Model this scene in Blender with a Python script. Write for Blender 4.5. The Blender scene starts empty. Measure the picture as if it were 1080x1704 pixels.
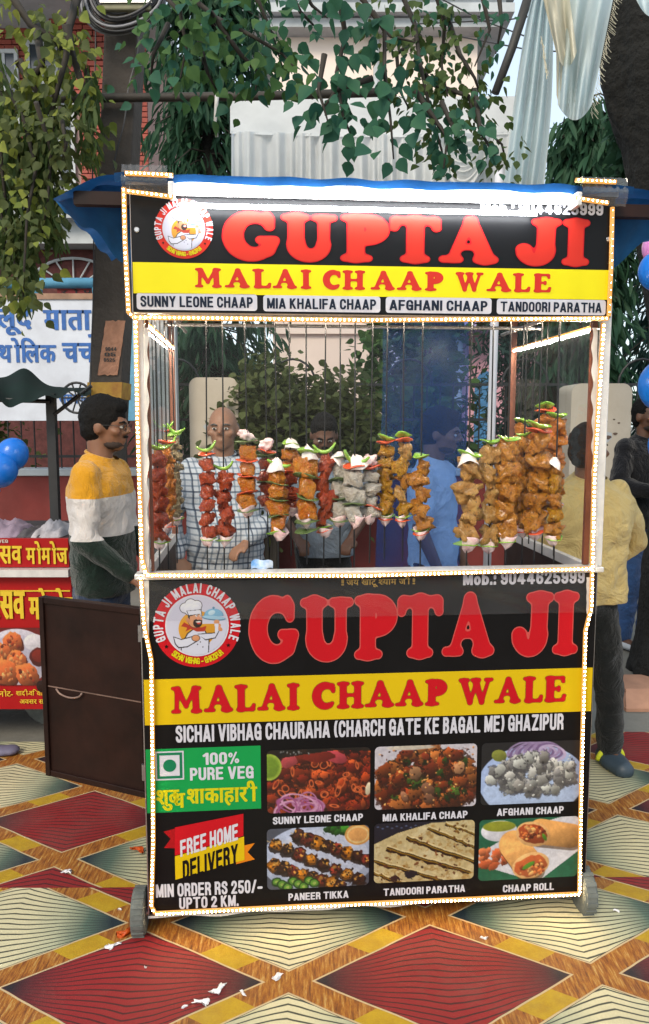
import bpy, bmesh, math, random
import numpy as np
from mathutils import Vector, Matrix, Euler, noise as mnoise
SC = bpy.context.scene
COL = SC.collection
rad = math.radians
R = random.Random(7)

# ------------------------------------------------------------------ camera
FPX, EYE, PITCH = 1300.0, 1.55, rad(6.5)          # focal length in photo pixels, eye height, downward pitch
cam_data = bpy.data.cameras.new('camera')
cam = bpy.data.objects.new('camera', cam_data); COL.objects.link(cam)
cam.location = (0, 0, EYE); cam.rotation_euler = (rad(90) - PITCH, 0, 0)
cam_data.sensor_fit = 'VERTICAL'; cam_data.sensor_height = 36.0; cam_data.lens = 36.0 * FPX / 1704.0
cam_data.clip_start = 0.05; cam_data.clip_end = 1500
SC.camera = cam
# ------------------------------------------------------------------ light
world = bpy.data.worlds.new("World"); SC.world = world; world.use_nodes = True
wn = world.node_tree
sky = wn.nodes.new('ShaderNodeTexSky'); sky.sky_type = 'NISHITA'; sky.sun_disc = False
sky.sun_elevation = rad(38); sky.sun_rotation = rad(205); sky.air_density = 1.0; sky.dust_density = 1.6; sky.ozone_density = 1.2
hazemix = wn.nodes.new('ShaderNodeMix'); hazemix.data_type = 'RGBA'; hazemix.inputs[0].default_value = .5
wn.links.new(sky.outputs[0], hazemix.inputs[6]); hazemix.inputs[7].default_value = (6.2, 7.0, 7.3, 1)      # thin bright cloud over the blue
wn.links.new(hazemix.outputs[2], wn.nodes['Background'].inputs[0])
wn.nodes['Background'].inputs[1].default_value = 0.122
sd = bpy.data.lights.new('sun', 'SUN'); sd.energy = 1.5; sd.angle = rad(22); sd.color = (1, .87, .68)
sun = bpy.data.objects.new('sun', sd); COL.objects.link(sun)
sun.rotation_euler = Vector((math.sin(rad(205)) * math.cos(rad(38)), math.cos(rad(205)) * math.cos(rad(38)), math.sin(rad(38)))).to_track_quat('Z', 'Y').to_euler()
SC.view_settings.view_transform = 'Standard'; SC.view_settings.look = 'None'
SC.view_settings.gamma = 1.0; SC.view_settings.use_curve_mapping = False
SC.view_settings.exposure = 0.78

# ------------------------------------------------------------------ geometry of the place
def ray(x, y):
    rx, ry = (x - 540) / FPX, (y - 852) / FPX
    return Vector((rx, math.cos(PITCH) - ry * math.sin(PITCH), -math.sin(PITCH) - ry * math.cos(PITCH)))
def at(x, y, Y):
    d = ray(x, y); t = Y / d.y
    return Vector((d.x * t, Y, EYE + d.z * t))
def ground_at(x, y, z=0.0):
    d = ray(x, y); t = (z - EYE) / d.z
    return Vector((d.x * t, d.y * t, z))
YAW = rad(4.86)
CART_M = Matrix.Translation((-.535, 2.205, 0)) @ Matrix.Rotation(YAW, 4, 'Z')
CART_I = CART_M.inverted()
def FP(x, y, off=0.0):
    """pixel -> (x, z) of the cart's own frame on the plane `off` in front of its face"""
    o = CART_I @ Vector((0, 0, EYE)); d = CART_I.to_3x3() @ ray(x, y)
    t = (-off - o.y) / d.y
    p = o + d * t
    return p.x, p.z

# ------------------------------------------------------------------ mesh helpers
class MB:
    def __init__(s): s.v = []; s.f = []
    def add(s, vs, fs):
        n = len(s.v); s.v += [tuple(p) for p in vs]; s.f += [tuple(i + n for i in f) for f in fs]; return s
    def box(s, a, b):
        x0, y0, z0 = a; x1, y1, z1 = b
        return s.add([(x0,y0,z0),(x1,y0,z0),(x1,y1,z0),(x0,y1,z0),(x0,y0,z1),(x1,y0,z1),(x1,y1,z1),(x0,y1,z1)],
                     [(0,3,2,1),(4,5,6,7),(0,1,5,4),(1,2,6,5),(2,3,7,6),(3,0,4,7)])
    def cyl(s, p, q, r0, r1=None, n=10):
        return s.tube([p, q], [r0, r0 if r1 is None else r1], n)
    def tube(s, pts, r, n=8, caps=True, flat=1.0):
        pts = [Vector(p) for p in pts]
        if not isinstance(r, (list, tuple)): r = [r] * len(pts)
        up = Vector((0, 0, 1)); vs = []; fs = []
        d0 = (pts[1] - pts[0]).normalized()
        a = d0.cross(up)
        if a.length < 1e-3: a = d0.cross(Vector((0, 1, 0)))
        a.normalize()
        for i, p in enumerate(pts):
            d = (pts[min(i + 1, len(pts) - 1)] - pts[max(i - 1, 0)]).normalized()
            a = (a - d * a.dot(d)).normalized(); b = d.cross(a)
            for k in range(n):
                t = 2 * math.pi * k / n
                vs.append(p + (a * math.cos(t) + b * math.sin(t) * flat) * r[i])
        for i in range(len(pts) - 1):
            for k in range(n):
                k2 = (k + 1) % n
                fs.append((i*n+k, i*n+k2, (i+1)*n+k2, (i+1)*n+k))
        if caps:
            fs.append(tuple(range(n))[::-1]); m = (len(pts) - 1) * n; fs.append(tuple(m + k for k in range(n)))
        return s.add(vs, fs)
    def sph(s, c, r, nu=12, nv=8, M=None):
        if not isinstance(r, (list, tuple)): r = (r, r, r)
        vs = []; fs = []
        for j in range(1, nv):
            ph = math.pi * j / nv
            for i in range(nu):
                t = 2 * math.pi * i / nu
                vs.append(Vector((r[0]*math.sin(ph)*math.cos(t), r[1]*math.sin(ph)*math.sin(t), r[2]*math.cos(ph))))
        vs.append(Vector((0, 0, r[2]))); vs.append(Vector((0, 0, -r[2])))
        T, B = len(vs) - 2, len(vs) - 1
        for j in range(nv - 2):
            for i in range(nu):
                i2 = (i + 1) % nu
                fs.append((j*nu+i, (j+1)*nu+i, (j+1)*nu+i2, j*nu+i2))
        for i in range(nu):
            i2 = (i + 1) % nu
            fs.append((T, i, i2)); fs.append((B, (nv-2)*nu+i2, (nv-2)*nu+i))
        if M is not None: vs = [M @ v for v in vs]
        c = Vector(c)
        return s.add([v + c for v in vs], fs)
    def cap(s, p, q, r0, r1, n=12):       # capsule, tapered
        p = Vector(p); q = Vector(q)
        s.tube([p, q], [r0, r1], n); s.sph(p, r0 * 1.0, n, 8); s.sph(q, r1 * 1.0, n, 8); return s
    def lathe(s, c, prof, n=24, axis='Z'):
        vs = []; fs = []
        for (r, h) in prof:
            for k in range(n):
                t = 2 * math.pi * k / n
                p = (r*math.cos(t), r*math.sin(t), h)
                if axis == 'X': p = (p[2], p[0], p[1])
                if axis == 'Y': p = (p[0], p[2], p[1])
                vs.append(Vector(p) + Vector(c))
        for j in range(len(prof) - 1):
            for k in range(n):
                k2 = (k + 1) % n; fs.append((j*n+k, j*n+k2, (j+1)*n+k2, (j+1)*n+k))
        fs.append(tuple(range(n))[::-1]); m = (len(prof)-1)*n; fs.append(tuple(m+k for k in range(n)))
        return s.add(vs, fs)
    def loft(s, rings, n=22, sub=5):
        # rings: (centre x, y, z, rx, ry), smoothly interpolated
        rs = [Vector(r) for r in rings] if False else rings; out = []
        for i in range(len(rs) - 1):
            p0, p1, p2, p3 = rs[max(i-1, 0)], rs[i], rs[i+1], rs[min(i+2, len(rs)-1)]
            for k in range(sub):
                t = k / sub; out.append([.5*(2*b + (c - a)*t + (2*a - 5*b + 4*c - d)*t*t + (3*b - a - 3*c + d)*t**3) for a, b, c, d in zip(p0, p1, p2, p3)])
        out.append(list(rs[-1])); vs = []; fs = []
        for (x, y, z, rx, ry) in out:
            for k in range(n):
                a = 2*math.pi*k/n; ca, sa = math.cos(a), math.sin(a); vs.append((x + rx*math.copysign(abs(ca)**.85, ca), y + ry*math.copysign(abs(sa)**.9, sa), z))
        for i in range(len(out) - 1):
            for k in range(n): k2 = (k+1) % n; fs.append((i*n+k, i*n+k2, (i+1)*n+k2, (i+1)*n+k))
        fs.append(tuple(range(n))[::-1]); m = (len(out)-1)*n; fs.append(tuple(m+k for k in range(n)))
        return s.add(vs, fs)
    def quad(s, a, b, c, d): return s.add([a, b, c, d], [(0, 1, 2, 3)])
    def sheet(s, fn, nu, nv):
        n = len(s.v)
        for j in range(nv + 1):
            for i in range(nu + 1): s.v.append(tuple(fn(i / nu, j / nv)))
        for j in range(nv):
            for i in range(nu):
                a = n + j*(nu+1) + i; s.f.append((a, a+1, a+nu+2, a+nu+1))
        return s
    def xf(s, M): s.v = [tuple(M @ Vector(p)) for p in s.v]; return s

def mesh_of(name, mb, smooth=False):
    me = bpy.data.meshes.new(name); me.from_pydata(mb.v, [], mb.f); me.update()
    if smooth: me.polygons.foreach_set('use_smooth', [True] * len(me.polygons))
    return me
def root_m(o):
    while o.parent: o = o.parent
    return o.matrix_basis
def obj(name, mb, mat, parent=None, smooth=False, local=False, bevel=0, kind=None, label=None):
    """link one mesh object; world coordinates unless local=True (then in the thing's own frame)"""
    if isinstance(mb, MB):
        if parent is not None and not local: mb.xf(root_m(parent).inverted())
        me = mesh_of(name, mb, smooth)
    else: me = mb
    if mat is not None:
        if me.materials: me = me
        else: me.materials.append(mat)
    o = bpy.data.objects.new(name, me); COL.objects.link(o); o.parent = parent
    if bevel:
        b = o.modifiers.new('bevel', 'BEVEL'); b.width = bevel; b.segments = 2; b.limit_method = 'ANGLE'
    if kind: o['kind'] = kind
    if label: o['label'] = label
    return o
def tag(o, label, cat, group=None):
    o['label'] = label; o['category'] = cat
    if group: o['group'] = group
    return o
def thing(name, label, cat, loc=(0, 0, 0), rz=0, group=None):
    o = bpy.data.objects.new(name, None); COL.objects.link(o)
    o.location = loc; o.rotation_euler = (0, 0, rz); o.empty_display_size = .1
    o.matrix_basis = Matrix.Translation(loc) @ Matrix.Rotation(rz, 4, 'Z')
    return tag(o, label, cat, group)

# ------------------------------------------------------------------ materials
class NT:
    def __init__(s, name):
        s.m = bpy.data.materials.new(name); s.m.use_nodes = True; s.t = s.m.node_tree
        s.b = s.t.nodes['Principled BSDF']; s.out = s.t.nodes['Material Output']
    def n(s, ty, **kw):
        nd = s.t.nodes.new(ty)
        for k, v in kw.items(): setattr(nd, k, v)
        return nd
    def put(s, sock, v):
        if isinstance(v, bpy.types.NodeSocket): s.t.links.new(v, sock)
        elif v is not None: sock.default_value = v
    def M(s, op, a, b=None, c=None, clamp=False):
        nd = s.n('ShaderNodeMath', operation=op, use_clamp=clamp)
        for i, v in enumerate((a, b, c)):
            if v is not None: s.put(nd.inputs[i], v)
        return nd.outputs[0]
    def mix(s, f, a, b, mode='MIX'):
        nd = s.n('ShaderNodeMix', data_type='RGBA', blend_type=mode)
        s.put(nd.inputs[0], f); s.put(nd.inputs[6], col(a)); s.put(nd.inputs[7], col(b)); return nd.outputs[2]
    def co(s, which='Object', scale=(1, 1, 1), loc=(0, 0, 0), rot=(0, 0, 0)):
        tc = s.n('ShaderNodeTexCoord'); mp = s.n('ShaderNodeMapping')
        mp.inputs['Scale'].default_value = scale; mp.inputs['Location'].default_value = loc; mp.inputs['Rotation'].default_value = rot
        s.t.links.new(tc.outputs[which], mp.inputs[0]); return mp.outputs[0]
    def noise(s, sc, det=4, rough=.55, co=None, dist=0):
        nd = s.n('ShaderNodeTexNoise'); nd.inputs['Scale'].default_value = sc; nd.inputs['Detail'].default_value = det
        nd.inputs['Roughness'].default_value = rough; nd.inputs['Distortion'].default_value = dist
        s.t.links.new(co if co is not None else s.co(), nd.inputs['Vector']); return nd.outputs['Fac']
    def ramp(s, f, stops, interp='LINEAR'):
        nd = s.n('ShaderNodeValToRGB'); cr = nd.color_ramp; cr.interpolation = interp
        while len(cr.elements) < len(stops): cr.elements.new(.5)
        for e, (p, c) in zip(cr.elements, stops): e.position = p; e.color = col(c) if not isinstance(c, (int, float)) else (c, c, c, 1)
        s.put(nd.inputs[0], f); return nd.outputs[0]
    def bump(s, h, strength=.3, dist=.01):
        nd = s.n('ShaderNodeBump'); nd.inputs['Strength'].default_value = strength; nd.inputs['Distance'].default_value = dist
        s.put(nd.inputs['Height'], h); s.t.links.new(nd.outputs[0], s.b.inputs['Normal'])
    def set(s, **kw):
        for k, v in kw.items():
            s.put(s.b.inputs[{'color': 'Base Color', 'rough': 'Roughness', 'metal': 'Metallic', 'spec': 'Specular IOR Level',
                  'trans': 'Transmission Weight', 'emit': 'Emission Color', 'es': 'Emission Strength', 'alpha': 'Alpha', 'coat': 'Coat Weight',
                  'sss': 'Subsurface Weight', 'sheen': 'Sheen Weight', 'ior': 'IOR'}[k]], col(v) if k in ('color', 'emit') and not isinstance(v, bpy.types.NodeSocket) else v)
        return s.m
def col(c):
    if isinstance(c, bpy.types.NodeSocket): return c
    return tuple(c) + (1,) if len(c) == 3 else tuple(c)
def mat(name, c, rough=.6, var=.25, sc=8, bump=0, bsc=None, bd=.01, metal=0, spec=.5, c2=None, **kw):
    """surface with worn, uneven colour: base colour broken up by two noises"""
    t = NT(name)
    f = t.noise(sc, 6, .65)
    lo = c2 if c2 else tuple(x * (1 - var) for x in c); hi = c if c2 else tuple(min(1, x * (1 + var * .6)) for x in c)
    t.set(color=t.ramp(f, [(.3, lo), (.7, hi)]), metal=metal, spec=spec, **kw)
    f2 = t.noise(sc * 3.1, 4)
    t.set(rough=t.M('ADD', t.M('MULTIPLY', f2, .25), rough - .12))
    if bump: t.bump(t.noise(bsc or sc * 4, 6), bump, bd)
    return t.m
def emis(name, c, s):
    t = NT(name); t.set(color=(.8, .8, .8), emit=c, es=s); return t.m
def translucent(name, c, f=.5, rough=.8, var=.3, sc=6, wave=None, alpha=1.0):
    t = NT(name)
    cc = t.ramp(t.noise(sc, 5), [(.3, tuple(x * (1 - var) for x in c)), (.7, c)])
    t.set(color=cc, rough=rough, spec=.2)
    tr = t.n('ShaderNodeBsdfTranslucent'); t.put(tr.inputs[0], cc)
    mx = t.n('ShaderNodeMixShader'); mx.inputs[0].default_value = f
    t.t.links.new(t.b.outputs[0], mx.inputs[1]); t.t.links.new(tr.outputs[0], mx.inputs[2])
    out = mx.outputs[0]
    if alpha < 1:
        tp = t.n('ShaderNodeBsdfTransparent'); m2 = t.n('ShaderNodeMixShader'); m2.inputs[0].default_value = alpha
        t.t.links.new(tp.outputs[0], m2.inputs[1]); t.t.links.new(out, m2.inputs[2]); out = m2.outputs[0]
    t.t.links.new(out, t.out.inputs[0]); return t.m
def leafmat(name, c, c2, f=.35, rough=.6):
    t = NT(name)
    oi = t.n('ShaderNodeObjectInfo'); geo = t.n('ShaderNodeNewGeometry')
    r = t.M('FRACT', t.M('ADD', oi.outputs['Random'], geo.outputs['Random Per Island']))
    cc = t.mix(t.M('MULTIPLY', t.noise(1.3, 3), t.M('ADD', r, .45), clamp=True), c, c2)
    t.set(color=cc, rough=rough, spec=.22)
    tr = t.n('ShaderNodeBsdfTranslucent'); t.put(tr.inputs[0], t.mix(.5, cc, c2))
    mx = t.n('ShaderNodeMixShader'); mx.inputs[0].default_value = f
    t.t.links.new(t.b.outputs[0], mx.inputs[1]); t.t.links.new(tr.outputs[0], mx.inputs[2]); t.t.links.new(mx.outputs[0], t.out.inputs[0])
    return t.m
def glass(name, tint=(1, 1, 1), refl=.9, haze=0.0):
    t = NT(name)
    tp = t.n('ShaderNodeBsdfTransparent'); tp.inputs[0].default_value = col(tint)
    gl = t.n('ShaderNodeBsdfGlossy'); gl.inputs['Roughness'].default_value = .02
    lw = t.n('ShaderNodeLayerWeight'); lw.inputs[0].default_value = .5
    mx = t.n('ShaderNodeMixShader'); t.put(mx.inputs[0], t.M('MULTIPLY', t.M('ADD', t.M('MULTIPLY', t.M('POWER', lw.outputs['Facing'], 4.0), .8), .035), refl))
    t.t.links.new(tp.outputs[0], mx.inputs[1]); t.t.links.new(gl.outputs[0], mx.inputs[2])
    out = mx.outputs[0]
    if haze:
        df = t.n('ShaderNodeBsdfDiffuse'); df.inputs[0].default_value = (.8, .8, .85, 1)
        m2 = t.n('ShaderNodeMixShader'); t.put(m2.inputs[0], t.M('MULTIPLY', t.noise(5, 6), haze))
        t.t.links.new(out, m2.inputs[1]); t.t.links.new(df.outputs[0], m2.inputs[2]); out = m2.outputs[0]
    t.t.links.new(out, t.out.inputs[0]); return t.m

# ------------------------------------------------------------------ lettering
def text2d(s, offset=.0, res=3):
    c = bpy.data.curves.new('lettering', 'FONT'); c.body = s; c.size = 1; c.offset = offset; c.resolution_u = res
    o = bpy.data.objects.new('lettering', c); COL.objects.link(o)
    bpy.context.view_layer.update()
    me = bpy.data.meshes.new_from_object(o.evaluated_get(bpy.context.evaluated_depsgraph_get()))
    v = [(p.co.x, p.co.y) for p in me.vertices]; f = [tuple(p.vertices) for p in me.polygons]
    bpy.data.objects.remove(o); bpy.data.meshes.remove(me); bpy.data.curves.remove(c)
    return v, f
def bold2d(s, w=.045, offset=.012):
    """heavy face: the outline set three times with small sideways steps, kept as separate layers"""
    out = []
    v, f = text2d(s, offset)
    for k, dx in enumerate((-w / 2, 0, w / 2)): out.append(([(x + dx, y) for x, y in v], f, k))
    return out
def fit(layers, x0, z0, x1, z1, yoff, mb, step=.00012, shear=0, rot=0):
    """scale 2D layers into a rectangle of the plane y = -yoff"""
    allv = [p for l in layers for p in l[0]]
    ax, bx = min(p[0] for p in allv), max(p[0] for p in allv); ay, by = min(p[1] for p in allv), max(p[1] for p in allv)
    sx, sz = (x1 - x0) / (bx - ax), (z1 - z0) / (by - ay)
    cx, cz = (x0 + x1) / 2, (z0 + z1) / 2
    for l in layers:
        k = l[2] if len(l) > 2 else 0
        vs = []
        for p in l[0]:
            X = x0 + (p[0] - ax) * sx; Z = z0 + (p[1] - ay) * sz + (X if False else 0)
            Z += shear * (X - cx)
            if rot:
                dx, dz = X - cx, Z - cz; X = cx + dx*math.cos(rot) - dz*math.sin(rot); Z = cz + dx*math.sin(rot) + dz*math.cos(rot)
            vs.append((X, -yoff - k * step, Z))
        mb.add(vs, l[1])
    return mb
DEVA_DESC = {}
def deva(seq, offset=.02, w=.03):
    """Devanagari set glyph by glyph in visual order. item = char | (char, cut, dx, dy): cut = share of the width kept (a half form loses its stem)"""
    x = 0; out = []
    for it in seq:
        ch, cut, dx, dy, adv = it if isinstance(it, tuple) else (it, 1, 0, 0, None)
        if ch == ' ': x += .3; continue
        v, f = text2d(ch, offset, 2)
        if not v: continue
        ax, bx = min(p[0] for p in v), max(p[0] for p in v)
        if cut < 1:
            bm = bmesh.new(); bv = [bm.verts.new((p[0], p[1], 0)) for p in v]
            for q in f:
                try: bm.faces.new([bv[i] for i in q])
                except ValueError: pass
            cx = ax + (bx - ax) * cut
            bmesh.ops.bisect_plane(bm, geom=bm.verts[:] + bm.edges[:] + bm.faces[:], plane_co=(cx, 0, 0), plane_no=(1, 0, 0), clear_outer=True)
            bm.verts.index_update(); v = [(q.co.x, q.co.y) for q in bm.verts]; f = [tuple(q.index for q in g.verts) for g in bm.faces]; bm.free(); bx = cx
        for k, o in enumerate((-w/2, w/2)): out.append(([(p[0] - ax + x + dx + o, p[1] + dy) for p in v], f, (k + len(out)) % 4))
        x += (bx - ax) * .985 if adv is None else adv
    return out

# Cooper-like heavy face: smooth union of round strokes, contoured on a grid
def seg(X, Y, a, b, r0, r1):
    pax, pay = X - a[0], Y - a[1]; bx, by = b[0] - a[0], b[1] - a[1]
    h = np.clip((pax*bx + pay*by) / (bx*bx + by*by + 1e-9), 0, 1)
    return np.hypot(pax - bx*h, pay - by*h) - (r0 + (r1 - r0) * h)
def smin(a, b, k=.10):
    h = np.clip(.5 + .5 * (b - a) / k, 0, 1); return b * (1 - h) + a * h - k * h * (1 - h)
def arc(cx, cy, rx, ry, a0, a1, n=10):
    return [(cx + rx*math.cos(rad(a0 + (a1-a0)*i/n)), cy + ry*math.sin(rad(a0 + (a1-a0)*i/n))) for i in range(n + 1)]
def L(*pts, w=.14): return [(pts[i], pts[i+1], w, w) for i in range(len(pts)-1)]
def V(pts, ws): return [(pts[i], pts[i+1], ws[i], ws[i+1]) for i in range(len(pts)-1)]
S = .065       # serif half thickness
def serif(x, y, w): return L((x - w, y), (x + w, y), w=S)
COOPER = {   # (width, strokes)
 'I': (.50, L((.25, .1), (.25, .9), w=.13) + serif(.25, S, .17) + serif(.25, 1 - S, .17)),
 'P': (.72, L((.22, .1), (.22, .9), w=.12) + serif(.23, S, .16) + serif(.15, 1-S, .08) + V(arc(.33, .69, .22, .215, 95, -95, 10), [.085+.05*math.sin(math.pi*i/10) for i in range(11)]) + L((.2, .92), (.33, .915), w=.07) + L((.24,.46),(.33,.475), w=.06)),
 'T': (.82, L((.41, .1), (.41, .9), w=.13) + serif(.41, S, .16) + L((.13, .9), (.69, .9), w=.085) + V([(.10, .9), (.075, .74)], [.08, .065]) + V([(.72, .9), (.745, .74)], [.08, .065])),
 'U': (.86, V([(.22, .93), (.22, .38)] , [.12, .12]) + V(arc(.44, .36, .22, .25, 180, 360, 10), [.12,.12,.12,.115,.11,.105,.1,.095,.09,.085,.085]) + L((.66, .38), (.66, .9), w=.085) + serif(.21, 1-S, .15) + serif(.67, 1-S, .13)),
 'A': (.92, V([(.47, .90), (.20, .1)], [.085, .07]) + V([(.48, .90), (.72, .1)], [.09, .14]) + L((.3, .33), (.62, .33), w=.05) + serif(.17, S, .12) + serif(.73, S, .13)),
 'J': (.68, L((.47, .9), (.46, .36), w=.125) + V(arc(.30, .33, .16, .22, 0, -185, 8), [.125, .12, .11, .10, .09, .085, .085, .095, .11]) + serif(.47, 1-S, .15)),
 'G': (.90, V(arc(.46, .50, .31, .37, 48, 330, 16), [.06,.075,.09,.10,.11,.12,.13,.13,.135,.13,.13,.12,.11,.10,.09,.085,.08]) + V([(.70, .83), (.72, .68)], [.09, .07]) + L((.58, .42), (.80, .42), w=.065) + L((.74, .36), (.70, .22), w=.09) + L((.68,.93),(.70,.80),w=.05)),
 'C': (.84, V(arc(.46, .50, .31, .37, 45, 315, 16), [.07,.085,.10,.11,.115,.12,.13,.13,.135,.13,.13,.12,.11,.10,.09,.08,.06]) + V([(.68, .86), (.71, .66)], [.08, .065])),
 'M': (1.12, L((.20, .1), (.22, .9), w=.075) + L((.90, .1), (.88, .9), w=.12) + V([(.25, .88), (.54, .26)], [.12, .07]) + V([(.54, .26), (.84, .88)], [.06, .08]) + serif(.18, S, .11) + serif(.91, S, .14) + serif(.17, 1-S, .09) + serif(.93, 1-S, .10)),
 'L': (.76, L((.24, .1), (.24, .9), w=.12) + serif(.24, 1-S, .15) + L((.15, S+.005), (.60, S+.005), w=.07) + V([(.62, .10), (.655, .24)], [.08, .06])),
 'H': (.94, L((.23, .1), (.23, .9), w=.115) + L((.71, .1), (.71, .9), w=.115) + L((.25, .5), (.7, .5), w=.065) + serif(.23, S, .14) + serif(.23, 1-S, .14) + serif(.71, S, .14) + serif(.71, 1-S, .14)),
 'W': (1.22, V([(.18, .88), (.40, .12)], [.12, .09]) + V([(.40, .12), (.62, .84)], [.07, .07]) + V([(.60, .88), (.82, .12)], [.12, .09]) + V([(.82, .12), (1.04, .88)], [.07, .06]) + serif(.18, 1-S, .13) + serif(.60, 1-S, .12) + serif(1.06, 1-S, .10)),
 'E': (.78, L((.24, .1), (.24, .9), w=.12) + L((.15, 1-S), (.60, 1-S), w=.065) + L((.15, S), (.62, S), w=.065) + L((.26, .51), (.48, .51), w=.055) + L((.61, .92), (.63, .78), w=.055) + L((.64, .09), (.67, .24), w=.06) + L((.50, .58), (.50, .43), w=.045)),
}
def contour(d, xs, ys, iso):
    """fill of d < iso as polygons (marching squares)"""
    v = {}; verts = []; faces = []
    ny, nx = d.shape
    def P(x, y):
        k = (round(x, 6), round(y, 6))
        if k not in v: v[k] = len(verts); verts.append((x, y))
        return v[k]
    for j in range(ny - 1):
        i = 0
        while i < nx - 1:
            c = [d[j, i], d[j, i+1], d[j+1, i+1], d[j+1, i]]
            ins = [q < iso for q in c]
            if not any(ins): i += 1; continue
            if all(ins):
                i2 = i
                while i2 + 1 < nx - 1 and d[j, i2+2] < iso and d[j+1, i2+2] < iso: i2 += 1
                faces.append((P(xs[i], ys[j]), P(xs[i2+1], ys[j]), P(xs[i2+1], ys[j+1]), P(xs[i], ys[j+1]))); i = i2 + 1; continue
            pc = [(xs[i], ys[j]), (xs[i+1], ys[j]), (xs[i+1], ys[j+1]), (xs[i], ys[j+1])]; poly = []
            for k in range(4):
                k2 = (k + 1) % 4
                if ins[k]: poly.append(P(*pc[k]))
                if ins[k] != ins[k2]:
                    t = (iso - c[k]) / (c[k2] - c[k]); poly.append(P(pc[k][0] + (pc[k2][0]-pc[k][0])*t, pc[k][1] + (pc[k2][1]-pc[k][1])*t))
            if len(set(poly)) > 2: faces.append(tuple(poly))
            i += 1
    return verts, faces
_gl = {}
def glyph(ch, iso=0.0):
    if (ch, iso) in _gl: return _gl[(ch, iso)]
    w, st = COOPER[ch]
    xs = np.arange(-.1, w + .1, .016); ys = np.arange(-.1, 1.1, .016); X, Y = np.meshgrid(xs, ys)
    d = None
    for a, b, r0, r1 in st:
        s_ = seg(X, Y, a, b, r0, r1); d = s_ if d is None else smin(d, s_, .07)
    _gl[(ch, iso)] = contour(d, xs, ys, iso); return _gl[(ch, iso)]
def cooper_line(s, iso=0.0, gap=.0, space=.3, xr=None):
    """xr: list of (x0, x1) per letter in the final frame, z 0..1"""
    out = []; x = 0
    for i, ch in enumerate(s):
        if ch == ' ': x += space; continue
        v, f = glyph(ch, iso); b = glyph(ch, 0.0)[0]
        ax, bx = min(p[0] for p in b), max(p[0] for p in b)
        ay, by = min(p[1] for p in b), max(p[1] for p in b)
        out.append(([((p[0] - ax) + x, (p[1] - ay) / (by - ay)) for p in v], f, 0)); x += (bx - ax) + gap
    return out, x - gap
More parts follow.
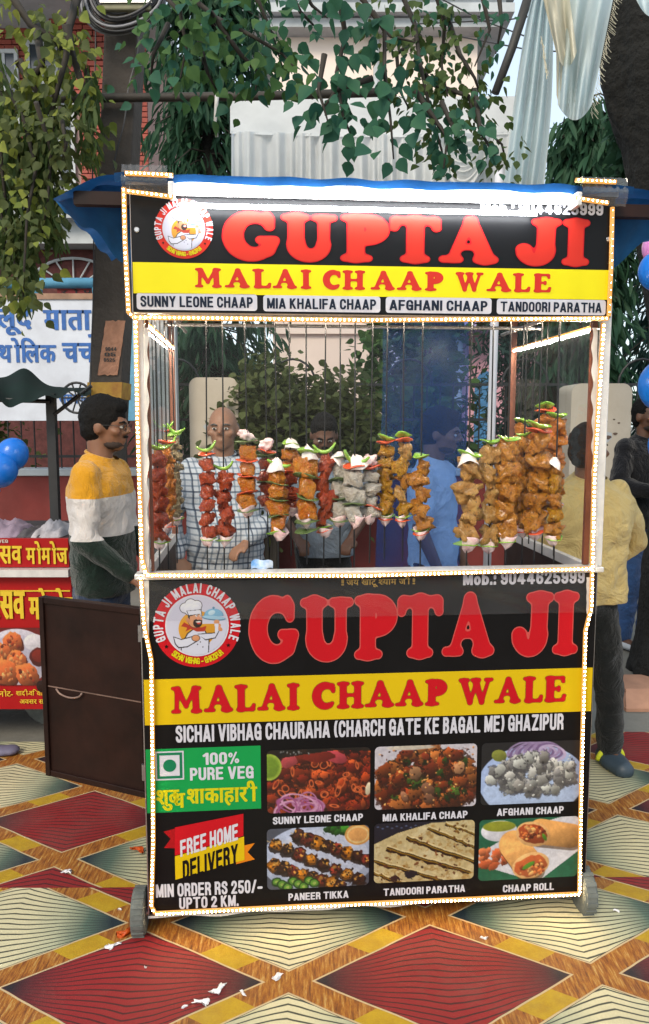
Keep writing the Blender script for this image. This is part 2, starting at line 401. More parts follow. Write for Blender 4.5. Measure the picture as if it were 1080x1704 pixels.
# condensed bold grotesque: straight-ended strokes on a unit-high grid
_w = .095
def _bowl(cx, cy, rx, ry, a0, a1): return arc(cx, cy, rx, ry, a0, a1, 12)
GROT = {
 'A': [[(.06, 0), (.29, 1), (.52, 0)], [(.14, .27), (.44, .27)]], 'B': [[(.1, 0), (.1, 1)], [(.1, .91), (.26, .91)] + _bowl(.28, .73, .13, .18, 90, -90) + [(.1, .54)], [(.1, .09), (.26, .09)] + _bowl(.28, .31, .15, .22, -90, 90)],
 'C': [_bowl(.29, .68, .19, .24, 5, 180) + _bowl(.29, .32, .19, .24, 180, 355)], 'D': [[(.1, 0), (.1, 1)], [(.1, .91), (.22, .91)] + _bowl(.26, .66, .2, .25, 80, 0) + _bowl(.26, .34, .2, .25, 0, -80) + [(.22, .09), (.1, .09)]],
 'E': [[(.1, 0), (.1, 1)], [(.1, .92), (.46, .92)], [(.1, .52), (.42, .52)], [(.1, .08), (.46, .08)]], 'F': [[(.1, 0), (.1, 1)], [(.1, .92), (.45, .92)], [(.1, .5), (.41, .5)]],
 'G': [_bowl(.29, .68, .19, .24, 5, 180) + _bowl(.29, .32, .19, .24, 180, 330), [(.30, .45), (.48, .45)], [(.48, .0), (.48, .5)]], 'H': [[(.1, 0), (.1, 1)], [(.5, 0), (.5, 1)], [(.1, .52), (.5, .52)]],
 'I': [[(.1, 0), (.1, 1)]], 'J': [[(.38, 1), (.38, .3)] + _bowl(.22, .28, .16, .2, 0, -180)], 'K': [[(.1, 0), (.1, 1)], [(.12, .42), (.5, 1.05)], [(.22, .56), (.53, -.05)]], 'L': [[(.1, 0), (.1, 1)], [(.1, .08), (.44, .08)]],
 'M': [[(.1, 0), (.1, 1)], [(.1, 1.02), (.36, .12), (.62, 1.02)], [(.62, 0), (.62, 1)]], 'N': [[(.1, 0), (.1, 1)], [(.1, 1.0), (.5, .0)], [(.5, 0), (.5, 1)]],
 'O': [_bowl(.29, .68, .19, .24, 0, 180) + _bowl(.29, .32, .19, .24, 180, 360) + [(.48, .68)]], 'P': [[(.1, 0), (.1, 1)], [(.1, .91), (.26, .91)] + _bowl(.29, .68, .17, .23, 90, -90) + [(.1, .45)]],
 'R': [[(.1, 0), (.1, 1)], [(.1, .91), (.26, .91)] + _bowl(.29, .70, .16, .21, 90, -90) + [(.1, .49)], [(.30, .48), (.44, .36), (.47, -.02)]],
 'S': [_bowl(.28, .72, .18, .20, 0, 200) + [(.36, .49)] + _bowl(.28, .28, .18, .20, 30, -180)], 'T': [[(.0, .92), (.5, .92)], [(.25, 0), (.25, 1)]], 'U': [[(.1, 1), (.1, .3)] + _bowl(.29, .28, .19, .2, 180, 360) + [(.48, 1)]],
 'V': [[(.05, 1.02), (.28, .0), (.51, 1.02)]], 'W': [[(.05, 1.02), (.22, .0), (.39, 1.0), (.56, .0), (.73, 1.02)]], 'X': [[(.05, 0), (.5, 1)], [(.05, 1), (.5, 0)]], 'Y': [[(.04, 1.04), (.27, .48), (.50, 1.04)], [(.27, .5), (.27, 0)]], 'Z': [[(.04, .92), (.46, .92), (.07, .08), (.48, .08)]],
 '0': [_bowl(.27, .70, .17, .22, 0, 180) + _bowl(.27, .30, .17, .22, 180, 360) + [(.44, .70)]], '1': [[(.26, 0), (.26, 1)], [(.26, .93), (.06, .76)]], '2': [_bowl(.26, .70, .17, .22, 180, -30) + [(.08, .08), (.46, .08)]],
 '4': [[(.36, 0), (.36, 1)], [(.36, .98), (.06, .28), (.5, .28)]], '5': [[(.44, .92), (.12, .92), (.10, .52)] + _bowl(.26, .32, .18, .24, 120, -160)], '6': [_bowl(.27, .70, .17, .22, 10, 180) + [(.10, .3)], _bowl(.27, .32, .17, .24, 0, 360)],
 '9': [_bowl(.27, .68, .17, .24, 0, 360), _bowl(.27, .30, .17, .22, -170, 0) + [(.44, .7)]], '.': [[(.1, 0), (.1, .16)]], ':': [[(.1, 0), (.1, .16)], [(.1, .5), (.1, .66)]], '-': [[(.04, .38), (.34, .38)]], '/': [[(.02, -.02), (.34, 1.02)]],
 '(': [arc(.42, .5, .30, .62, 125, 235, 8)], ')': [arc(-.08, .5, .30, .62, 55, -55, 8)], '!': [[(.1, 0), (.1, .14)], [(.1, .3), (.1, 1)]],
 '%': [arc(.14, .75, .09, .14, 0, 360, 12), arc(.56, .25, .09, .14, 0, 360, 12), [(.16, 0), (.52, 1)]], 'o': [arc(.26, .34, .16, .26, 0, 360, 14)], 'b': [[(.1, 0), (.1, 1)], arc(.27, .34, .16, .26, 0, 360, 14)],
}
_gg = {}
def grot_glyph(ch, w=_w):
    if (ch, w) in _gg: return _gg[(ch, w)]
    st = GROT[ch]; wd = max(p[0] for s in st for p in s)
    xs = np.arange(-.14, wd + .16, .02); ys = np.arange(-.02, 1.03, .02); X, Y = np.meshgrid(xs, ys); d = None
    ww = .06 if ch == '%' else w
    for s_ in st:
        for a, b in zip(s_[:-1], s_[1:]):
            q = seg(X, Y, a, b, ww, ww); d = q if d is None else np.minimum(d, q)
    d = np.maximum(d, np.maximum(-Y, Y - 1)); _gg[(ch, w)] = contour(d, xs, ys, 0.0); return _gg[(ch, w)]
def bold2d(s, w=None, o=None):
    out = []; x = 0
    for ch in s:
        if ch == ' ': x += .26; continue
        v, f = grot_glyph(ch); ax, bx = min(p[0] for p in v), max(p[0] for p in v)
        out.append(([(p[0] - ax + x, p[1]) for p in v], f, 0)); x += bx - ax + .075
    return out
# ------------------------------------------------------------------ flat printed pictures (ink on vinyl), drawn into colour attributes
class Pic:
    def __init__(s, w, h, bg, seed=1):
        s.w, s.h = w, h; s.a = np.zeros((h, w, 3)) + np.array(bg); s.rs = np.random.RandomState(seed)
        s.Y, s.X = np.mgrid[0:h, 0:w].astype(float)
    def nz(s, sc, seed=None):
        rs = s.rs if seed is None else np.random.RandomState(seed)
        out = 0; amp = 1; tot = 0
        for o in range(3):
            gw, gh = int(s.w / sc * 2**o) + 3, int(s.h / sc * 2**o) + 3
            g = rs.rand(gh, gw); x = s.X / sc * 2**o; y = s.Y / sc * 2**o
            x0 = x.astype(int); y0 = y.astype(int); fx = x - x0; fy = y - y0
            fx = fx*fx*(3-2*fx); fy = fy*fy*(3-2*fy)
            out = out + amp * ((g[y0, x0]*(1-fx) + g[y0, x0+1]*fx)*(1-fy) + (g[y0+1, x0]*(1-fx) + g[y0+1, x0+1]*fx)*fy); tot += amp; amp *= .6
        return out / tot
    def put(s, m, c):
        m = np.clip(m, 0, 1)[..., None]; s.a = s.a * (1 - m) + np.array(c) * m if not (isinstance(c, np.ndarray) and c.ndim == 3) else s.a * (1 - m) + c * m
    def ell(s, cx, cy, rx, ry, ang, c, shade=.5, rough=.25, rim=None, op=1):
        a = rad(ang); dx, dy = s.X - cx, s.Y - cy
        u = (dx*math.cos(a) + dy*math.sin(a)) / rx; v = (-dx*math.sin(a) + dy*math.cos(a)) / ry
        r = np.sqrt(u*u + v*v)
        if rough: r = r * (1 + rough * (s.nz(max(3, rx * .5), int(abs(cx*31 + cy*17))) - .5) * 2)
        m = np.clip((1 - r) * min(rx, ry) + .5, 0, 1) * op
        lit = 1 + shade * (-(dy / max(rx, ry)) * .6 - (dx / max(rx, ry)) * .25) * (r < 1.3)
        cc = np.array(c)[None, None, :] * np.clip(lit, .3, 1.7)[..., None]
        if rim is not None:
            k = np.clip((r - .72) / .2, 0, 1)[..., None]; cc = cc * (1 - k) + np.array(rim) * k
        s.put(m, np.clip(cc, 0, 1))
    def ring(s, cx, cy, rx, ry, ang, c, wd=1.5):
        a = rad(ang); dx, dy = s.X - cx, s.Y - cy
        u = (dx*math.cos(a) + dy*math.sin(a)) / rx; v = (-dx*math.sin(a) + dy*math.cos(a)) / ry
        s.put(np.clip(wd - np.abs(np.sqrt(u*u + v*v) - 1) * min(rx, ry), 0, 1), c)
    def poly(s, pts, c, op=1):
        inside = np.zeros((s.h, s.w), bool); n = len(pts)
        for sub in range(1):
            for i in range(n):
                x0, y0 = pts[i]; x1, y1 = pts[(i+1) % n]
                if y0 == y1: continue
                cr = ((s.Y >= min(y0, y1)) & (s.Y < max(y0, y1))) & (s.X < (s.Y - y0) * (x1 - x0) / (y1 - y0) + x0)
                inside ^= cr
        s.put(inside * float(op), c)
    def line(s, pts, c, wd=1.0):
        for (a, b) in zip(pts[:-1], pts[1:]): s.put(np.clip(wd - seg(s.X, s.Y, a, b, 0, 0) + .5, 0, 1), c)
    def blobs(s, n, box, r, cols, seed=0, rough=.35, dark=None, shade=.7, mask=None):
        rs = np.random.RandomState(seed)
        for i in range(n):
            cx, cy = rs.uniform(box[0], box[2]), rs.uniform(box[1], box[3]); rr = rs.uniform(*r)
            if mask and not mask(cx, cy): continue
            c = np.array(cols[rs.randint(len(cols))]) * rs.uniform(.75, 1.15)
            an = rs.uniform(0, 180); ry = rr * rs.uniform(.55, .9)
            if dark: s.ell(cx + 1, cy + 2, rr * 1.12, ry * 1.15, an, dark, 0, rough, op=.7)
            s.ell(cx, cy, rr, ry, an, np.clip(c, 0, 1), shade, rough)
    def grain(s, a=.1, sc=4): s.a = np.clip(s.a * (1 + a * (s.nz(sc) - .5) * 2)[..., None], 0, 1)

def lin(a): return np.where(a <= .04045, a / 12.92, ((a + .055) / 1.055) ** 2.4)
PRINT = NT('printed_photo')
_vc = PRINT.n('ShaderNodeVertexColor', layer_name='ink')
PRINT_M = PRINT.set(color=PRINT.mix(1.0, _vc.outputs[0], (.58, .58, .58), 'MULTIPLY'), rough=.4)
def pic_mesh(pic, x0, z0, x1, z1, yoff, corner=0.0, mask=None):
    w, h = pic.w, pic.h
    xs = np.linspace(x0, x1, w); zs = np.linspace(z1, z0, h)
    XX, ZZ = np.meshgrid(xs, zs)
    co_ = np.stack([XX, np.full_like(XX, -yoff), ZZ], -1).reshape(-1, 3)
    I, J = np.meshgrid(np.arange(w - 1), np.arange(h - 1)); I = I.ravel(); J = J.ravel()
    if corner:
        cx = np.clip(XX, x0 + corner, x1 - corner); cz = np.clip(ZZ, z0 + corner, z1 - corner)
        ok = (np.hypot(XX - cx, ZZ - cz) <= corner)
        # pull outside vertices onto the rounded corner instead of leaving steps
        dx, dz = XX - cx, ZZ - cz; dd = np.hypot(dx, dz) + 1e-9; k = np.where(dd > corner, corner / dd, 1)
        co_ = np.stack([cx + dx*k, np.full_like(XX, -yoff), cz + dz*k], -1).reshape(-1, 3)
    if mask is not None:
        keep = mask[J, I] & mask[J+1, I] & mask[J, I+1] & mask[J+1, I+1]; I = I[keep]; J = J[keep]
    a = J * w + I
    fs = np.stack([a, a + w, a + w + 1, a + 1], -1)
    me = bpy.data.meshes.new('print'); me.vertices.add(len(co_)); me.vertices.foreach_set('co', co_.ravel())
    me.loops.add(len(fs) * 4); me.loops.foreach_set('vertex_index', fs.ravel().astype(np.int32))
    me.polygons.add(len(fs)); me.polygons.foreach_set('loop_start', np.arange(0, len(fs) * 4, 4, dtype=np.int32))
    me.update(calc_edges=True)
    at_ = me.color_attributes.new('ink', 'FLOAT_COLOR', 'POINT')
    c4 = np.concatenate([lin(np.clip(pic.a, 0, 1)), np.ones((h, w, 1))], -1)
    at_.data.foreach_set('color', c4.astype(np.float32).ravel())
    return me

def food(kind):
    W_, H_ = 172, 106
    if kind == 0:     # red saucy chaap with lime and onion rings
        p = Pic(W_, H_, (.12, .04, .03), 3)
        p.blobs(210, (0, 8, 172, 106), (5, 13), [(.50,.17,.07), (.60,.22,.08), (.44,.12,.06), (.66,.28,.12), (.36,.10,.06)], 5, .75, (.18,.05,.03), .8)
        for i in range(26):
            x, y = p.rs.uniform(10, 165), p.rs.uniform(20, 100); p.ring(x, y, p.rs.uniform(4, 10), p.rs.uniform(2, 6), p.rs.uniform(0, 180), (.85,.42,.22), 1.2)
        p.ell(112, 14, 22, 10, 20, (.72,.26,.30), .5, .2); p.ell(36, 20, 14, 10, -20, (.66,.26,.28), .5, .2); p.ell(86, 14, 26, 8, 0, (.45,.12,.08), .5, .4)
        p.poly([(0, 0), (172, 0), (172, 7), (120, 3), (60, 9), (22, 14), (0, 24)], (.05,.06,.05), .85); p.blobs(14, (20, 2, 70, 10), (1, 2), [(.5,.5,.5)], 3)
        p.ell(3, 28, 21, 22, 0, (.45,.58,.16), .15, 0, (.62,.72,.25))
        for k in range(14):
            p.ring(52 + p.rs.uniform(-22, 22), 96 + p.rs.uniform(-9, 9), p.rs.uniform(14, 30), p.rs.uniform(10, 18), p.rs.uniform(-25, 25), [(.82,.60,.74), (.62,.32,.52), (.70,.45,.62)][k % 3], 1.7)
        p.ell(168, 70, 5, 11, 10, (.85,.8,.68), .3, .1)
    elif kind == 1:   # diced pieces with greens on white plate
        p = Pic(W_, H_, (.80, .78, .82), 4)
        p.blobs(90, (10, 6, 165, 104), (10, 16), [(.20,.16,.07), (.25,.10,.05)], 2, .4, mask=lambda x, y: (x-88)**2/76**2 + (y-60)**2/56**2 < 1)
        p.blobs(115, (2, 4, 170, 104), (8, 15), [(.58,.27,.11), (.50,.20,.08), (.66,.38,.17), (.42,.16,.08), (.60,.33,.15)], 9, .6, (.18,.07,.04), .9, mask=lambda x, y: (x-88)**2/84**2 + (y-58)**2/56**2 < 1)
        p.blobs(20, (30, 25, 165, 90), (4, 8), [(.16,.26,.08), (.10,.18,.06), (.25,.38,.12)], 11, .9, (.06,.08,.03), .4)
        p.blobs(5, (30, 40, 160, 100), (8, 13), [(.64,.46,.32), (.56,.38,.28)], 12, .3, (.2,.1,.06), .6)
        p.blobs(150, (5, 5, 168, 102), (1, 2.4), [(.16,.06,.03), (.30,.10,.05), (.92,.62,.36)], 13, .5)
        p.ell(60, 3, 40, 4, 0, (.80,.76,.70), .2, .1)
    elif kind == 2:   # creamy white pieces on blue white plate
        p = Pic(W_, H_, (.10, .11, .13), 5)
        p.ell(88, 66, 92, 60, 0, (.62,.70,.86), .25, 0); p.ell(88, 84, 84, 42, 0, (.70,.78,.92), .2, 0)
        for k in range(12): p.ring(66 + k*5, 14 + (k % 3)*3, 22, 12, -20 + k*3, [(.60,.52,.68), (.48,.38,.56), (.72,.66,.80)][k % 3], 2)
        p.ell(30, 22, 13, 10, 10, (.50,.52,.22), .4, .1)
        p.blobs(150, (16, 18, 165, 98), (7, 13), [(.58,.57,.55), (.68,.68,.66), (.50,.50,.50), (.66,.67,.65)], 6, .5, (.30,.30,.32), .6, mask=lambda x, y: y > 20 + abs(x-100)*.28 and y < 98 - abs(x-95)*.42)
        p.blobs(90, (20, 22, 160, 92), (1, 2.5), [(.25,.25,.25), (.36,.36,.36), (.75,.76,.74)], 8, .5, mask=lambda x, y: y < 96 - abs(x-95)*.45)
    elif kind == 3:   # paneer skewers on a plate
        p = Pic(W_, H_, (.30, .32, .38), 6)
        p.ell(86, 54, 96, 60, 0, (.66,.70,.80), .3, 0); p.ell(90, 52, 80, 48, 0, (.74,.77,.86), .1, 0); p.blobs(16, (100, 0, 135, 12), (4, 8), [(.10,.30,.08), (.2,.45,.12)], 3, .7)
        p.ell(152, 16, 22, 18, 0, (.80,.58,.30), .1, 0); p.ell(152, 16, 19, 15, 0, (.88,.74,.50), .1, 0); p.ell(152, 16, 16, 12, 0, (.85,.62,.36), .1, .05)
        for (x0, y0, x1, y1) in ((40, 8, 172, 62), (0, 20, 160, 96), (0, 58, 128, 106)):
            p.line([(x0, y0), (x1, y1)], (.70,.62,.48), .8); n = 8
            for i in range(n):
                t = (i + .7) / n; x, y = x0 + (x1-x0)*t, y0 + (y1-y0)*t; an = 25 + p.rs.uniform(-25, 25)
                cc = [(.66,.40,.08), (.48,.16,.08), (.20,.10,.08), (.62,.26,.08), (.40,.14,.10), (.70,.50,.14)][(i*2 + int(x0/20)) % 6]
                p.ell(x + 1, y + 5, 13, 10, an, (.10,.05,.04), 0, .4, op=.85)
                hw, hh = p.rs.uniform(8, 11), p.rs.uniform(8, 12); ca, sa = math.cos(rad(an)), math.sin(rad(an))
                q = [(x + ca*u*hw - sa*v*hh + p.rs.uniform(-2, 2), y + sa*u*hw + ca*v*hh + p.rs.uniform(-2, 2)) for u, v in ((-1,-.8),(0,-1.1),(1,-.8),(1.1,.2),(.8,1),(-.2,1.1),(-1,.8))]
                p.poly(q, tuple(c*.62 for c in cc)); p.poly([(a_*.8 + (x-1)*.2, b_*.7 + (y-3)*.3) for a_, b_ in q], cc)
                p.blobs(7, (x-7, y-8, x+7, y+3), (1.5, 4), [tuple(min(1, c*1.45) for c in cc), (.80,.58,.26)], i + int(x0), .6, shade=.2); p.blobs(8, (x-9, y-8, x+9, y+9), (1, 3), [(.10,.05,.03), (.20,.08,.04)], i + 40 + int(x0), .7, shade=0)
        for k in range(8):
            x, y = 16 + k*9, 92 + (k % 3)*5; p.ell(x, y, 9, 8, 10, (.08,.24,.06), .2, .15); p.ell(x, y, 6.5, 5.5, 0, (.34,.54,.18), .2, .2); p.ell(x, y, 3, 2.5, 0, (.60,.70,.34), 0, .3)
    elif kind == 4:   # stacked flatbread wedges
        p = Pic(W_, H_, (.07, .09, .15), 7)
        for k in range(22): p.ell(6 + k*8, 6 + (k % 2)*3, 2.2, 1.2, 0, (.30,.35,.48), 0, 0)
        p.poly([(0, 36), (40, 18), (96, 3), (172, 0), (172, 106), (0, 106)], (.76,.69,.50)); p.put(np.clip((p.nz(14) - .48)*4, 0, 1)*.5*(p.Y > 36 - p.X*.35), (.88,.84,.70)); p.put(np.clip((p.nz(7) - .55)*6, 0, 1)*.6*(p.Y > 40 - p.X*.35), (.60,.44,.20))
        for k, (a, b, th) in enumerate((((122, 4), (174, 26), 4), ((92, 10), (174, 48), 6), ((56, 24), (174, 74), 8), ((22, 42), (166, 92), 8), ((-4, 62), (118, 104), 7), ((-4, 84), (60, 110), 5))):
            n = 16; up_ = []; lo = []
            for i in range(n + 1):
                t = i / n; x = a[0] + (b[0]-a[0])*t; y = a[1] + (b[1]-a[1])*t + p.rs.uniform(-1.2, 1.2); up_.append((x, y)); lo.append((x - 3, y + th*(.5 + .6*p.rs.rand())))
            p.poly(up_ + lo[::-1], (.17,.09,.035)); mid = [(x, y + th*.35) for x, y in up_]; p.line(mid, (.55,.42,.07), 1.0); p.line([(x, y - 1.8) for x, y in up_], (.88,.80,.60), .9)
            p.blobs(16, (a[0], a[1], b[0], b[1]), (1, 3), [(.36,.20,.08), (.50,.34,.10)], k + 3, .7, shade=.2, mask=lambda x, y, a=a, b=b: abs(y - (a[1] + (b[1]-a[1])*(x-a[0])/(b[0]-a[0]))) < 9)
        p.blobs(22, (10, 30, 165, 104), (1.5, 4), [(.34,.18,.10), (.46,.28,.14)], 15, .8, shade=.1, mask=lambda x, y: y > 56 - x*.33)
        p.ell(62, 92, 13, 7, 10, (.10,.10,.13), .3, .7); p.ell(34, 98, 8, 5, 10, (.20,.11,.10), .3, .7)
    else:             # two rolls on a white plate over green cloth
        p = Pic(W_, H_, (.10, .42, .30), 8); p.put(p.nz(8)*.5, (.05,.28,.20))
        p.poly([(0, 58), (70, 18), (140, 0), (172, 0), (172, 60), (110, 106), (78, 104), (0, 76)], (.84,.84,.88))
        p.ell(34, 20, 31, 18, 0, (.86,.86,.90), .4, 0); p.ell(34, 12, 28, 9, 0, (.56,.58,.16), .2, 0)
        p.blobs(22, (4, 52, 50, 82), (5, 10), [(.84,.46,.28), (.76,.36,.20)], 4, .5, None, .7)
        
        for (a, b, r_, cc) in (((158, 34), (104, 24), 21, (.74,.54,.31)), ((58, 44), (88, 84), 24, (.78,.57,.33))):
            d_ = seg(p.X, p.Y, a, b, r_, r_*1.05); m_ = np.clip(.5 - d_, 0, 1); sh_ = np.clip(1.15 + d_/r_*.0 - ((p.Y - (a[1]+b[1])/2)*.9 + (p.X - (a[0]+b[0])/2)*.3)/(r_*3.2), .5, 1.3)
            d2 = seg(p.X, p.Y, (a[0]+2, a[1]+4), (b[0]+2, b[1]+5), r_*1.03, r_*1.08); p.put(np.clip(.5 - d2, 0, 1)*.6, (.30,.20,.12)); p.put(m_, np.clip(np.array(cc)[None,None,:]*sh_[...,None]*(1 + .18*(p.nz(9)-.5)[...,None]), 0, 1))
        p.ell(92, 28, 30, 21, 16, (.88,.68,.44), .3, .04); p.ell(92, 28, 25, 16, 16, (.62,.26,.12), .4, .2); p.blobs(26, (72, 16, 112, 40), (2, 5), [(.85,.45,.22), (.45,.16,.08), (.9,.6,.35)], 7, .5)
        p.ell(90, 82, 32, 22, -12, (.90,.70,.46), .3, .04); p.ell(90, 83, 26, 17, -12, (.74,.36,.18), .4, .2); p.blobs(24, (70, 70, 112, 96), (2, 5), [(.88,.48,.24), (.52,.2,.1), (.92,.66,.4)], 8, .5)
        p.ell(112, 34, 7, 3, 60, (.30,.50,.12), .3, 0); p.ell(86, 82, 12, 4, -30, (.32,.55,.15), .3, 0)
    p.grain(.10, 6); p.grain(.06, 2.2)
    return p

def chef(n=200):
    """round emblem centre: a moustached cook raising a covered dish over a yellow disc"""
    p = Pic(n, n, (.84, .84, .92), 2); k = n / 300.
    def P(*q): return [(a*k, b*k) for a, b in q]
    def E(cx, cy, rx, ry, an, c): p.ell(cx*k, cy*k, rx*k, ry*k, an, c, .12, 0)
    ol = (.18, .14, .14)
    E(150, 165, 92, 92, 0, (.87, .62, .10))
    p.poly(P((62,300),(70,240),(100,185),(135,160),(185,165),(210,215),(205,300)), ol); p.poly(P((67,300),(75,243),(104,190),(137,165),(182,170),(205,218),(200,300)), (.86,.87,.94))
    p.poly(P((150,190),(235,185),(250,160),(262,172),(240,215),(190,225)), ol); p.poly(P((152,194),(237,190),(250,168),(257,174),(237,210),(190,219)), (.86,.87,.94))       # raised arm
    E(250, 150, 17, 14, 0, (.86,.60,.42)); E(262, 168, 14, 10, 40, (.86,.60,.42))
    p.poly(P((30,200),(70,215),(110,205),(150,195),(152,228),(100,258),(55,262),(38,240)), ol); p.poly(P((35,206),(70,220),(112,210),(146,200),(148,224),(100,252),(58,256),(43,238)), (.88,.89,.95))   # cuff arm
    E(142, 212, 20, 16, 0, (.86,.60,.42)); p.ring(142*k, 212*k, 20*k, 16*k, 0, ol, 1.2)
    p.poly(P((86,130),(118,148),(170,158),(196,150),(188,178),(150,180),(118,165),(92,178),(100,158),(70,150)), (.72,.20,.10))
    E(142, 118, 38, 42, 12, ol); E(142, 118, 36, 40, 12, (.88,.62,.44)); E(106, 120, 10, 13, 0, (.84,.56,.40))
    E(152, 136, 22, 22, 0, (.16,.08,.06)); E(158, 134, 10, 8, 0, (.85,.3,.25)); E(156, 129, 13, 4, 0, (.95,.95,.95)); E(160, 112, 14, 10, 10, (.92,.62,.46))
    p.line(P((136,122),(150,124),(160,121),(176,126)), ol, 3*k); E(148, 96, 6, 8, 0, (1,1,1)); E(168, 98, 5, 7, 0, (1,1,1)); E(150, 98, 2.5, 3.5, 0, ol); E(169, 99, 2.5, 3.5, 0, ol)
    p.line(P((138,84),(154,82)), ol, 2*k); p.line(P((162,86),(174,88)), ol, 2*k); p.poly(P((104,92),(116,84),(114,116),(106,108)), ol)
    for (x, y, r) in ((92,58,24),(120,42,28),(150,46,24),(118,66,30),(146,66,24)): E(x, y, r+3, r+3, 0, ol)
    for (x, y, r) in ((92,58,24),(120,42,28),(150,46,24),(118,66,30),(146,66,24)): E(x, y, r, r, 0, (.92,.93,.98))
    p.poly(P((98,72),(170,66),(176,90),(108,98)), ol); p.poly(P((102,74),(167,69),(172,88),(110,94)), (.94,.95,1))
    E(232, 100, 48, 36, 0, (.35,.55,.68)); E(232, 98, 45, 34, 0, (.50,.74,.88)); E(222, 84, 18, 12, -20, (.80,.92,.98)); p.poly(P((176,104),(290,104),(290,140),(176,140)), (.84,.84,.92)); E(150,135,1,1,0,ol)
    E(258, 146, 1, 1, 0, ol); E(232, 112, 58, 12, 6, (.32,.50,.62)); E(232, 109, 56, 9, 6, (.66,.84,.94)); E(232, 60, 6, 6, 0, (.35,.55,.68))
    E(246, 132, 14, 12, 0, (.86,.60,.42)); p.poly(P((236,140),(256,140),(252,175),(238,190)), (.88,.89,.95)); E(164,232,3,3,0,ol); E(176,258,3,3,0,ol); E(150,244,3,3,0,ol)
    return p
# ================================================================== THE FOOD CART
W = 1.358; DEP = .84
def fx(x, y, off=0): return FP(x, y, off)[0]
def fz(x, y, off=0): return FP(x, y, off)[1]
def rect(x0, y0, x1, y1, off):
    """photo rectangle, both heights read at its left edge -> x0, z0, x1, z1 on the cart face"""
    a = FP(x0, y0, off); b = FP(x0, y1, off); zc = (a[1] + b[1]) / 2
    # right edge: find pixel row that has the same height there
    yy = y0
    for _ in range(6):
        c = FP(x1, yy, off); yy += (c[1] - zc) * 500
    return a[0], b[1], FP(x1, yy, off)[0], a[1]

M_ALU = mat('white_aluminium', (.62, .61, .60), .35, .15, 20, metal=.3)
M_STEEL = mat('brushed_steel', (.45, .45, .46), .3, .2, 30, metal=.9)
M_BROWN = mat('brown_painted_sheet_steel', (.017, .006, .004), .5, .7, 4, .15, 18, .004, spec=.2)
M_WOODFR = mat('reddish_brown_frame_paint', (.16, .05, .025), .5, .35, 9, .1)
def vinyl(name, c, var=.06, rough=.36):
    c = tuple(x*.70 for x in c); t = NT(name); t.set(color=t.ramp(t.noise(7, 5), [(.3, tuple(x*(1-var) for x in c)), (.7, c)]), rough=t.M('ADD', t.M('MULTIPLY', t.noise(20, 4), .12), rough - .05), spec=.16)
    w_ = t.n('ShaderNodeTexWave'); w_.inputs['Scale'].default_value = 3; w_.inputs['Distortion'].default_value = 6; w_.inputs['Detail'].default_value = 3
    t.t.links.new(t.co(), w_.inputs[0]); t.bump(t.M('ADD', t.noise(2.5, 3), t.M('MULTIPLY', w_.outputs['Fac'], .3)), .25, .01); return t.m
V_BLACK = vinyl('black_vinyl', (.007, .007, .008), .3)
V_RED = vinyl('red_vinyl', (.56, .008, .016)); V_RED2 = vinyl('tube_lit_red_vinyl', (.66, .035, .02)); V_YEL = vinyl('yellow_vinyl', (.72, .50, .006)); V_YEL2 = vinyl('tube_lit_yellow_vinyl', (.90, .80, .01))  # second red and yellow: tube light on the head sign put into the colour
V_WHITE = vinyl('white_vinyl', (.66, .66, .74)); V_GREEN = vinyl('green_vinyl', (.008, .33, .075)); V_EDGE = vinyl('pale_red_edge', (.62, .09, .08)); V_NAVY = vinyl('dark_navy_vinyl', (.012, .02, .04))
V_OLIVE = vinyl('olive_edge_vinyl', (.22, .17, .01)); V_ORG = vinyl('orange_vinyl', (.75, .22, .01)); V_GOLD = vinyl('gold_vinyl', (.55, .36, .08)); V_DGREEN = vinyl('dark_green_vinyl', (.01, .2, .09)); V_LIME = vinyl('lime_yellow_vinyl', (.68, .62, .01))
E_LED = emis('warm_led_bead', (1, .76, .42), 60); E_TUBE = emis('white_tube_light', (.93, .96, 1), 24)
t_ = NT('halo_led_hose'); LEDHOSE = t_.set(color=(.22, .12, .04), rough=.3, emit=(1, .44, .10), es=.5)  # golden halo of the beads put into the hose as emission
E_LEDFILL = emis('fill_led_bead', (1, .84, .64), 260)  # boosted beyond the outer beads to brighten the skewers

cart = thing('food_cart', 'tall lit street food cart with glass skewer case and big black, red and yellow banners', 'food cart')
cart.matrix_basis = CART_M.copy(); cart.location = CART_M.translation; cart.rotation_euler = (0, 0, YAW)
def part(name, mb, m, **kw): return obj(name, mb, m, cart, local=True, **kw)
BOX = lambda x0, y0, z0, x1, y1, z1: MB().box((x0, y0, z0), (x1, y1, z1))
ZL = fz(245, 957)                     # ledge under the glass
ZB = .075
XSL, _ = FP(219, 470, .045); XSR, _ = FP(1019, 470, .045)
ZS0 = fz(222, 521, .045); ZS1 = fz(215, 318, .045)
ZR = fz(210, 300, .05)                 # underside of the roof edge
XB0, XB1 = .003, W + .006
# lower cabinet
part('front_panel', BOX(XB0, .0, ZB, XB1, .02, ZL - .012), M_STEEL)
part('side_panel', BOX(XB0, .022, ZB, XB0 + .018, DEP, ZL - .03), M_BROWN); part('side_panel', BOX(XB1 - .018, .022, ZB, XB1, DEP, ZL - .03), M_BROWN)
part('deck', BOX(XB0 + .02, .022, .78, XB1 - .02, DEP, .80), M_STEEL)
part('bottom_shelf', BOX(XB0 + .02, .022, .14, XB1 - .02, DEP, .16), M_BROWN)
part('ledge', BOX(XB0 - .01, -.022, ZL - .010, XB1 + .01, .035, ZL + .006), M_ALU, bevel=.003)
for x in (XB0, XB1 - .02): part('side_rail', BOX(x, .037, ZL - .028, x + .02, DEP, ZL + .004), M_ALU, bevel=.002)
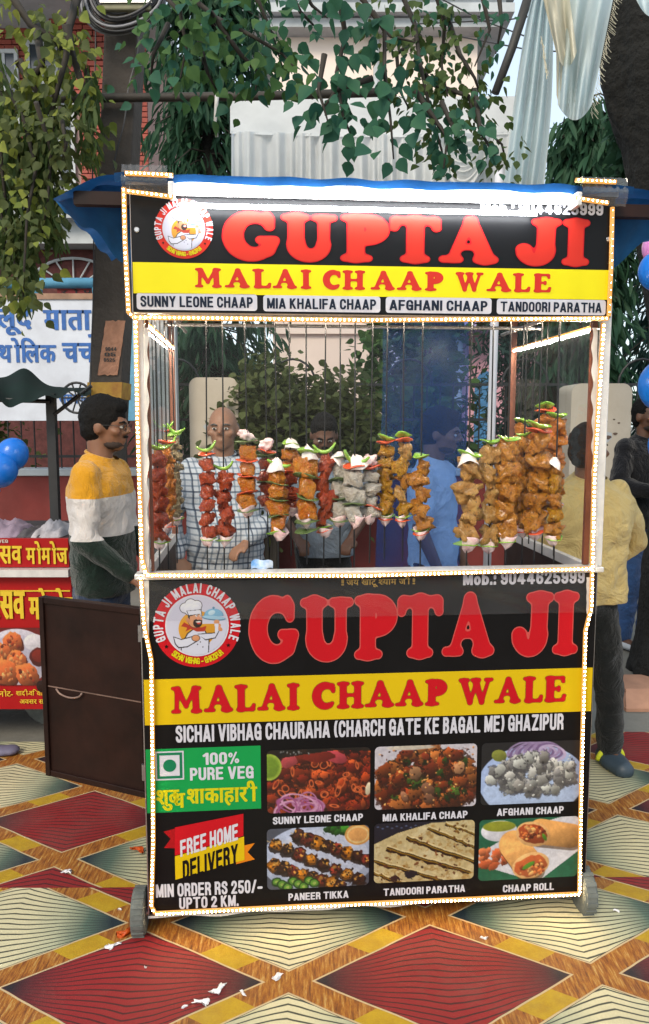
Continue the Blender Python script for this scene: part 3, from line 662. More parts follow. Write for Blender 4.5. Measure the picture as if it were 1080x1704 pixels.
# banner: bands as separate sheets, 1.5 mm proud of one another
part('banner', BOX(XB0 + .004, -.0052, ZB + .004, XB1 - .004, -.0005, ZL - .014), V_BLACK)
def sheet(name, r, m, off, **kw):
    x0, z0, x1, z1 = r; return part(name, MB().quad((x0, -off, z0), (x1, -off, z0), (x1, -off, z1), (x0, -off, z1)), m, **kw)
def rrect(mb, x0, z0, x1, z1, off, c, n=5):
    pts = []
    for (cx, cz, a0) in ((x1-c, z1-c, 0), (x0+c, z1-c, 90), (x0+c, z0+c, 180), (x1-c, z0+c, 270)):
        for i in range(n + 1): a = rad(a0 + 90*i/n); pts.append((cx + c*math.cos(a), -off, cz + c*math.sin(a)))
    mb.add(pts[::-1], [tuple(range(len(pts)))]); return mb
O1 = .0055
r = rect(246, 1131, 972, 1207, O1); sheet('yellow_band', (XB0 + .006, r[1], XB1 - .006, r[3]), V_YEL, O1)
def cooper_part(s, xr, z0, z1, off, m, edge=None, iso=.03):
    lets = [c for c in s if c != ' ']
    for nm, is_, o_, mm in (('letter_outline', iso, off, edge), ('lettering', 0, off + .0004, m)):
        if mm is None: continue
        mb = MB()
        for ch, (a, b) in zip(lets, xr):
            xa, xb = fx(a, 1050 if z0 < 1.2 else 400, off), fx(b, 1050 if z0 < 1.2 else 400, off)
            g = glyph(ch, 0)[0]; ax, bx = min(p[0] for p in g), max(p[0] for p in g); ay, by = min(p[1] for p in g), max(p[1] for p in g)
            v, f = glyph(ch, is_)
            mb.add([(xa + (p[0]-ax)/(bx-ax)*(xb-xa), -o_, z0 + (p[1]-ay)/(by-ay)*(z1-z0)) for p in v], f)
        part(nm, mb, mm)
def sans(s, r, off, m, w=.05, o=.012, **kw):
    x0, z0, x1, z1 = r; part('lettering', fit(bold2d(s, w, o), x0, z0, x1, z1, off, MB(), **kw), m)
r = rect(415, 993, 961, 1104, .007); cooper_part('GUPTA JI', [(415,496),(501,587),(591,660),(662,736),(737,822),(853,919),(921,961)], r[1], r[3], .0059, V_RED, V_EDGE, .018)
r = rect(285, 1142, 945, 1189, .007); cooper_part('MALAI CHAAP WALE', [(282,334),(337,386),(389,424),(427,474),(477,498),(519,558),(561,606),(608,657),(659,706),(709,746),(765,823),(825,870),(873,907),(910,946)], r[1], r[3], .0060, V_RED, V_OLIVE, .013)
sans('SICHAI VIBHAG CHAURAHA (CHARCH GATE KE BAGAL ME) GHAZIPUR', rect(292, 1208, 938, 1236, .006), .006, V_WHITE, .07)
sans('Mob.: 9044625999', rect(771, 952, 973, 974, .006), .006, V_WHITE, .07, .01)
x0, z0, x1, z1 = rect(568, 961, 691, 978, .006)
part('lettering', fit(deva(['!', '!', ' ', 'ज', 'य', ' ', 'ख', 'ा', 'ट', ('ू', 1, -.3, 0, 0), ' ', ('श', .74, 0, 0, None), 'य', 'ा', 'म', ' ', 'ज', 'ी', ' ', '!', '!'], .01), x0, z0, x1, z1, .006, MB()), V_GOLD)
# round emblem
def emblem(cx, cz, rr, off, lit=False):
    def disc(r0, o, m, nm):
        mb = MB(); pts = [(cx + r0*math.cos(rad(a*5)), -o, cz + r0*math.sin(rad(a*5))) for a in range(72)]; mb.add(pts, [tuple(range(72))[::-1]]); return part(nm, mb, m)
    disc(rr, off, V_RED2 if lit else V_RED, 'emblem_disc'); disc(rr*.735, off + .001, V_WHITE, 'emblem_disc')
    pc = chef(170); yy, xx = np.mgrid[0:170, 0:170]; mk = np.hypot(xx - 84.5, yy - 84.5) < 84
    obj('emblem_picture', pic_mesh(pc, cx - rr*.70, cz - rr*.70, cx + rr*.70, cz + rr*.70, off + .002, mask=mk), PRINT_M, cart)
    def arc_text(s, a0, a1, rad_, size, m, inside=False):
        mb = MB(); ws = []; gl = []
        for ch in s:
            if ch == ' ': ws.append(.42); gl.append(None); continue
            l = bold2d(ch, .05, .012); xs = [p[0] for q in l for p in q[0]]; ax, bx = min(xs), max(xs); ws.append(bx - ax + .1); gl.append((l, ax, bx))
        tot = sum(ws); t = 0
        for wch, g in zip(ws, gl):
            a = rad(a0 + (a1 - a0) * (t + wch/2) / tot); t += wch
            if g is None: continue
            l, ax, bx = g; ca, sa = math.cos(a), math.sin(a)
            for vs, fs, k in l:
                out = []
                for (px, py) in vs:
                    u = (px - (ax+bx)/2) * size * .82; v_ = (py - .36) * size
                    if inside: X = cx + ca*rad_ - sa*u - ca*v_; Z = cz + sa*rad_ + ca*u - sa*v_
                    else: X = cx + ca*rad_ + sa*u + ca*v_; Z = cz + sa*rad_ - ca*u + sa*v_
                    out.append((X, -off - .002 - k*.0001, Z))
                mb.add(out, fs)
        part('lettering', mb, m)
    arc_text('GUPTA JI MALAI CHAAP WALE', 205, -25, rr*.865, rr*.235, V_WHITE)
    arc_text('SICHAI VIBHAG - GHAZIPUR', 228, 312, rr*.865, rr*.15, V_LIME, True)
    for a in (214, 326):
        mb = MB(); pts = []
        for k in range(10): q = rr*.055*(1 if k % 2 == 0 else .42); t = rad(90 + 36*k); pts.append((cx + rr*.865*math.cos(rad(a)) + q*math.cos(t), -off - .002, cz + rr*.865*math.sin(rad(a)) + q*math.sin(t)))
        mb.add(pts + [(cx + rr*.865*math.cos(rad(a)), -off - .002, cz + rr*.865*math.sin(rad(a)))], [(10, (k+1) % 10, k) for k in range(10)]); part('star', mb, V_BLACK)
cx, cz = FP(328, 1041, .006); emblem(cx, cz, abs(fx(400, 1041, .006) - fx(256, 1041, .006)) / 2, .006)
# green vegetarian box
r = rect(250, 1247, 434, 1353, O1); sheet('green_box', (XB0 + .006, r[1], r[2], r[3]), V_GREEN, O1)
def veg(x0, y0, x1, y1):
    for d, m, o in ((0, V_WHITE, .0065), (.0045, V_DGREEN, .0072), (.0125, V_WHITE, .008)):
        a = rect(x0, y0, x1, y1, o); sheet('vegetarian_mark', (a[0]+d, a[1]+d, a[2]-d, a[3]-d), m, o)
    a = rect(x0, y0, x1, y1, .0088); cx, cz = (a[0]+a[2])/2, (a[1]+a[3])/2; q = (a[2]-a[0])*.23
    part('vegetarian_mark', MB().add([(cx + q*math.cos(rad(t*10)), -.0088, cz + q*math.sin(rad(t*10))) for t in range(36)], [tuple(range(36))[::-1]]), V_DGREEN)
veg(258, 1251, 306, 1299)
sans('100%', rect(337, 1253, 398, 1273, .0066), .0066, V_WHITE, .07); sans('PURE VEG', rect(316, 1278, 422, 1299, .0066), .0066, V_WHITE, .07)
SHUDDH = ['श', ('ु', 1, -.34, 0, 0), ('द', 1, 0, 0, None), ('ध', 1, -.28, -.16, .18), ' ', 'श', 'ा', 'क', 'ा', 'ह', 'ा', 'र', 'ी']
x0, z0, x1, z1 = rect(259, 1305, 428, 1350, .0066)
part('lettering', fit(deva(SHUDDH, .014, .06), x0, z0, x1, z1, .0066, MB()), V_LIME)
# ribbon
def ppoly(pts, off, m, nm): return part(nm, MB().add([(fx(x, y, off), -off, fz(x, y, off)) for x, y in pts], [tuple(range(len(pts)))[::-1]]), m)
ppoly([(272,1384),(305,1375),(300,1412),(273,1411),(284,1396)], .0058, vinyl('dark_red_vinyl', (.4, .008, .012)), 'ribbon'); ppoly([(392,1410),(424,1403),(412,1418),(424,1430),(393,1438)], .0058, V_ORG, 'ribbon')
ppoly([(291,1377),(405,1354),(405,1391),(291,1424)], .0066, V_RED, 'ribbon'); ppoly([(291,1425),(406,1392),(407,1431),(292,1464)], .0066, V_YEL, 'ribbon')
x0, z0 = FP(300, 1413, .0075); x1, z1 = FP(396, 1377, .0075); part('lettering', fit(bold2d('FREE HOME', .06, .006), x0, z0 - .002, x1, z1 - .010, .0075, MB(), shear=.27), V_WHITE)
x0, z0 = FP(304, 1452, .0075); x1, z1 = FP(396, 1412, .0075); part('lettering', fit(bold2d('DELIVERY', .07, .008), x0, z0 - .002, x1, z1 - .008, .0075, MB(), shear=.29), V_BLACK)
sans('MIN ORDER RS 250/-', rect(259, 1472, 437, 1494, .006), .006, V_WHITE, .07); sans('UPTO 2 KM.', rect(298, 1494, 397, 1513, .006), .006, V_WHITE, .07)
# food photographs
PH = [((444,1249,616,1354), 'SUNNY LEONE CHAAP', (454,1360,604,1372)), ((624,1243,793,1348), 'MIA KHALIFA CHAAP', (637,1355,778,1367)), ((802,1237,966,1340), 'AFGHANI CHAAP', (827,1346,938,1358)),
      ((444,1380,614,1481), 'PANEER TIKKA', (480,1487,580,1499)), ((623,1371,789,1470), 'TANDOORI PARATHA', (638,1479,774,1491)), ((798,1365,962,1466), 'CHAAP ROLL', (837,1473,922,1485))]
for i, (q, s, c) in enumerate(PH):
    x0, z0, x1, z1 = rect(*q, .006); obj('food_photo', pic_mesh(food(i), x0, z0, min(x1, XB1 - .012), z1, .006, .014), PRINT_M, cart, label=['printed photo of red saucy chaap with lime and onion rings', 'printed photo of browned chaap pieces with greens', 'printed photo of pale creamy chaap on a white plate', 'printed photo of paneer skewers with sliced chilli', 'printed photo of stacked flatbread wedges', 'printed photo of two filled rolls on a white plate'][i])
    sans(s, rect(*c, .006), .006, V_WHITE, .08, .014)
# plastic film over the banner top, folded edge
part('plastic_film', MB().sheet(lambda u, v: (XB0 + .01 + u*(W - .01), -.0125 - .002*math.sin(u*9) - .001*math.sin(v*7 + u*20), fz(300, 1031) + (ZL - .015 - fz(300, 1031))*v), 40, 6), glass('clear_plastic_film', (.95, .95, .96), 1.0, .035), smooth=True)

# ---- glass case
gx0 = fx(236, 750, .0); gx1 = fx(999, 750)
for x in (gx0, gx1): part('post', BOX(x - .014, -.012, ZL + .008, x + .014, .012, ZS0 + .05), M_ALU, bevel=.003)
part('inner_frame', BOX(gx1 - .032, .014, ZL + .008, gx1 - .016, .03, ZS0 + .05), M_WOODFR)
part('inner_frame', BOX(gx0 + .016, .014, ZL + .008, gx0 + .024, .028, ZS0 + .05), M_WOODFR)
for x in (gx0 + .0, gx1 - .0): part('back_post', BOX(x - .011, DEP - .022, ZL + .004, x + .011, DEP, ZR - .02), M_WOODFR)
part('glass_pane', MB().quad((gx0 + .015, 0, ZL + .008), (gx1 - .015, 0, ZL + .008), (gx1 - .015, 0, ZS0 + .03), (gx0 + .015, 0, ZS0 + .03)), glass('clear_front_glass', (.99, .99, .99), .45))
for x in (gx0, gx1): part('glass_pane', MB().quad((x, .034, ZL + .006), (x, DEP - .024, ZL + .006), (x, DEP - .024, ZR - .04), (x, .034, ZR - .04)), glass('clear_side_glass', (.96, .98, .98), .5, .006))
for yy in (.06, .45): part('hanging_rail', MB().cyl((gx0 + .02, yy, ZS0 + .03), (gx1 - .02, yy, ZS0 + .03), .006), M_STEEL)
for x in (gx0 + .06, gx1 - .06): part('hanging_rail', MB().cyl((x, .08, ZS0 + .045), (x, DEP - .05, ZS0 + .045), .006), M_STEEL)
t = NT('blue_reflection_film'); tp = t.n('ShaderNodeBsdfTransparent'); tp.inputs[0].default_value = (.42, .62, .98, 1); t.set(color=(.02, .13, .55), rough=.3); mx = t.n('ShaderNodeMixShader'); mx.inputs[0].default_value = .16
t.t.links.new(tp.outputs[0], mx.inputs[1]); t.t.links.new(t.b.outputs[0], mx.inputs[2]); t.t.links.new(mx.outputs[0], t.out.inputs[0]); M_BLUEREFL = t.m
# ---- head sign
SO = .05
part('sign_box', BOX(XSL, -SO + .006, ZS0, XSR, .03, ZR - .012), M_ALU, bevel=.002)
part('sign_face', BOX(XSL + .003, -SO, ZS0 + .003, XSR - .003, -SO + .0055, ZR - .014), V_BLACK)
o = SO + .0015
r = rect(220, 436, 1013, 488, o); sheet('yellow_band', (XSL + .005, r[1], XSR - .005, r[3]), V_YEL2, o)
o = SO + .0019
r = rect(371, 350, 979, 433, o); cooper_part('GUPTA JI', [(371,464),(469,560),(568,647),(649,733),(732,829),(860,933),(937,980)], r[1], r[3], o, V_RED2, V_RED, .018)
r = rect(323, 445, 920, 479, o); cooper_part('MALAI CHAAP WALE', [(323,368),(373,415),(419,451),(453,494),(500,518),(537,567),(570,608),(617,658),(661,703),(708,739),(759,806),(811,853),(855,885),(890,920)], r[1], r[3], o, V_RED2)
for q, s in (((227,487,428,515), 'SUNNY LEONE CHAAP'), ((438,491,633,520), 'MIA KHALIFA CHAAP'), ((642,494,818,523), 'AFGHANI CHAAP'), ((827,497,1008,524), 'TANDOORI PARATHA')):
    x0, z0, x1, z1 = rect(*q, SO + .0015); z0 = max(z0, ZS0 + .008); part('name_plate', rrect(MB(), x0, z0, x1, z1, SO + .0015, .008), V_WHITE)
    h = z1 - z0; sans(s, (x0 + .010, z0 + h*.17, x1 - .012, z1 - h*.18), SO + .0025, V_NAVY, .07, .008)
sans('Mob.: 9044625999', rect(800, 334, 1004, 354, o), o, V_WHITE, .07, .01)
cx, cz = FP(306, 381, o); emblem(cx, cz, (fx(355, 381, o) - fx(258, 381, o)) / 2, o, True)
for x in (XSL + .018, XSR - .018): part('screw', MB().lathe((x, -SO - .004, fz(600, 390, SO)), [(.006, 0), (.008, .003), (.004, .006)], 10, 'Y'), M_STEEL)
# ---- tube lights on the top edge
tz = (fz(290, 317, .09), fz(290, 340, .09))
tx0, tx1 = fx(292, 325, .09), fx(955, 325, .09)
part('tube_light', MB().cyl((tx0, -.088, tz[0]), (tx1, -.088, tz[0]), .010, n=14), E_TUBE, smooth=False)
part('tube_light', MB().cyl((tx0 + .01, -.082, tz[1]), (tx1 - .10, -.082, tz[1]), .006, n=14), E_TUBE)
part('lamp_holder', BOX(tx0 - .004, -.070, tz[0] - .004, tx1 + .004, -.052, tz[0] + .03), M_ALU, bevel=.003)
for x in (tx0 - .01, tx1 + .01): part('end_cap', BOX(x - .008, -.106, tz[0] - .018, x + .008, -.052, tz[0] + .02), M_ALU, bevel=.004)
# ---- roof with blue tarpaulin
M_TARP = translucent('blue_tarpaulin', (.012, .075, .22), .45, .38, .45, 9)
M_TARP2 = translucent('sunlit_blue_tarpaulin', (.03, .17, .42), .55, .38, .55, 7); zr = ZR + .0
part('roof_frame', BOX(XSL - .01, -.04, zr - .008, XSR + .01, DEP + .04, zr + .012), M_STEEL)
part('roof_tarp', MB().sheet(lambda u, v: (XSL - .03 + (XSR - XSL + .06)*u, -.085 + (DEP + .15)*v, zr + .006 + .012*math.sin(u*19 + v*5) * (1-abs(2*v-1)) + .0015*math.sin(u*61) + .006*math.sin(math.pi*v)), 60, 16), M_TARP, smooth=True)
part('tarp_hem', MB().sheet(lambda u, v: (XSL - .03 + (XSR - XSL + .06)*u, -.087 - .006*math.sin(u*47) - .004*v, zr + .006 + .0015*math.sin(u*61) - (.020 + .0025*math.sin(u*23 + 1))*(1 - v)), 80, 3), M_TARP, smooth=True)
for sgn, xe in ((-1, XSL), (1, XSR)):
    part('eave_bar', BOX(min(xe, xe + sgn*.16) , .02, zr - .045, max(xe, xe + sgn*.16), .05, zr - .010), M_BROWN)
    part('eave_bar', BOX(min(xe, xe + sgn*.16), DEP - .05, zr - .045, max(xe, xe + sgn*.16), DEP - .02, zr - .010), M_BROWN)
    def flap(u, v, sgn=sgn, xe=xe):
        # hangs from the eave: pointed outer end, lower edge falling back to the sign box
        ln = .205 if sgn < 0 else .30
        x = xe + sgn*(.01 + ln*u); top = zr + .02 - .05*u*u; bot = zr - .19*(1-u)**1.6 - .045 + .01*math.sin(u*14)
        return (x, .055 + .10*v + .012*math.sin(u*12 + v*4), top*(1 - v) + bot*v)
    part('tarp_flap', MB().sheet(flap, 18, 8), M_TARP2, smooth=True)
    def eave(u, v, sgn=sgn, xe=xe): return (xe + sgn*(.005 + (.205 if sgn < 0 else .30)*u), .0 + (DEP + .02)*v, zr + .024 - .055*u*u + .008*math.sin(v*17 + u*5))
    part('tarp_eave', MB().sheet(eave, 10, 20), M_TARP, smooth=True)
# clear plastic wrapped round the roof corners
M_WRAP = glass('crinkled_clear_wrap', (.9, .88, .8), 1.6, .12)
for x0, x1 in ((XSL - .012, tx0 - .02), (tx1 + .02, XSR + .012)):
    part('corner_wrap', MB().sheet(lambda u, v, a=x0, b=x1: (a + (b-a)*u, -.098 + .05*abs(v-.5)*.6 + .003*math.sin(u*40+v*9), zr - .045 + .075*v), 24, 8), M_WRAP, smooth=True)
# ---- LED strips
def strip(path, off, side, pitch=.0126, r=.0034, hose=True, n_per=1, nm='led_strip'):
    """path: photo points on the cart face; beads every `pitch` metres in a hose that glows with their halo"""
    P3 = [Vector((fx(x, y, off), -off, fz(x, y, off))) for x, y in path]
    if hose: h = part(nm, MB().tube(P3, .0064, 8), LEDHOSE, smooth=True)
    mb = MB(); tot = 0
    for a, b in zip(P3[:-1], P3[1:]):
        L_ = (b - a).length; n = max(1, int(L_ / pitch))
        for i in range(n):
            c = a.lerp(b, (i + .5) / n) + Vector((0, -.0055, 0)); s_ = r * .86 * R.uniform(.8, 1.1); mb.sph(c, (s_, s_*.7, s_), 6, 4)
    return obj('led_bead', mb, E_LED, h if hose else cart, local=True, kind='stuff')
strip([(206,312),(208,400),(214,520),(222,527)], .062, 0)
strip([(222,528),(600,533),(1012,530)], .058, 0, .0128, .0033)
strip([(1019,345),(1017,440),(1013,526)], .058, 0, .018, .002)
strip([(226,532),(229,700),(236,930),(243,955)], .022, 0, .0128, .0041)
strip([(243,957),(600,958),(985,946)], .03, 0, .0122, .0038)
strip([(234,958),(240,1040),(252,1100),(254,1250),(255,1400),(252,1508),(258,1519)], .017, 0, .0128, .0041)
strip([(258,1520),(500,1508),(760,1497),(965,1487)], .017, 0, .0122, .0038)
strip([(964,1486),(967,1300),(972,1120),(974,1050),(984,1010),(988,800),(1000,600),(1004,538)], .022, 0, .0128, .0041)
strip([(208,288),(288,292)], .10, 0, .011, .003); strip([(210,318),(288,328)], .10, 0, .011, .003); strip([(958,300),(1025,303)], .10, 0, .012, .0028); strip([(958,330),(1012,338)], .10, 0, .012, .003)
# strips inside the case: an unseen one added under the sign's back edge to brighten the skewers, and down both side rails
def strip3(a, b, n):
    a, b = Vector(a), Vector(b); h = part('led_strip', MB().tube([a, b], .005, 6), LEDHOSE, smooth=True); mb = MB()  # also makes the added unseen strip under the sign's back edge
    for i in range(n): mb.sph(a.lerp(b, (i + .5)/n) + Vector((0, 0, -.0065)), (.0035, .0035, .003), 6, 4)
    obj('led_bead', mb, E_LEDFILL, h, local=True, kind='stuff')  # boosted beads, also on the added unseen strip
strip3((gx0 + .03, .030, ZS0 + .012), (gx1 - .03, .030, ZS0 + .012), 90)
for x in (gx0 + .012, gx1 - .012): strip3((x, .06, ZS0 - .01), (x, DEP - .05, ZS0 - .01), 56)
M_PLEAT = translucent('white_plastic_sleeve', (.75, .74, .72), .3, .4)
def sleeve(u, v): 
    y_ = 545 + 400*v; x = fx(994, y_, .024); return (x - .012 + .016*u + .003*math.sin(v*60)*(1-u), -.0165 - .002*math.sin(v*37 + u), fz(994, y_, .024))
part('plastic_sleeve', MB().sheet(sleeve, 3, 70), M_PLEAT, smooth=True)
def sleeve2(u, v):
    y_ = 545 + 400*v; x = fx(241, y_, .024); return (x - .004 + .012*u + .003*math.sin(v*47)*u, -.0165 - .002*math.sin(v*31 + u), fz(241, y_, .024))
part('plastic_sleeve', MB().sheet(sleeve2, 3, 70), M_PLEAT, smooth=True)
part('plastic_sleeve', MB().sheet(lambda u, v: (fx(980, 960 + 60*v, .01) - .010 + .02*u, -.016 - .002*math.sin(v*20), fz(980, 960 + 60*v, .01)), 2, 10), M_PLEAT, smooth=True)
part('plastic_sleeve', MB().sheet(lambda u, v: (fx(240, 965 + 95*v, .01) - .004 + .018*u, -.0145 - .002*math.sin(v*20), fz(240, 965 + 95*v, .01)), 2, 10), M_PLEAT, smooth=True)
part('banner_hem', MB().sheet(lambda u, v: (XB0 + (XB1-XB0)*u, -.006 - .003*math.sin(u*50), ZB - .008 + .003*math.sin(u*31) + .008*v), 80, 1), M_PLEAT)
# ---- wheels
M_RUB = mat('dusty_grey_rubber', (.11, .12, .11), .85, .4, 12, .4, 40, .004)
def wheel(x, y, rr, w):
    o_ = part('wheel', MB().lathe((x, y, rr), [(rr*.55, 0), (rr*.9, 0), (rr, w*.15), (rr, w*.85), (rr*.9, w), (rr*.55, w)], 30, 'X'), M_RUB, bevel=.002)
    mb = MB()
    for k in range(15):
        a = 2*math.pi*k/15; M_ = Matrix.Translation((x + w/2, y, rr)) @ Matrix.Rotation(a, 4, 'X'); b = MB().box((-w*.42, -rr*.09, rr*.985), (w*.42, rr*.09, rr*1.05)); b.xf(M_); mb.add(b.v, b.f)
    obj('tread', mb, M_RUB, o_, local=True); obj('hub', MB().lathe((x - .004, y, rr), [(rr*.18, 0), (rr*.28, .004), (rr*.5, .01), (rr*.5, w - .01), (rr*.28, w - .004), (rr*.18, w + .01)], 20, 'X'), M_STEEL, o_, local=True)
wheel(-.047, .03, .069, .042); wheel(W - .012, .02, .072, .042); wheel(-.05, DEP - .1, .078, .042); wheel(W - .012, DEP - .1, .078, .042)
part('axle', MB().cyl((-.05, .03, .069), (W + .03, .03, .070), .009), M_STEEL); part('axle', MB().cyl((-.06, DEP - .1, .078), (W + .03, DEP - .1, .078), .009), M_STEEL)
# ---- open rear door leaf
pA, pB = at(74, 1140, 2.44), at(236, 1150, 2.285); zA0, zA1 = at(82, 1288, 2.44).z, at(66, 992, 2.44).z; pA.z = 0; pB.z = 0
d_ = (pB - pA).normalized(); Ld = (pB - pA).length; nrm = Vector((d_.y, -d_.x, 0)); DM = CART_I @ Matrix(((d_.x, -nrm.x, 0, pA.x), (d_.y, -nrm.y, 0, pA.y), (0, 0, 1, 0), (0, 0, 0, 1)))
door = part('door', MB().box((.014, -.003, zA0 + .01), (Ld, .010, zA1 - .01)).xf(DM), M_BROWN)
fr = MB().box((0, -.012, zA0), (.018, .018, zA1)); obj('door_frame', fr.xf(DM), M_BROWN, door, local=True, bevel=.002)
for z_ in (zA0, zA1 - .020): obj('door_frame', MB().box((.019, -.010, z_), (Ld + .01, .016, z_ + .020)).xf(DM), M_BROWN, door, local=True, bevel=.002)
M_RUBBED = mat('rubbed_edge_metal', (.22, .14, .11), .4, .4, 20, metal=.3)
zz = at(72, 1140, 2.44).z; obj('door_seam', MB().box((.02, -.006, zz), (Ld, -.003, zz + .003)).xf(DM), M_RUBBED, door, local=True)
hp = [(.060 + .105*k/10, -.013, zz + .001 - .022*math.sin(math.pi*k/10)**.5) for k in range(11)]
obj('handle', MB().tube(hp, .003, 8).xf(DM), M_RUBBED, door, local=True, smooth=True)
obj('latch', MB().lathe((-.010, 0, zz - .005), [(.008, -.008), (.019, -.006), (.019, .006), (.008, .008)], 16, 'Y').xf(DM), M_BROWN, door, local=True)
for z_ in (zA0 + .06, zA1 - .1): obj('hinge', MB().cyl((Ld + .008, -.012, z_), (Ld + .008, -.012, z_ + .05), .006).xf(DM), M_STEEL, door, local=True)
# ---- blue sheet added to imitate a reflection in the front glass, and packet
bs = obj('blue_reflection_sheet', MB().sheet(lambda u, v: (fx(632, 700, -.62) + .0 + (fx(772, 700, -.62) - fx(632, 700, -.62))*u + .012*math.sin(v*5), .62 + .02*math.sin(u*9 + v*3), ZR - .05 - (ZR - .05 - .82)*v), 24, 24).xf(CART_M), M_BLUEREFL, None, smooth=True)
tag(bs, 'added translucent blue sheet imitating a reflection on the front glass, behind the middle skewers', 'reflection sheet')
pk = thing('snack_packet', 'small blue and white plastic packet lying on the ledge behind the glass', 'packet')
x, z = FP(436, 945, -.03)
def pkf(u, v): return CART_M @ Vector((x - .032 + .064*u, .045 + .012*math.sin(u*5)*v, ZL + .004 + .030*v*(1 - .5*abs(u-.55)) + .004*math.sin(u*9)))
ob = obj('wrapper', MB().sheet(pkf, 10, 6).sheet(lambda u, v: pkf(u, 1-v) + Vector((0, .014*math.sin(math.pi*v), 0)), 10, 6), mat('packet_blue_white', (.7, .75, .8), .3, .1, 22, c2=(.02, .25, .65)), pk, smooth=True)
# ================================================================== THE SKEWERS
def blobmesh(seed, shape='cube', amp=.25, sub=3):
    """one lump of marinated food, about 1 unit across"""
    bm = bmesh.new()
    if shape == 'cube':
        bmesh.ops.create_cube(bm, size=.82); bmesh.ops.subdivide_edges(bm, edges=bm.edges[:], cuts=5, use_grid_fill=True)
        for v in bm.verts:      # round the block
            p = v.co; q = p.normalized() * .50; v.co = p.lerp(q, .42)
    else:
        bmesh.ops.create_icosphere(bm, subdivisions=sub, radius=.5)
    rr = random.Random(seed); off = Vector((rr.uniform(0, 50), rr.uniform(0, 50), rr.uniform(0, 50)))
    sk = (rr.uniform(-.2, .2), rr.uniform(-.2, .2))
    for v in bm.verts:
        n = v.co.normalized(); k = mnoise.noise(v.co * 2.3 + off) * amp + mnoise.noise(v.co * 5 + off) * amp * .6 - (abs(mnoise.noise(v.co * 8 + off)) * amp * .6)
        v.co += n * k; v.co.x += sk[0] * v.co.z; v.co.y += sk[1] * v.co.z
    me = bpy.data.meshes.new('chunk'); bm.to_mesh(me); bm.free(); me.polygons.foreach_set('use_smooth', [True]*len(me.polygons)); return me
def slicemesh(seed, r0=.5, curl=.2, th=.16):
    """a curved slice of onion, tomato or pepper"""
    rr = random.Random(seed); mb = MB(); a0 = rr.uniform(0, 6)
    prof = [(0.02, th*.5), (r0*.6, th*.5 + curl*.25), (r0, th*.35 + curl*.7), (r0*1.03, curl*.75), (r0*.6, -th*.4 + curl*.2), (.02, -th*.5)]
    mb.lathe((0, 0, 0), prof, 16)
    mb.v = [(x*(1 + .18*math.sin(3*math.atan2(y, x) + a0)), y*(1 + .15*math.cos(2*math.atan2(y, x) + a0)), z + .10*math.sin(2*math.atan2(y, x) + a0)) for x, y, z in mb.v]
    return mesh_of('slice', mb, True)
def stripmesh(seed):
    """a curled strip of green pepper seen edge on"""
    rr = random.Random(seed); mb = MB(); a = rr.uniform(-.4, .4); up = rr.uniform(.15, .5)
    pts = [(-.62 + 1.24*k/8, .15*math.sin(k*.7 + a), up*(2*k/8 - 1)**2 + a*.25*(2*k/8 - 1)) for k in range(9)]
    mb.tube(pts, [.05 + .10*math.sin(math.pi*(k + .5)/9) for k in range(9)], 8, True, .8); return mesh_of('pepper_strip', mb, True)
def foodmat(name, c, c2, rough=.32, spot=None, bump=.9, sc=60):
    t = NT(name); oi = t.n('ShaderNodeObjectInfo'); r = oi.outputs['Random']
    tc = t.n('ShaderNodeTexCoord'); va = t.n('ShaderNodeVectorMath', operation='ADD'); t.t.links.new(tc.outputs['Object'], va.inputs[0])
    cb = t.n('ShaderNodeCombineXYZ'); t.put(cb.inputs[0], t.M('MULTIPLY', r, 37)); t.put(cb.inputs[1], t.M('MULTIPLY', r, 91)); t.t.links.new(cb.outputs[0], va.inputs[1])
    co_ = va.outputs[0]
    f = t.noise(2.4, 6, .7, co_, .6)
    cc = t.ramp(f, [(.32, c2), (.52, c), (.72, tuple(min(1, x*1.25) for x in c))])
    cc = t.mix(t.M('MULTIPLY', r, .25), cc, c2)
    if spot is not None: cc = t.mix(t.ramp(t.noise(7, 5, .6, co_), [(.58, 0.0), (.66, .8)]), cc, spot)
    char = t.ramp(t.noise(3.6, 7, .75, co_, 1.2), [(.62, 0.0), (.76, .45)])
    if not name.startswith(('cream', 'pink', 'white', 'green', 'red_t')): cc = t.mix(char, cc, tuple(x*.16 for x in c2))
    t.set(color=cc, rough=t.M('ADD', t.M('MULTIPLY', t.noise(5, 3, .5, co_), .3), rough - .18), spec=.6, coat=.5)
    t.b.inputs['Coat Roughness'].default_value = .18
    t.bump(t.noise(5, 8, .7, co_), bump, .12); return t.m
F_ORANGE = foodmat('orange_paneer_marinade', (1.0, .34, .015), (.88, .15, .01), spot=(.85, .42, .08))
F_RED = foodmat('red_marinade', (.80, .11, .02), (.58, .04, .01), .4, spot=(.62, .16, .05))
F_WHITE = foodmat('cream_marinade', (1.0, .93, .82), (.92, .82, .68), .45, spot=(.86, .78, .58))
F_BROWN = foodmat('brown_masala', (.92, .37, .035), (.70, .22, .015), .4, spot=(.18, .09, .02))
F_YELL = foodmat('turmeric_marinade', (.95, .47, .02), (.75, .27, .01), .38, spot=(.22, .12, .02))
F_OCHRE = foodmat('ochre_masala', (.95, .52, .14), (.78, .33, .05), .5, spot=(.26, .13, .03))
F_ORCH = foodmat('orange_masala_chaap', (1.0, .34, .02), (.82, .17, .01), .45, spot=(.40, .12, .01))
F_BEIGE = foodmat('pale_noodle_crust', (.70, .55, .30), (.50, .34, .15), .6, spot=(.82, .70, .45), bump=1)
F_ONION = foodmat('pink_white_onion', (.78, .62, .60), (.62, .34, .38), .3, bump=.15)
F_ONIONW = foodmat('white_onion', (.84, .80, .76), (.66, .52, .50), .3, bump=.15)
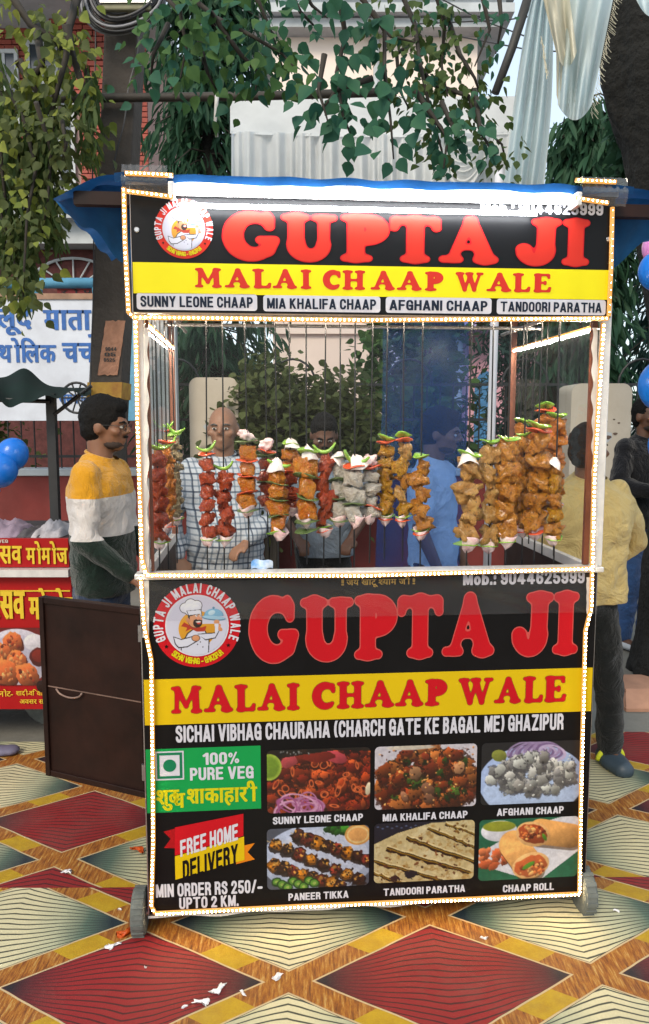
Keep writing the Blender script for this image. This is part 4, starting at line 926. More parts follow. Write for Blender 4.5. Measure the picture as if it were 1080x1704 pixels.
F_GREEN = foodmat('green_pepper', (.26, .48, .05), (.10, .28, .03), .25, bump=.12)
F_TOM = foodmat('red_tomato', (.68, .10, .03), (.50, .05, .02), .25, bump=.12)
F_CUC = foodmat('dark_green_slice', (.10, .17, .04), (.04, .09, .02), .35, bump=.3)
M_ROD = mat('blackened_skewer_steel', (.03, .03, .032), .35, .3, 30, metal=.8)
CUBES = [blobmesh(i, 'cube', .20) for i in range(7)]; LUMPS = [blobmesh(20+i, 'ico', .42) for i in range(8)]
SL = [slicemesh(i) for i in range(4)]; SLF = [slicemesh(10+i, .5, .06, .2) for i in range(3)]; STR = [stripmesh(i) for i in range(5)]; PETAL = [slicemesh(30+i, .46, .95, .22) for i in range(3)]
_mm = {}
def withmat(me, m):
    k = (me.name, m.name)
    if k not in _mm: c = me.copy(); c.materials.clear(); c.materials.append(m); _mm[k] = c
    return _mm[k]
def piece(name, me, m, par, loc, sc, rot=None):
    o = bpy.data.objects.new(name, withmat(me, m)); COL.objects.link(o); o.parent = par
    o.location = loc; o.scale = sc; o.rotation_euler = rot or (R.uniform(-.25, .25), R.uniform(-.2, .2), R.uniform(0, 6.3)); return o
def skewer(px, dep, y0, y1, n, m, shape, wpx, top, bottom, label, lean=0, group='skewers hanging in the glass case', inter=None, rodtop=None):
    """px: photo column of the food; dep: metres behind the glass; y0..y1: rows the chunks fill"""
    x, zt = FP(px, y0, -dep); _, zb = FP(px, y1, -dep); xt = FP(px, 535, -dep)[0]
    dist = (CART_M @ Vector((x, dep, 1.3))).y; w = wpx / FPX * dist * (1.14 if px > 760 else 1.12)
    zrail = ZS0 + .035
    root = thing('food_skewer', label, 'skewer', CART_M @ Vector((x, dep, zt)), YAW, group)
    H_ = zt - zb; zend = FP(px, min(948, y1 + 75), -dep)[1] - zt; zend = max(zend, .81 - zt)
    rx = lean * (zrail - zt)
    rod = bpy.data.objects.new('rod', mesh_of('rod', MB().tube([(rx, 0, zrail - zt), (0, 0, 0), (-lean*.3, 0, zend)], .0024, 6))); rod.data.materials.append(M_ROD); COL.objects.link(rod); rod.parent = root
    hk = MB().tube([(rx, 0, zrail - zt), (rx + .003, 0, zrail - zt + .012), (rx, -.008, zrail - zt + .016)], .0024, 6); obj('hook', hk, M_ROD, rod, local=True)
    hh = H_ / n
    for i in range(n):
        zc = -hh * (i + .5); wv = w * R.uniform(.86, 1.14); mm = m[i % len(m)] if isinstance(m, list) else m
        if shape == 'cube': piece('chunk', R.choice(CUBES), mm, root, (R.uniform(-.003, .003), R.uniform(-.003, .003), zc), (wv*.98, wv*.98, hh*1.12))
        elif shape == 'fin':   # folded soya strips: alternately offset and twisted
            piece('chunk', R.choice(LUMPS), mm, root, (w*.10*(-1)**i, R.uniform(-.004, .004), zc), (wv*1.0, wv*.85, hh*1.22), (R.uniform(-.3, .3), .38*(-1)**i, R.uniform(0, 6)))
        else: piece('chunk', R.choice(LUMPS), mm, root, (R.uniform(-.003, .003), 0, zc), (wv, wv, hh*1.25))
        if inter and i < n - 1 and (i + 1) % inter[1] == 0:
            nm, me, mt = inter[0]; piece(nm, R.choice(me), mt, root, (0, 0, -hh*(i+1)), (w*1.12, w*1.12, w*.5), (R.uniform(-.2, .2), R.uniform(-.25, .25), R.uniform(0, 6)))
    z = .010
    for it in top:      # from the food upwards
        s_ = w
        if it == 'p': piece('pepper_slice', R.choice(STR), F_GREEN, root, (R.uniform(-.004, .004), -.004, z), (s_*1.0, s_*1.1, s_*1.0), (R.uniform(-.2, .2), R.uniform(-.3, .3), R.uniform(-.5, .5))); z += .012
        if it == 'P': piece('pepper_slice', R.choice(SL), F_GREEN, root, (0, 0, z), (s_*1.0, s_*1.0, s_*.7), (R.uniform(-.2, .2), R.uniform(-.25, .25), R.uniform(0, 6))); z += .011
        if it == 't': piece('tomato_slice', R.choice(SLF), F_TOM, root, (0, 0, z), (s_*1.05, s_*1.05, s_*.7), (R.uniform(-.15, .15), R.uniform(-.2, .2), R.uniform(0, 6))); z += .012
        if it == 'c': piece('cucumber_slice', R.choice(SLF), F_CUC, root, (0, 0, z), (s_*1.15, s_*1.15, s_*.45), (.1, R.uniform(-.2, .2), R.uniform(0, 6))); z += .008
        if it == 'o': piece('onion_piece', R.choice(PETAL), F_ONIONW, root, (R.uniform(-.003, .003), 0, z + .004), (s_*.95, s_*.95, s_*.85), (R.uniform(2.6, 3.6), R.uniform(-.5, .5), R.uniform(0, 6))); z += .022
        if it == 'O': piece('onion_piece', R.choice(LUMPS), F_ONION, root, (0, 0, z + .008), (s_*.85, s_*.85, s_*.72)); z += .022
    z = -H_ - .006
    for it in bottom:
        s_ = w
        if it == 'p': piece('pepper_slice', R.choice(SL), F_GREEN, root, (0, 0, z), (s_*1.05, s_*1.05, s_*.45), (R.uniform(-.2, .2), R.uniform(-.2, .2), 0)); z -= .008
        if it == 't': piece('tomato_slice', R.choice(SLF), F_TOM, root, (0, 0, z), (s_*.9, s_*.9, s_*.5), (.1, R.uniform(-.2, .2), 0)); z -= .009
        if it == 'c': piece('cucumber_slice', R.choice(SLF), F_CUC, root, (0, 0, z), (s_*1.1, s_*1.1, s_*.45), (.1, R.uniform(-.2, .2), 0)); z -= .008
        if it == 'o': piece('onion_piece', R.choice(PETAL), F_ONION, root, (0, 0, z - .008), (s_*.92, s_*.92, s_*.8), (R.uniform(-.3, .3), R.uniform(-.3, .3), R.uniform(0, 6))); z -= .02
    return root
CI, CP, CC = ('tomato_slice', SLF, F_TOM), ('pepper_slice', SL, F_GREEN), ('cucumber_slice', SLF, F_CUC)
SK = [
 (262, .10, 752, 900, 6, F_RED, 'lump', 27, 'P', 'po', 'red soya skewer hanging at the far left corner of the glass case', None),
 (277, .24, 748, 872, 5, F_ORCH, 'lump', 24, 'pt', 'to', 'orange skewer half hidden between the red corner skewer and the pale crusted one', None),
 (290, .34, 730, 862, 7, F_BEIGE, 'lump', 21, 'Pp', 'po', 'pale noodle crusted skewer near the left side pane, pepper slices on top', None),
 (283, .55, 722, 800, 4, F_BEIGE, 'lump', 16, 'tp', 'p', 'small pale skewer deepest along the left side pane, green pepper ends on top', None),
 (344, .07, 762, 896, 6, F_RED, 'cube', 24, 'tp', 'po', 'dark red skewer before the bald man, curled green pepper and tomato on top', (CI, 9)),
 (372, .09, 786, 896, 4, F_RED, 'fin', 25, 'p', 'po', 'dark red skewer with only a slanting green pepper strip on top, over the checked shirt', None),
 (411, .08, 740, 846, 4, F_ORANGE, 'cube', 28, 'cO', 'co', 'short orange paneer skewer hanging alone over the checked shirt, onion on top', (CI, 1)),
 (444, .16, 762, 842, 4, F_RED, 'cube', 25, 'ctO', 'o', 'red paneer skewer behind the low hanging orange one, onion and tomato on top', (CC, 2)),
 (461, .05, 780, 884, 4, F_ORANGE, 'cube', 28, 'po', 'po', 'orange paneer skewer hanging lowest of its cluster, tilted pepper and onion on top', (CC, 1)),
 (483, .13, 746, 850, 5, [F_ORANGE, F_ORANGE, F_RED, F_RED, F_RED], 'cube', 27, 'Po', 'o', 'skewer turning from orange to dark red downwards, tall white onion on top', (CI, 2)),
 (510, .06, 758, 864, 3, F_ORANGE, 'cube', 32, 'Po', 'coc', 'orange paneer skewer with dark cucumber slices between three big cubes', (CC, 1)),
 (540, .09, 758, 875, 4, F_RED, 'fin', 26, 'p', 'pto', 'dark red skewer just left of the white ones, green pepper star on top', None),
 (566, .10, 768, 862, 3, F_WHITE, 'cube', 30, 'co', 'co', 'cream white skewer with a pointed shallot on top, leftmost of the white ones', (CC, 1)),
 (590, .05, 782, 868, 3, F_WHITE, 'cube', 31, 'tpo', 'o', 'cream white skewer hanging lowest of the three white ones, in the middle', (CC, 2)),
 (617, .08, 784, 862, 4, F_WHITE, 'cube', 28, 'tO', 'o', 'cream white skewer rightmost of the white ones, tomato and onion on top', (CI, 3)),
 (642, .10, 742, 856, 6, F_YELL, 'lump', 25, 'tP', 'pto', 'turmeric yellow skewer with flat green pepper on top, right beside the white ones', None),
 (671, .08, 738, 858, 5, [F_OCHRE, F_YELL, F_BROWN], 'fin', 25, 'tP', 'pto', 'brown skewer capped by tomato and pepper, beside the turmeric yellow one', None),
 (701, .06, 766, 880, 5, F_BROWN, 'fin', 26, 'P', 'pto', 'brown skewer with one wide green pepper slice on top, rightmost of the middle group', None),
 (780, .05, 764, 903, 4, F_OCHRE, 'fin', 34, 'Po', 'po', 'broad ochre skewer hanging alone with white onion on top, between middle and right groups', None),
 (817, .08, 742, 905, 5, F_OCHRE, 'fin', 30, 'P', 'po', 'ochre skewer leftmost of the right group, curled green pepper on top', None),
 (846, .06, 738, 898, 5, F_BROWN, 'lump', 32, 'P', 'po', 'thick brown masala skewer second from the left in the right group', None),
 (866, .30, 706, 800, 4, F_ORCH, 'lump', 22, 'P', 'o', 'orange skewer standing highest behind the brown ones, green pepper cap', None),
 (873, .14, 730, 880, 5, F_BROWN, 'fin', 26, 'P', 'to', 'brown skewer squeezed between two thick brown ones in the right group', None),
 (896, .09, 722, 882, 5, F_BROWN, 'lump', 32, 'tP', 'to', 'thick brown skewer in front of the tall orange ones at the right', None),
 (886, .42, 712, 830, 5, F_ORCH, 'lump', 17, 'P', 'o', 'slim orange skewer deep in the case behind the thick brown one', None),
 (908, .26, 688, 850, 6, F_ORCH, 'lump', 27, 'tP', 'to', 'bright orange skewer reaching highest at the right side', None),
 (927, .17, 698, 850, 6, F_ORCH, 'fin', 28, 'P', 'o', 'bright orange skewer nearest the right side pane, pepper on top', None),
 (926, .06, 772, 894, 5, [F_BROWN, F_YELL], 'lump', 23, 'o', 'po', 'brown skewer topped by white onion, low before the orange ones at the right', None),
]
for q in SK:
    px, dep, y0, y1, n, m, shp, w_, tp_, bt_, lb, it_ = q
    skewer(px, dep, y0, y1, n, m, shp, w_, tp_, bt_, lb, R.uniform(-.012, .012), inter=it_)
# ================================================================== GROUND AND CARPET
def concrete(name, c, c2, sc=3):
    t = NT(name); f = t.noise(sc, 8, .65); g = t.noise(sc*14, 5, .7)
    cc = t.mix(t.M('MULTIPLY', g, .5), t.ramp(f, [(.3, c2), (.7, c)]), tuple(x*.6 for x in c2))
    t.set(color=cc, rough=.9, spec=.2); t.bump(t.M('ADD', f, t.M('MULTIPLY', g, .4)), .5, .02); return t.m
M_GROUND = concrete('dusty_concrete', (.25, .24, .215), (.15, .145, .125), 1.3)
g = obj('ground', MB().sheet(lambda u, v: (-150 + 300*u, -20 + 320*v, 0), 40, 40), M_GROUND, kind='structure')
# carpet lattice: crossings at x0 + h*hw, y0 + v*vh with h + v even, turned by `ang`
def carpet_mat(name, x0, y0, hw, vh, ang, parity):
    t = NT(name); sp = t.n('ShaderNodeSeparateXYZ')
    mp = t.n('ShaderNodeMapping', vector_type='TEXTURE'); mp.inputs['Location'].default_value = (x0, y0, 0); mp.inputs['Rotation'].default_value = (0, 0, ang); mp.inputs['Scale'].default_value = (hw, vh, 1)
    tc = t.n('ShaderNodeTexCoord'); t.t.links.new(tc.outputs['Object'], mp.inputs[0])
    wob = t.n('ShaderNodeVectorMath', operation='ADD'); nz = t.n('ShaderNodeTexNoise'); nz.inputs['Scale'].default_value = 5; t.t.links.new(tc.outputs['Object'], nz.inputs[0])
    sb = t.n('ShaderNodeVectorMath', operation='SUBTRACT'); t.t.links.new(nz.outputs['Color'], sb.inputs[0]); sb.inputs[1].default_value = (.5, .5, .5)
    ml = t.n('ShaderNodeVectorMath', operation='SCALE'); t.t.links.new(sb.outputs[0], ml.inputs[0]); ml.inputs['Scale'].default_value = .03
    t.t.links.new(mp.outputs[0], wob.inputs[0]); t.t.links.new(ml.outputs[0], wob.inputs[1]); t.t.links.new(wob.outputs[0], sp.inputs[0])
    h, v = sp.outputs[0], sp.outputs[1]; M = t.M
    a = M('MULTIPLY', M('ADD', h, v), .5); b = M('MULTIPLY', M('SUBTRACT', h, v), .5)
    ia, ib = M('FLOOR', a), M('FLOOR', b); fa, fb = M('FRACT', a), M('FRACT', b)
    par = M('ABSOLUTE', M('MODULO', M('ADD', M('SUBTRACT', ia, ib), 100.0 + parity), 2.0))      # 0 red, 1 cream
    isred = M('LESS_THAN', par, .5)
    ea, eb = M('MINIMUM', fa, M('SUBTRACT', 1.0, fa)), M('MINIMUM', fb, M('SUBTRACT', 1.0, fb)); e = M('MINIMUM', ea, eb)
    H = M('SUBTRACT', M('ADD', fa, fb), 1.0); Vv = M('SUBTRACT', fa, fb); aH, aV = M('ABSOLUTE', H), M('ABSOLUTE', Vv)
    # the bands swell a little where two of them cross
    BW = .074
    band = M('LESS_THAN', e, BW); cream = M('MULTIPLY', M('LESS_THAN', e, BW + .012), M('SUBTRACT', 1.0, band))
    dark = M('MULTIPLY', M('LESS_THAN', e, BW + .016), M('SUBTRACT', 1.0, M('ADD', band, cream, clamp=True)))
    along = M('MAXIMUM', ea, eb)       # distance along the band from the nearer crossing
    which = M('LESS_THAN', ea, eb)     # 1: band lies along b
    pos = M('ADD', M('MULTIPLY', which, fb), M('MULTIPLY', M('SUBTRACT', 1.0, which), fa))
    yel = M('MULTIPLY', M('GREATER_THAN', pos, .47), M('LESS_THAN', pos, .73))
    # wood grain: streaks across the bands
    gr = t.n('ShaderNodeMapping'); gr.inputs['Scale'].default_value = (75, 8, 1); t.t.links.new(tc.outputs['Object'], gr.inputs[0])
    gr.inputs['Rotation'].default_value = (0, 0, .1); wood = t.ramp(t.noise(1.6, 5, .7, gr.outputs[0]), [(.36, (.17, .05, .008)), (.47, (.36, .115, .012)), (.56, (.47, .19, .022)), (.66, (.62, .38, .12))])
    wood = t.mix(M('GREATER_THAN', t.noise(3.3, 4, .8, gr.outputs[0]), .66), wood, (.20, .05, .012))
    yc = t.ramp(t.noise(30, 3), [(.3, (.50, .29, .008)), (.7, (.60, .38, .012))])
    bc = t.mix(yel, wood, yc)
    # diamond interior: lines that converge on the left and right points
    tt = M('DIVIDE', Vv, M('MAXIMUM', M('SUBTRACT', 1.02, M('ADD', M('MULTIPLY', aH, .86), M('MULTIPLY', M('MULTIPLY', aH, aH), .12))), .06))
    wv = M('ADD', M('MULTIPLY', tt, 10.5), M('ADD', M('MULTIPLY', M('SINE', M('MULTIPLY', H, 9.0)), .16), M('MULTIPLY', t.noise(7, 2), .7)))
    st = M('ABSOLUTE', M('SUBTRACT', M('FRACT', wv), .5)); lw = M('ADD', .12, M('MULTIPLY', M('SUBTRACT', 1.0, aH), .03))
    line = M('SUBTRACT', 1.0, M('MULTIPLY', M('SUBTRACT', st, M('MULTIPLY', lw, .6)), 14.0), clamp=True)
    tip = M('MULTIPLY', M('SUBTRACT', aH, .36), 2.5, clamp=True); tip = M('POWER', tip, 1.3)
    redc = t.mix(tip, t.mix(M('MULTIPLY', t.noise(4, 4), .8), (.34, .016, .018), (.25, .010, .013)), (.012, .011, .018))
    crc = t.ramp(M('ADD', aH, M('MULTIPLY', M('SUBTRACT', t.noise(5, 2), .5), .15)), [(.12, (.80, .72, .44)), (.36, (.56, .56, .36)), (.56, (.12, .19, .14)), (.74, (.008, .026, .04))])
    fill = t.mix(isred, crc, redc); lc = t.mix(isred, (.02, .03, .025), (.05, .008, .010))
    fill = t.mix(M('MULTIPLY', line, M('ADD', .45, M('MULTIPLY', M('SUBTRACT', 1.0, tip), .5))), fill, lc)
    c = t.mix(band, fill, bc); c = t.mix(cream, c, (.66, .50, .28)); c = t.mix(dark, c, t.mix(isred, (.04, .04, .04), (.12, .02, .02)))
    dirt = t.noise(2.2, 6, .7); c = t.mix(t.ramp(dirt, [(.50, 0.0), (.75, .28)]), c, (.20, .175, .14))
    c = t.mix(t.M('MULTIPLY', t.noise(160, 2), .28), c, (.05, .04, .035))
    c = t.mix(1.0, c, (.80, .80, .80), 'MULTIPLY'); t.set(color=c, rough=M('ADD', .42, M('MULTIPLY', t.noise(3, 5), .35)), spec=.35); t.bump(M('ADD', t.noise(220, 3), M('MULTIPLY', t.noise(3.5, 4), 3.0)), .25, .006); return t.m
def wr(x, y): return .0025*mnoise.noise(Vector((x*1.3, y*2.2, 0))) + .0012*mnoise.noise(Vector((x*5, y*7, 3)))
def carpet(name, ya, yb, z, m, label):
    def f(u, v):
        x = -4.5 + 9*u; y0, y1 = ya(x), yb(x); y = y0 + (y1 - y0)*v
        return (x, y, z + .004 + wr(x, y))
    mb = MB().sheet(f, 150, 60); n = 151
    # turned-down rim gives the sheet a visible edge
    for j in (0, 60):
        for i in range(150):
            a = mb.v[j*n + i]; b = mb.v[j*n + i + 1]; mb.quad(a, b, (b[0], b[1], 0.0005), (a[0], a[1], 0.0005))
    o = obj(name, mb, m, smooth=True); tag(o, label, 'carpet'); return o
seam = lambda x: 2.472 + .0215*x + .012*math.sin(x*2.2) 
carpet('floor_carpet', lambda x: -1.6, seam, .009, carpet_mat('diamond_print_front', -.1, 2.004, .432, .272, rad(1.9), 0), 'front strip of diamond patterned carpet in red, cream and orange under the cart')
carpet('floor_carpet', lambda x: seam(x) - .12, lambda x: 3.72 + .03*x + .03*math.sin(x*1.7), .0012, carpet_mat('diamond_print_back', -.95, 2.625, .425, .285, rad(2.2), 1), 'rear strip of diamond patterned carpet reaching back to the bare concrete')
# litter on the carpet
M_PAPER = mat('white_paper_scrap', (.75, .73, .75), .7, .1, 30); M_ORP = translucent('orange_plastic_scrap', (.75, .12, .02), .3, .3)
def scrap(name, px, py, s, m, label, cat, n=7, seed=0, hgt=.012):
    p = ground_at(px, py, .016); rr = random.Random(seed); root = MB()
    me = LUMPS[seed % 8].copy(); me.materials.clear(); me.materials.append(m)
    for v in me.vertices:
        q = v.co; k = 1 + .9*mnoise.noise(Vector((q.x*3, q.y*3, seed*3.1))); v.co = Vector((q.x*k, q.y*k + .45*math.sin(q.x*5 + seed), q.z + .5*mnoise.noise(Vector((q.x*7, q.y*7, seed)))))
    o = bpy.data.objects.new(name, me); COL.objects.link(o); o.location = p; o.scale = (s*1.5, s*.75, max(.002, hgt*.5)); o.rotation_euler = (0, 0, rr.uniform(-.8, .8))
    tag(o, label, cat, 'litter on the carpet'); return o
for i, (px, py, s, lb) in enumerate([(366,1644,.026,'crumpled white paper scrap near the dark tip of the front red diamond'), (338,1667,.028,'widest white paper scrap lying on the front red diamond'), (307,1675,.009,'tiny white scrap left of the widest paper scrap'), (404,1652,.012,'small white scrap inside the dark tip of the front red diamond'), (242,1609,.006,'speck of paper high on the front red diamond'),
      (186,1573,.022,'thin white paper strip on the orange band below the left wheel'), (462,1625,.022,'curled white strip on the orange crossing in front of the cart'), (110,1450,.02,'white scrap on the orange crossing beside the open door'), (200,1513,.007,'speck of paper on the seam near the left wheel'), (1026,1515,.012,'white scrap on the carpet right of the right wheel'), (805,1560,.012,'pale green scrap under the lower right of the cart')]):
    scrap('paper_scrap', px, py, s, M_PAPER, lb, 'litter', seed=i)
scrap('plastic_wrapper', 213, 1548, .045, M_ORP, 'crumpled orange plastic wrapper against the left wheel', 'litter', seed=12, hgt=.05)
scrap('plastic_wrapper', 230, 1414, .032, M_ORP, 'orange plastic strip sticking out from under the cart beside the left edge', 'litter', seed=14, hgt=.02)

# ================================================================== WALLS, FENCE AND BUILDINGS BEHIND
M_MAROON = mat('maroon_wall_paint', (.16, .022, .018), .8, .3, 2.2, .3, 14)
M_CREAMP = mat('cream_plaster', (.52, .46, .38), .85, .15, 1.6, .25, 20, c2=(.42, .36, .28)); M_PEACH = mat('peach_plaster', (.82, .70, .62), .85, .06, .8, .15, 12)
M_PINK = mat('pink_plaster', (.70, .38, .46), .85, .12, 1.2); M_IRON = mat('black_iron', (.015, .016, .018), .5, .3, 20); M_BLUEP = mat('light_blue_pipe_paint', (.10, .30, .45), .5, .25, 9)
M_GREYW = mat('weathered_grey_white', (.45, .48, .50), .8, .25, 2, .2)
WY = 7.4
wall = thing('boundary_wall', 'low maroon boundary wall running behind the cart', 'wall', (0, WY, 0))
obj('wall', MB().box((-9, WY, 0), (12, WY + .22, 1.05)), M_MAROON, wall); obj('coping', MB().box((-9, WY - .03, 1.052), (12, WY + .25, 1.12)), M_GREYW, wall, bevel=.01)
fence = thing('iron_fence', 'black iron railing with round-topped hoops on the maroon wall', 'fence', (0, WY + .11, 1.12))
post_me = mesh_of('bar', MB().cyl((0, 0, 0), (0, 0, .82), .0075, n=6)); post_me.materials.append(M_IRON)
for k in range(150):
    x = -8.4 + k*.125
    o = bpy.data.objects.new('bar', post_me); COL.objects.link(o); o.parent = fence; o.location = (x, 0, 0)
for z in (.10, .45, .78): obj('rail', MB().box((-9, WY + .095, 1.12 + z), (11, WY + .125, 1.145 + z)), M_IRON, fence)
for k in range(16):
    x = -8 + k*1.1; obj('hoop', MB().tube([(x + .22*math.cos(a), WY + .09, 1.9 + .25*math.sin(a)) for a in [math.pi*i/10 for i in range(11)]], .012, 6, True), M_IRON, fence)
def pillar(xa, xb, ytop, ybot, Y, label):
    a, b = at(xa, ytop, Y), at(xb, ytop, Y); mb = MB(); c = (a.x + b.x)/2
    r_ = thing('gate_pillar', label, 'pillar', (c, Y + .2, 0), group='cream gate pillars')
    hw = (b.x - a.x)/2; n = 10; pr = []
    for k in range(n + 1):
        q = rad(90*k/n); pr.append((hw - .08 + .08*math.sin(q), a.z - .08 + .08*math.cos(q)))
    pts = [(c - x, z) for x, z in pr[::-1]] + [(c + x, z) for x, z in pr]; pts = [(c - hw, 0)] + pts + [(c + hw, 0)]
    m = len(pts); mb.add([(x, Y, z) for x, z in pts] + [(x, Y + .42, z) for x, z in pts], [tuple(range(m)), tuple(range(2*m - 1, m - 1, -1))] + [(i + m, (i+1) % m + m, (i+1) % m, i) for i in range(m)])
    obj('shaft', mb, M_CREAMP, r_); obj('peeled_patch', MB().add([(c + .10*math.cos(t*.7) * (1 + .3*math.sin(t*2.3)), Y - .002, a.z - .45 + .06*math.sin(t*.7)) for t in range(9)], [tuple(range(9))[::-1]]), M_GREYW, r_); return r_
pillar(314, 396, 628, 0, 7.0, 'cream gate pillar behind the bald man'); pillar(952, 1053, 638, 0, 6.6, 'cream gate pillar with peeling paint between the cart and the balloons')
# graffiti-like stains on the right pillar are wear, small dark chips
for (px, py, s) in ((1008,702,.018),(1022,698,.010),(1030,704,.012),(1012,728,.03),(1024,722,.02),(995,705,.012)):
    p = at(px, py, 6.595); o = obj('paint_chip', MB().add([(p.x + s*math.cos(t)*(1+.4*math.sin(t*3)), 6.596, p.z + s*.6*math.sin(t)) for t in [i*.8 for i in range(8)]], [tuple(range(8))[::-1]]), mat('dark_chip', (.12, .08, .06), .9), bpy.data.objects['gate_pillar.001'])
# central house
hx0, hx1 = at(452, 300, 14).x, at(790, 300, 14).x
house = thing('cream_house', 'tall pale cream house with projecting roof slab behind the white canopy', 'house', ((hx0+hx1)/2, 16, 0))
zt = at(600, 62, 14).z
obj('wall', MB().box((hx0, 14, 0), (hx1, 20, zt)), M_PEACH, house)
for k, (dz, pr) in enumerate(((0, .35), (.16, .5), (.32, .38), (.48, .55))): obj('cornice', MB().box((hx0 - pr, 14 - pr, zt + dz), (hx1 + pr, 20, zt + dz + .14)), M_GREYW, house)
def window(px0, py0, px1, py1, Y, par, frame=None, bars=3, pane=None, arch=False):
    a, b = at(px0, py0, Y), at(px1, py1, Y); x0, x1, z0, z1 = a.x, b.x, b.z, a.z
    w_ = obj('window', MB().box((x0 - .05, Y - .04, z0 - .05), (x0, Y, z1 + .05)).box((x1, Y - .04, z0 - .05), (x1 + .05, Y, z1 + .05)).box((x0, Y - .04, z1), (x1, Y, z1 + .05)).box((x0, Y - .06, z0 - .05), (x1, Y, z0)), frame or M_GREYW, par, kind=None)
    obj('pane', MB().box((x0, Y - .012, z0), (x1, Y - .004, z1)), pane or M_PANE, w_)
    for k in range(1, bars): x = x0 + (x1-x0)*k/bars; obj('mullion', MB().box((x - .02, Y - .03, z0), (x + .02, Y - .014, z1)), frame or M_GREYW, w_)
M_PANE = mat('dark_window_glass', (.03, .045, .06), .12, .4, 1.5, spec=.8); M_PANEB = mat('grey_blue_window_glass', (.16, .20, .26), .15, .4, 1.5, spec=.8)
window(618, 612, 640, 640, 13.99, house, bars=2, pane=M_PANEB)
for y in (0, 1): obj('string_course', MB().box((hx0 - .06, 13.92, 3.1 + 2.7*y), (hx1, 14.0, 3.22 + 2.7*y)), M_PEACH, house)
obj('drain_pipe', MB().cyl((at(624, 400, 13.9).x, 13.9, 0), (at(624, 400, 13.9).x, 13.9, zt), .05), M_GREYW, house)
# pink house to its right
px0, px1 = at(700, 600, 12).x, at(905, 600, 12).x
ph = thing('pink_house', 'pink house with arched blue door and white plinth behind the fence', 'house', ((px0+px1)/2, 13, 0))
obj('wall', MB().box((px0, 12, 0), (px1, 13.9, at(800, 505, 12).z)), M_PINK, ph)
obj('balcony_slab', MB().box((px0 - .2, 11.4, at(800, 555, 12).z), (px1 + .1, 12, at(800, 535, 12).z)), mat('lilac_paint', (.42, .36, .62), .8, .1), ph)
a, b = at(790, 628, 11.97), at(822, 780, 11.97); pts = [(b.x, 0), (b.x, a.z - .2)] + [((a.x+b.x)/2 + (b.x-a.x)/2*math.cos(math.pi*k/10), a.z - .2 + .3*math.sin(math.pi*k/10)) for k in range(11)] + [(a.x, 0)]
obj('door', MB().add([(x, 11.97, z) for x, z in pts], [tuple(range(len(pts)))]), mat('blue_door_paint', (.05, .20, .42), .6), ph)
for q in (738, 760): obj('column', MB().cyl((at(q, 600, 11.8).x, 11.8, 0), (at(q, 600, 11.8).x, 11.8, at(800, 555, 12).z), .09, n=14), M_GREYW, ph)
# brick building left
BY = 11.0
bx0, bx1 = at(-260, 200, BY).x, at(238, 200, BY).x
M_BRICK = mat('red_brick', (.32, .075, .055), .85, .35, 3, .3, 30); M_MORT = mat('pale_mortar', (.34, .24, .22), .9, .2, 8)
bb = thing('brick_building', 'red brick building with white bands and tall dark windows at the left', 'building', ((bx0+bx1)/2, BY + 2, 0))
zsl0, zsl1 = at(100, 412, BY).z, at(100, 330, BY).z; ztop = at(100, 30, BY).z
obj('wall', MB().box((bx0, BY + .3, 0), (bx1, BY + 5, ztop)), M_MORT, bb)
obj('lower_wall', MB().box((bx0, BY + .12, 0), (bx1, BY + .3, zsl0)), mat('dark_brick_wash', (.10, .03, .028), .9, .4, 14, .4, 40), bb)
for k, (z0, z1, pr) in enumerate(((zsl0, zsl0 + .28, .25), (zsl0 + .28, zsl0 + .5, .45), (zsl0 + .5, zsl1, .62))): obj('cornice', MB().box((bx0, BY - pr, z0), (bx1 + .1, BY + .3, z1)), M_GREYW, bb)
obj('roof_slab', MB().box((bx0, BY - .7, ztop), (bx1 + .2, BY + 5, ztop + .35)), M_GREYW, bb)
def brickfield(xa, xb, za, zb, yf, flare=0, name='brickwork'):
    mb = MB(); z = za; row = 0; rr = random.Random(3)
    bh, bl = .072, .21
    while z < zb:
        t_ = (z - za) / (zb - za); grow = flare * max(0, t_ - .55) / .45
        x = xa - grow - (row % 2) * bl * .5
        while x < xb + grow:
            x2 = min(x + bl - .012, xb + grow); x1_ = max(x, xa - grow)
            if x2 - x1_ > .03: d = rr.uniform(0, .012) + grow*.3; mb.box((x1_, yf - .03 - d, z), (x2, yf + .02, z + bh - .014))
            x += bl
        z += bh; row += 1
    return obj(name, mb, M_BRICK, bb, kind='stuff')
a = at(112, 300, BY); b = at(186, 300, BY); brickfield(at(128, 200, BY).x, at(172, 200, BY).x, zsl1, ztop, BY + .14, .35)
obj('pilaster', MB().box((at(130, 200, BY).x, BY + .16, zsl1), (at(170, 200, BY).x, BY + .3, ztop)), M_MORT, bb)
brickfield(bx0, at(40, 200, BY).x, zsl1, ztop, BY + .3)
brickfield(at(190, 200, BY).x, bx1, zsl1, ztop, BY + .3)
window(50, 75, 120, 226, BY + .28, bb, bars=3); window(52, 236, 122, 318, BY + .28, bb, bars=3); window(-30, 90, 30, 220, BY + .25, bb, bars=3)
# arched grille on the lower wall
gc = at(120, 480, BY); obj('arched_grille', MB().tube([(gc.x + .62*math.cos(t), BY + .08, gc.z + .42*math.sin(t)) for t in [math.pi*i/16 for i in range(17)]], .02, 6), M_GREYW, bb)
for k in range(1, 8): t = math.pi*k/8; obj('grille_bar', MB().cyl((gc.x, BY + .08, gc.z), (gc.x + .6*math.cos(t), BY + .08, gc.z + .4*math.sin(t)), .012, n=6), M_GREYW, bb)
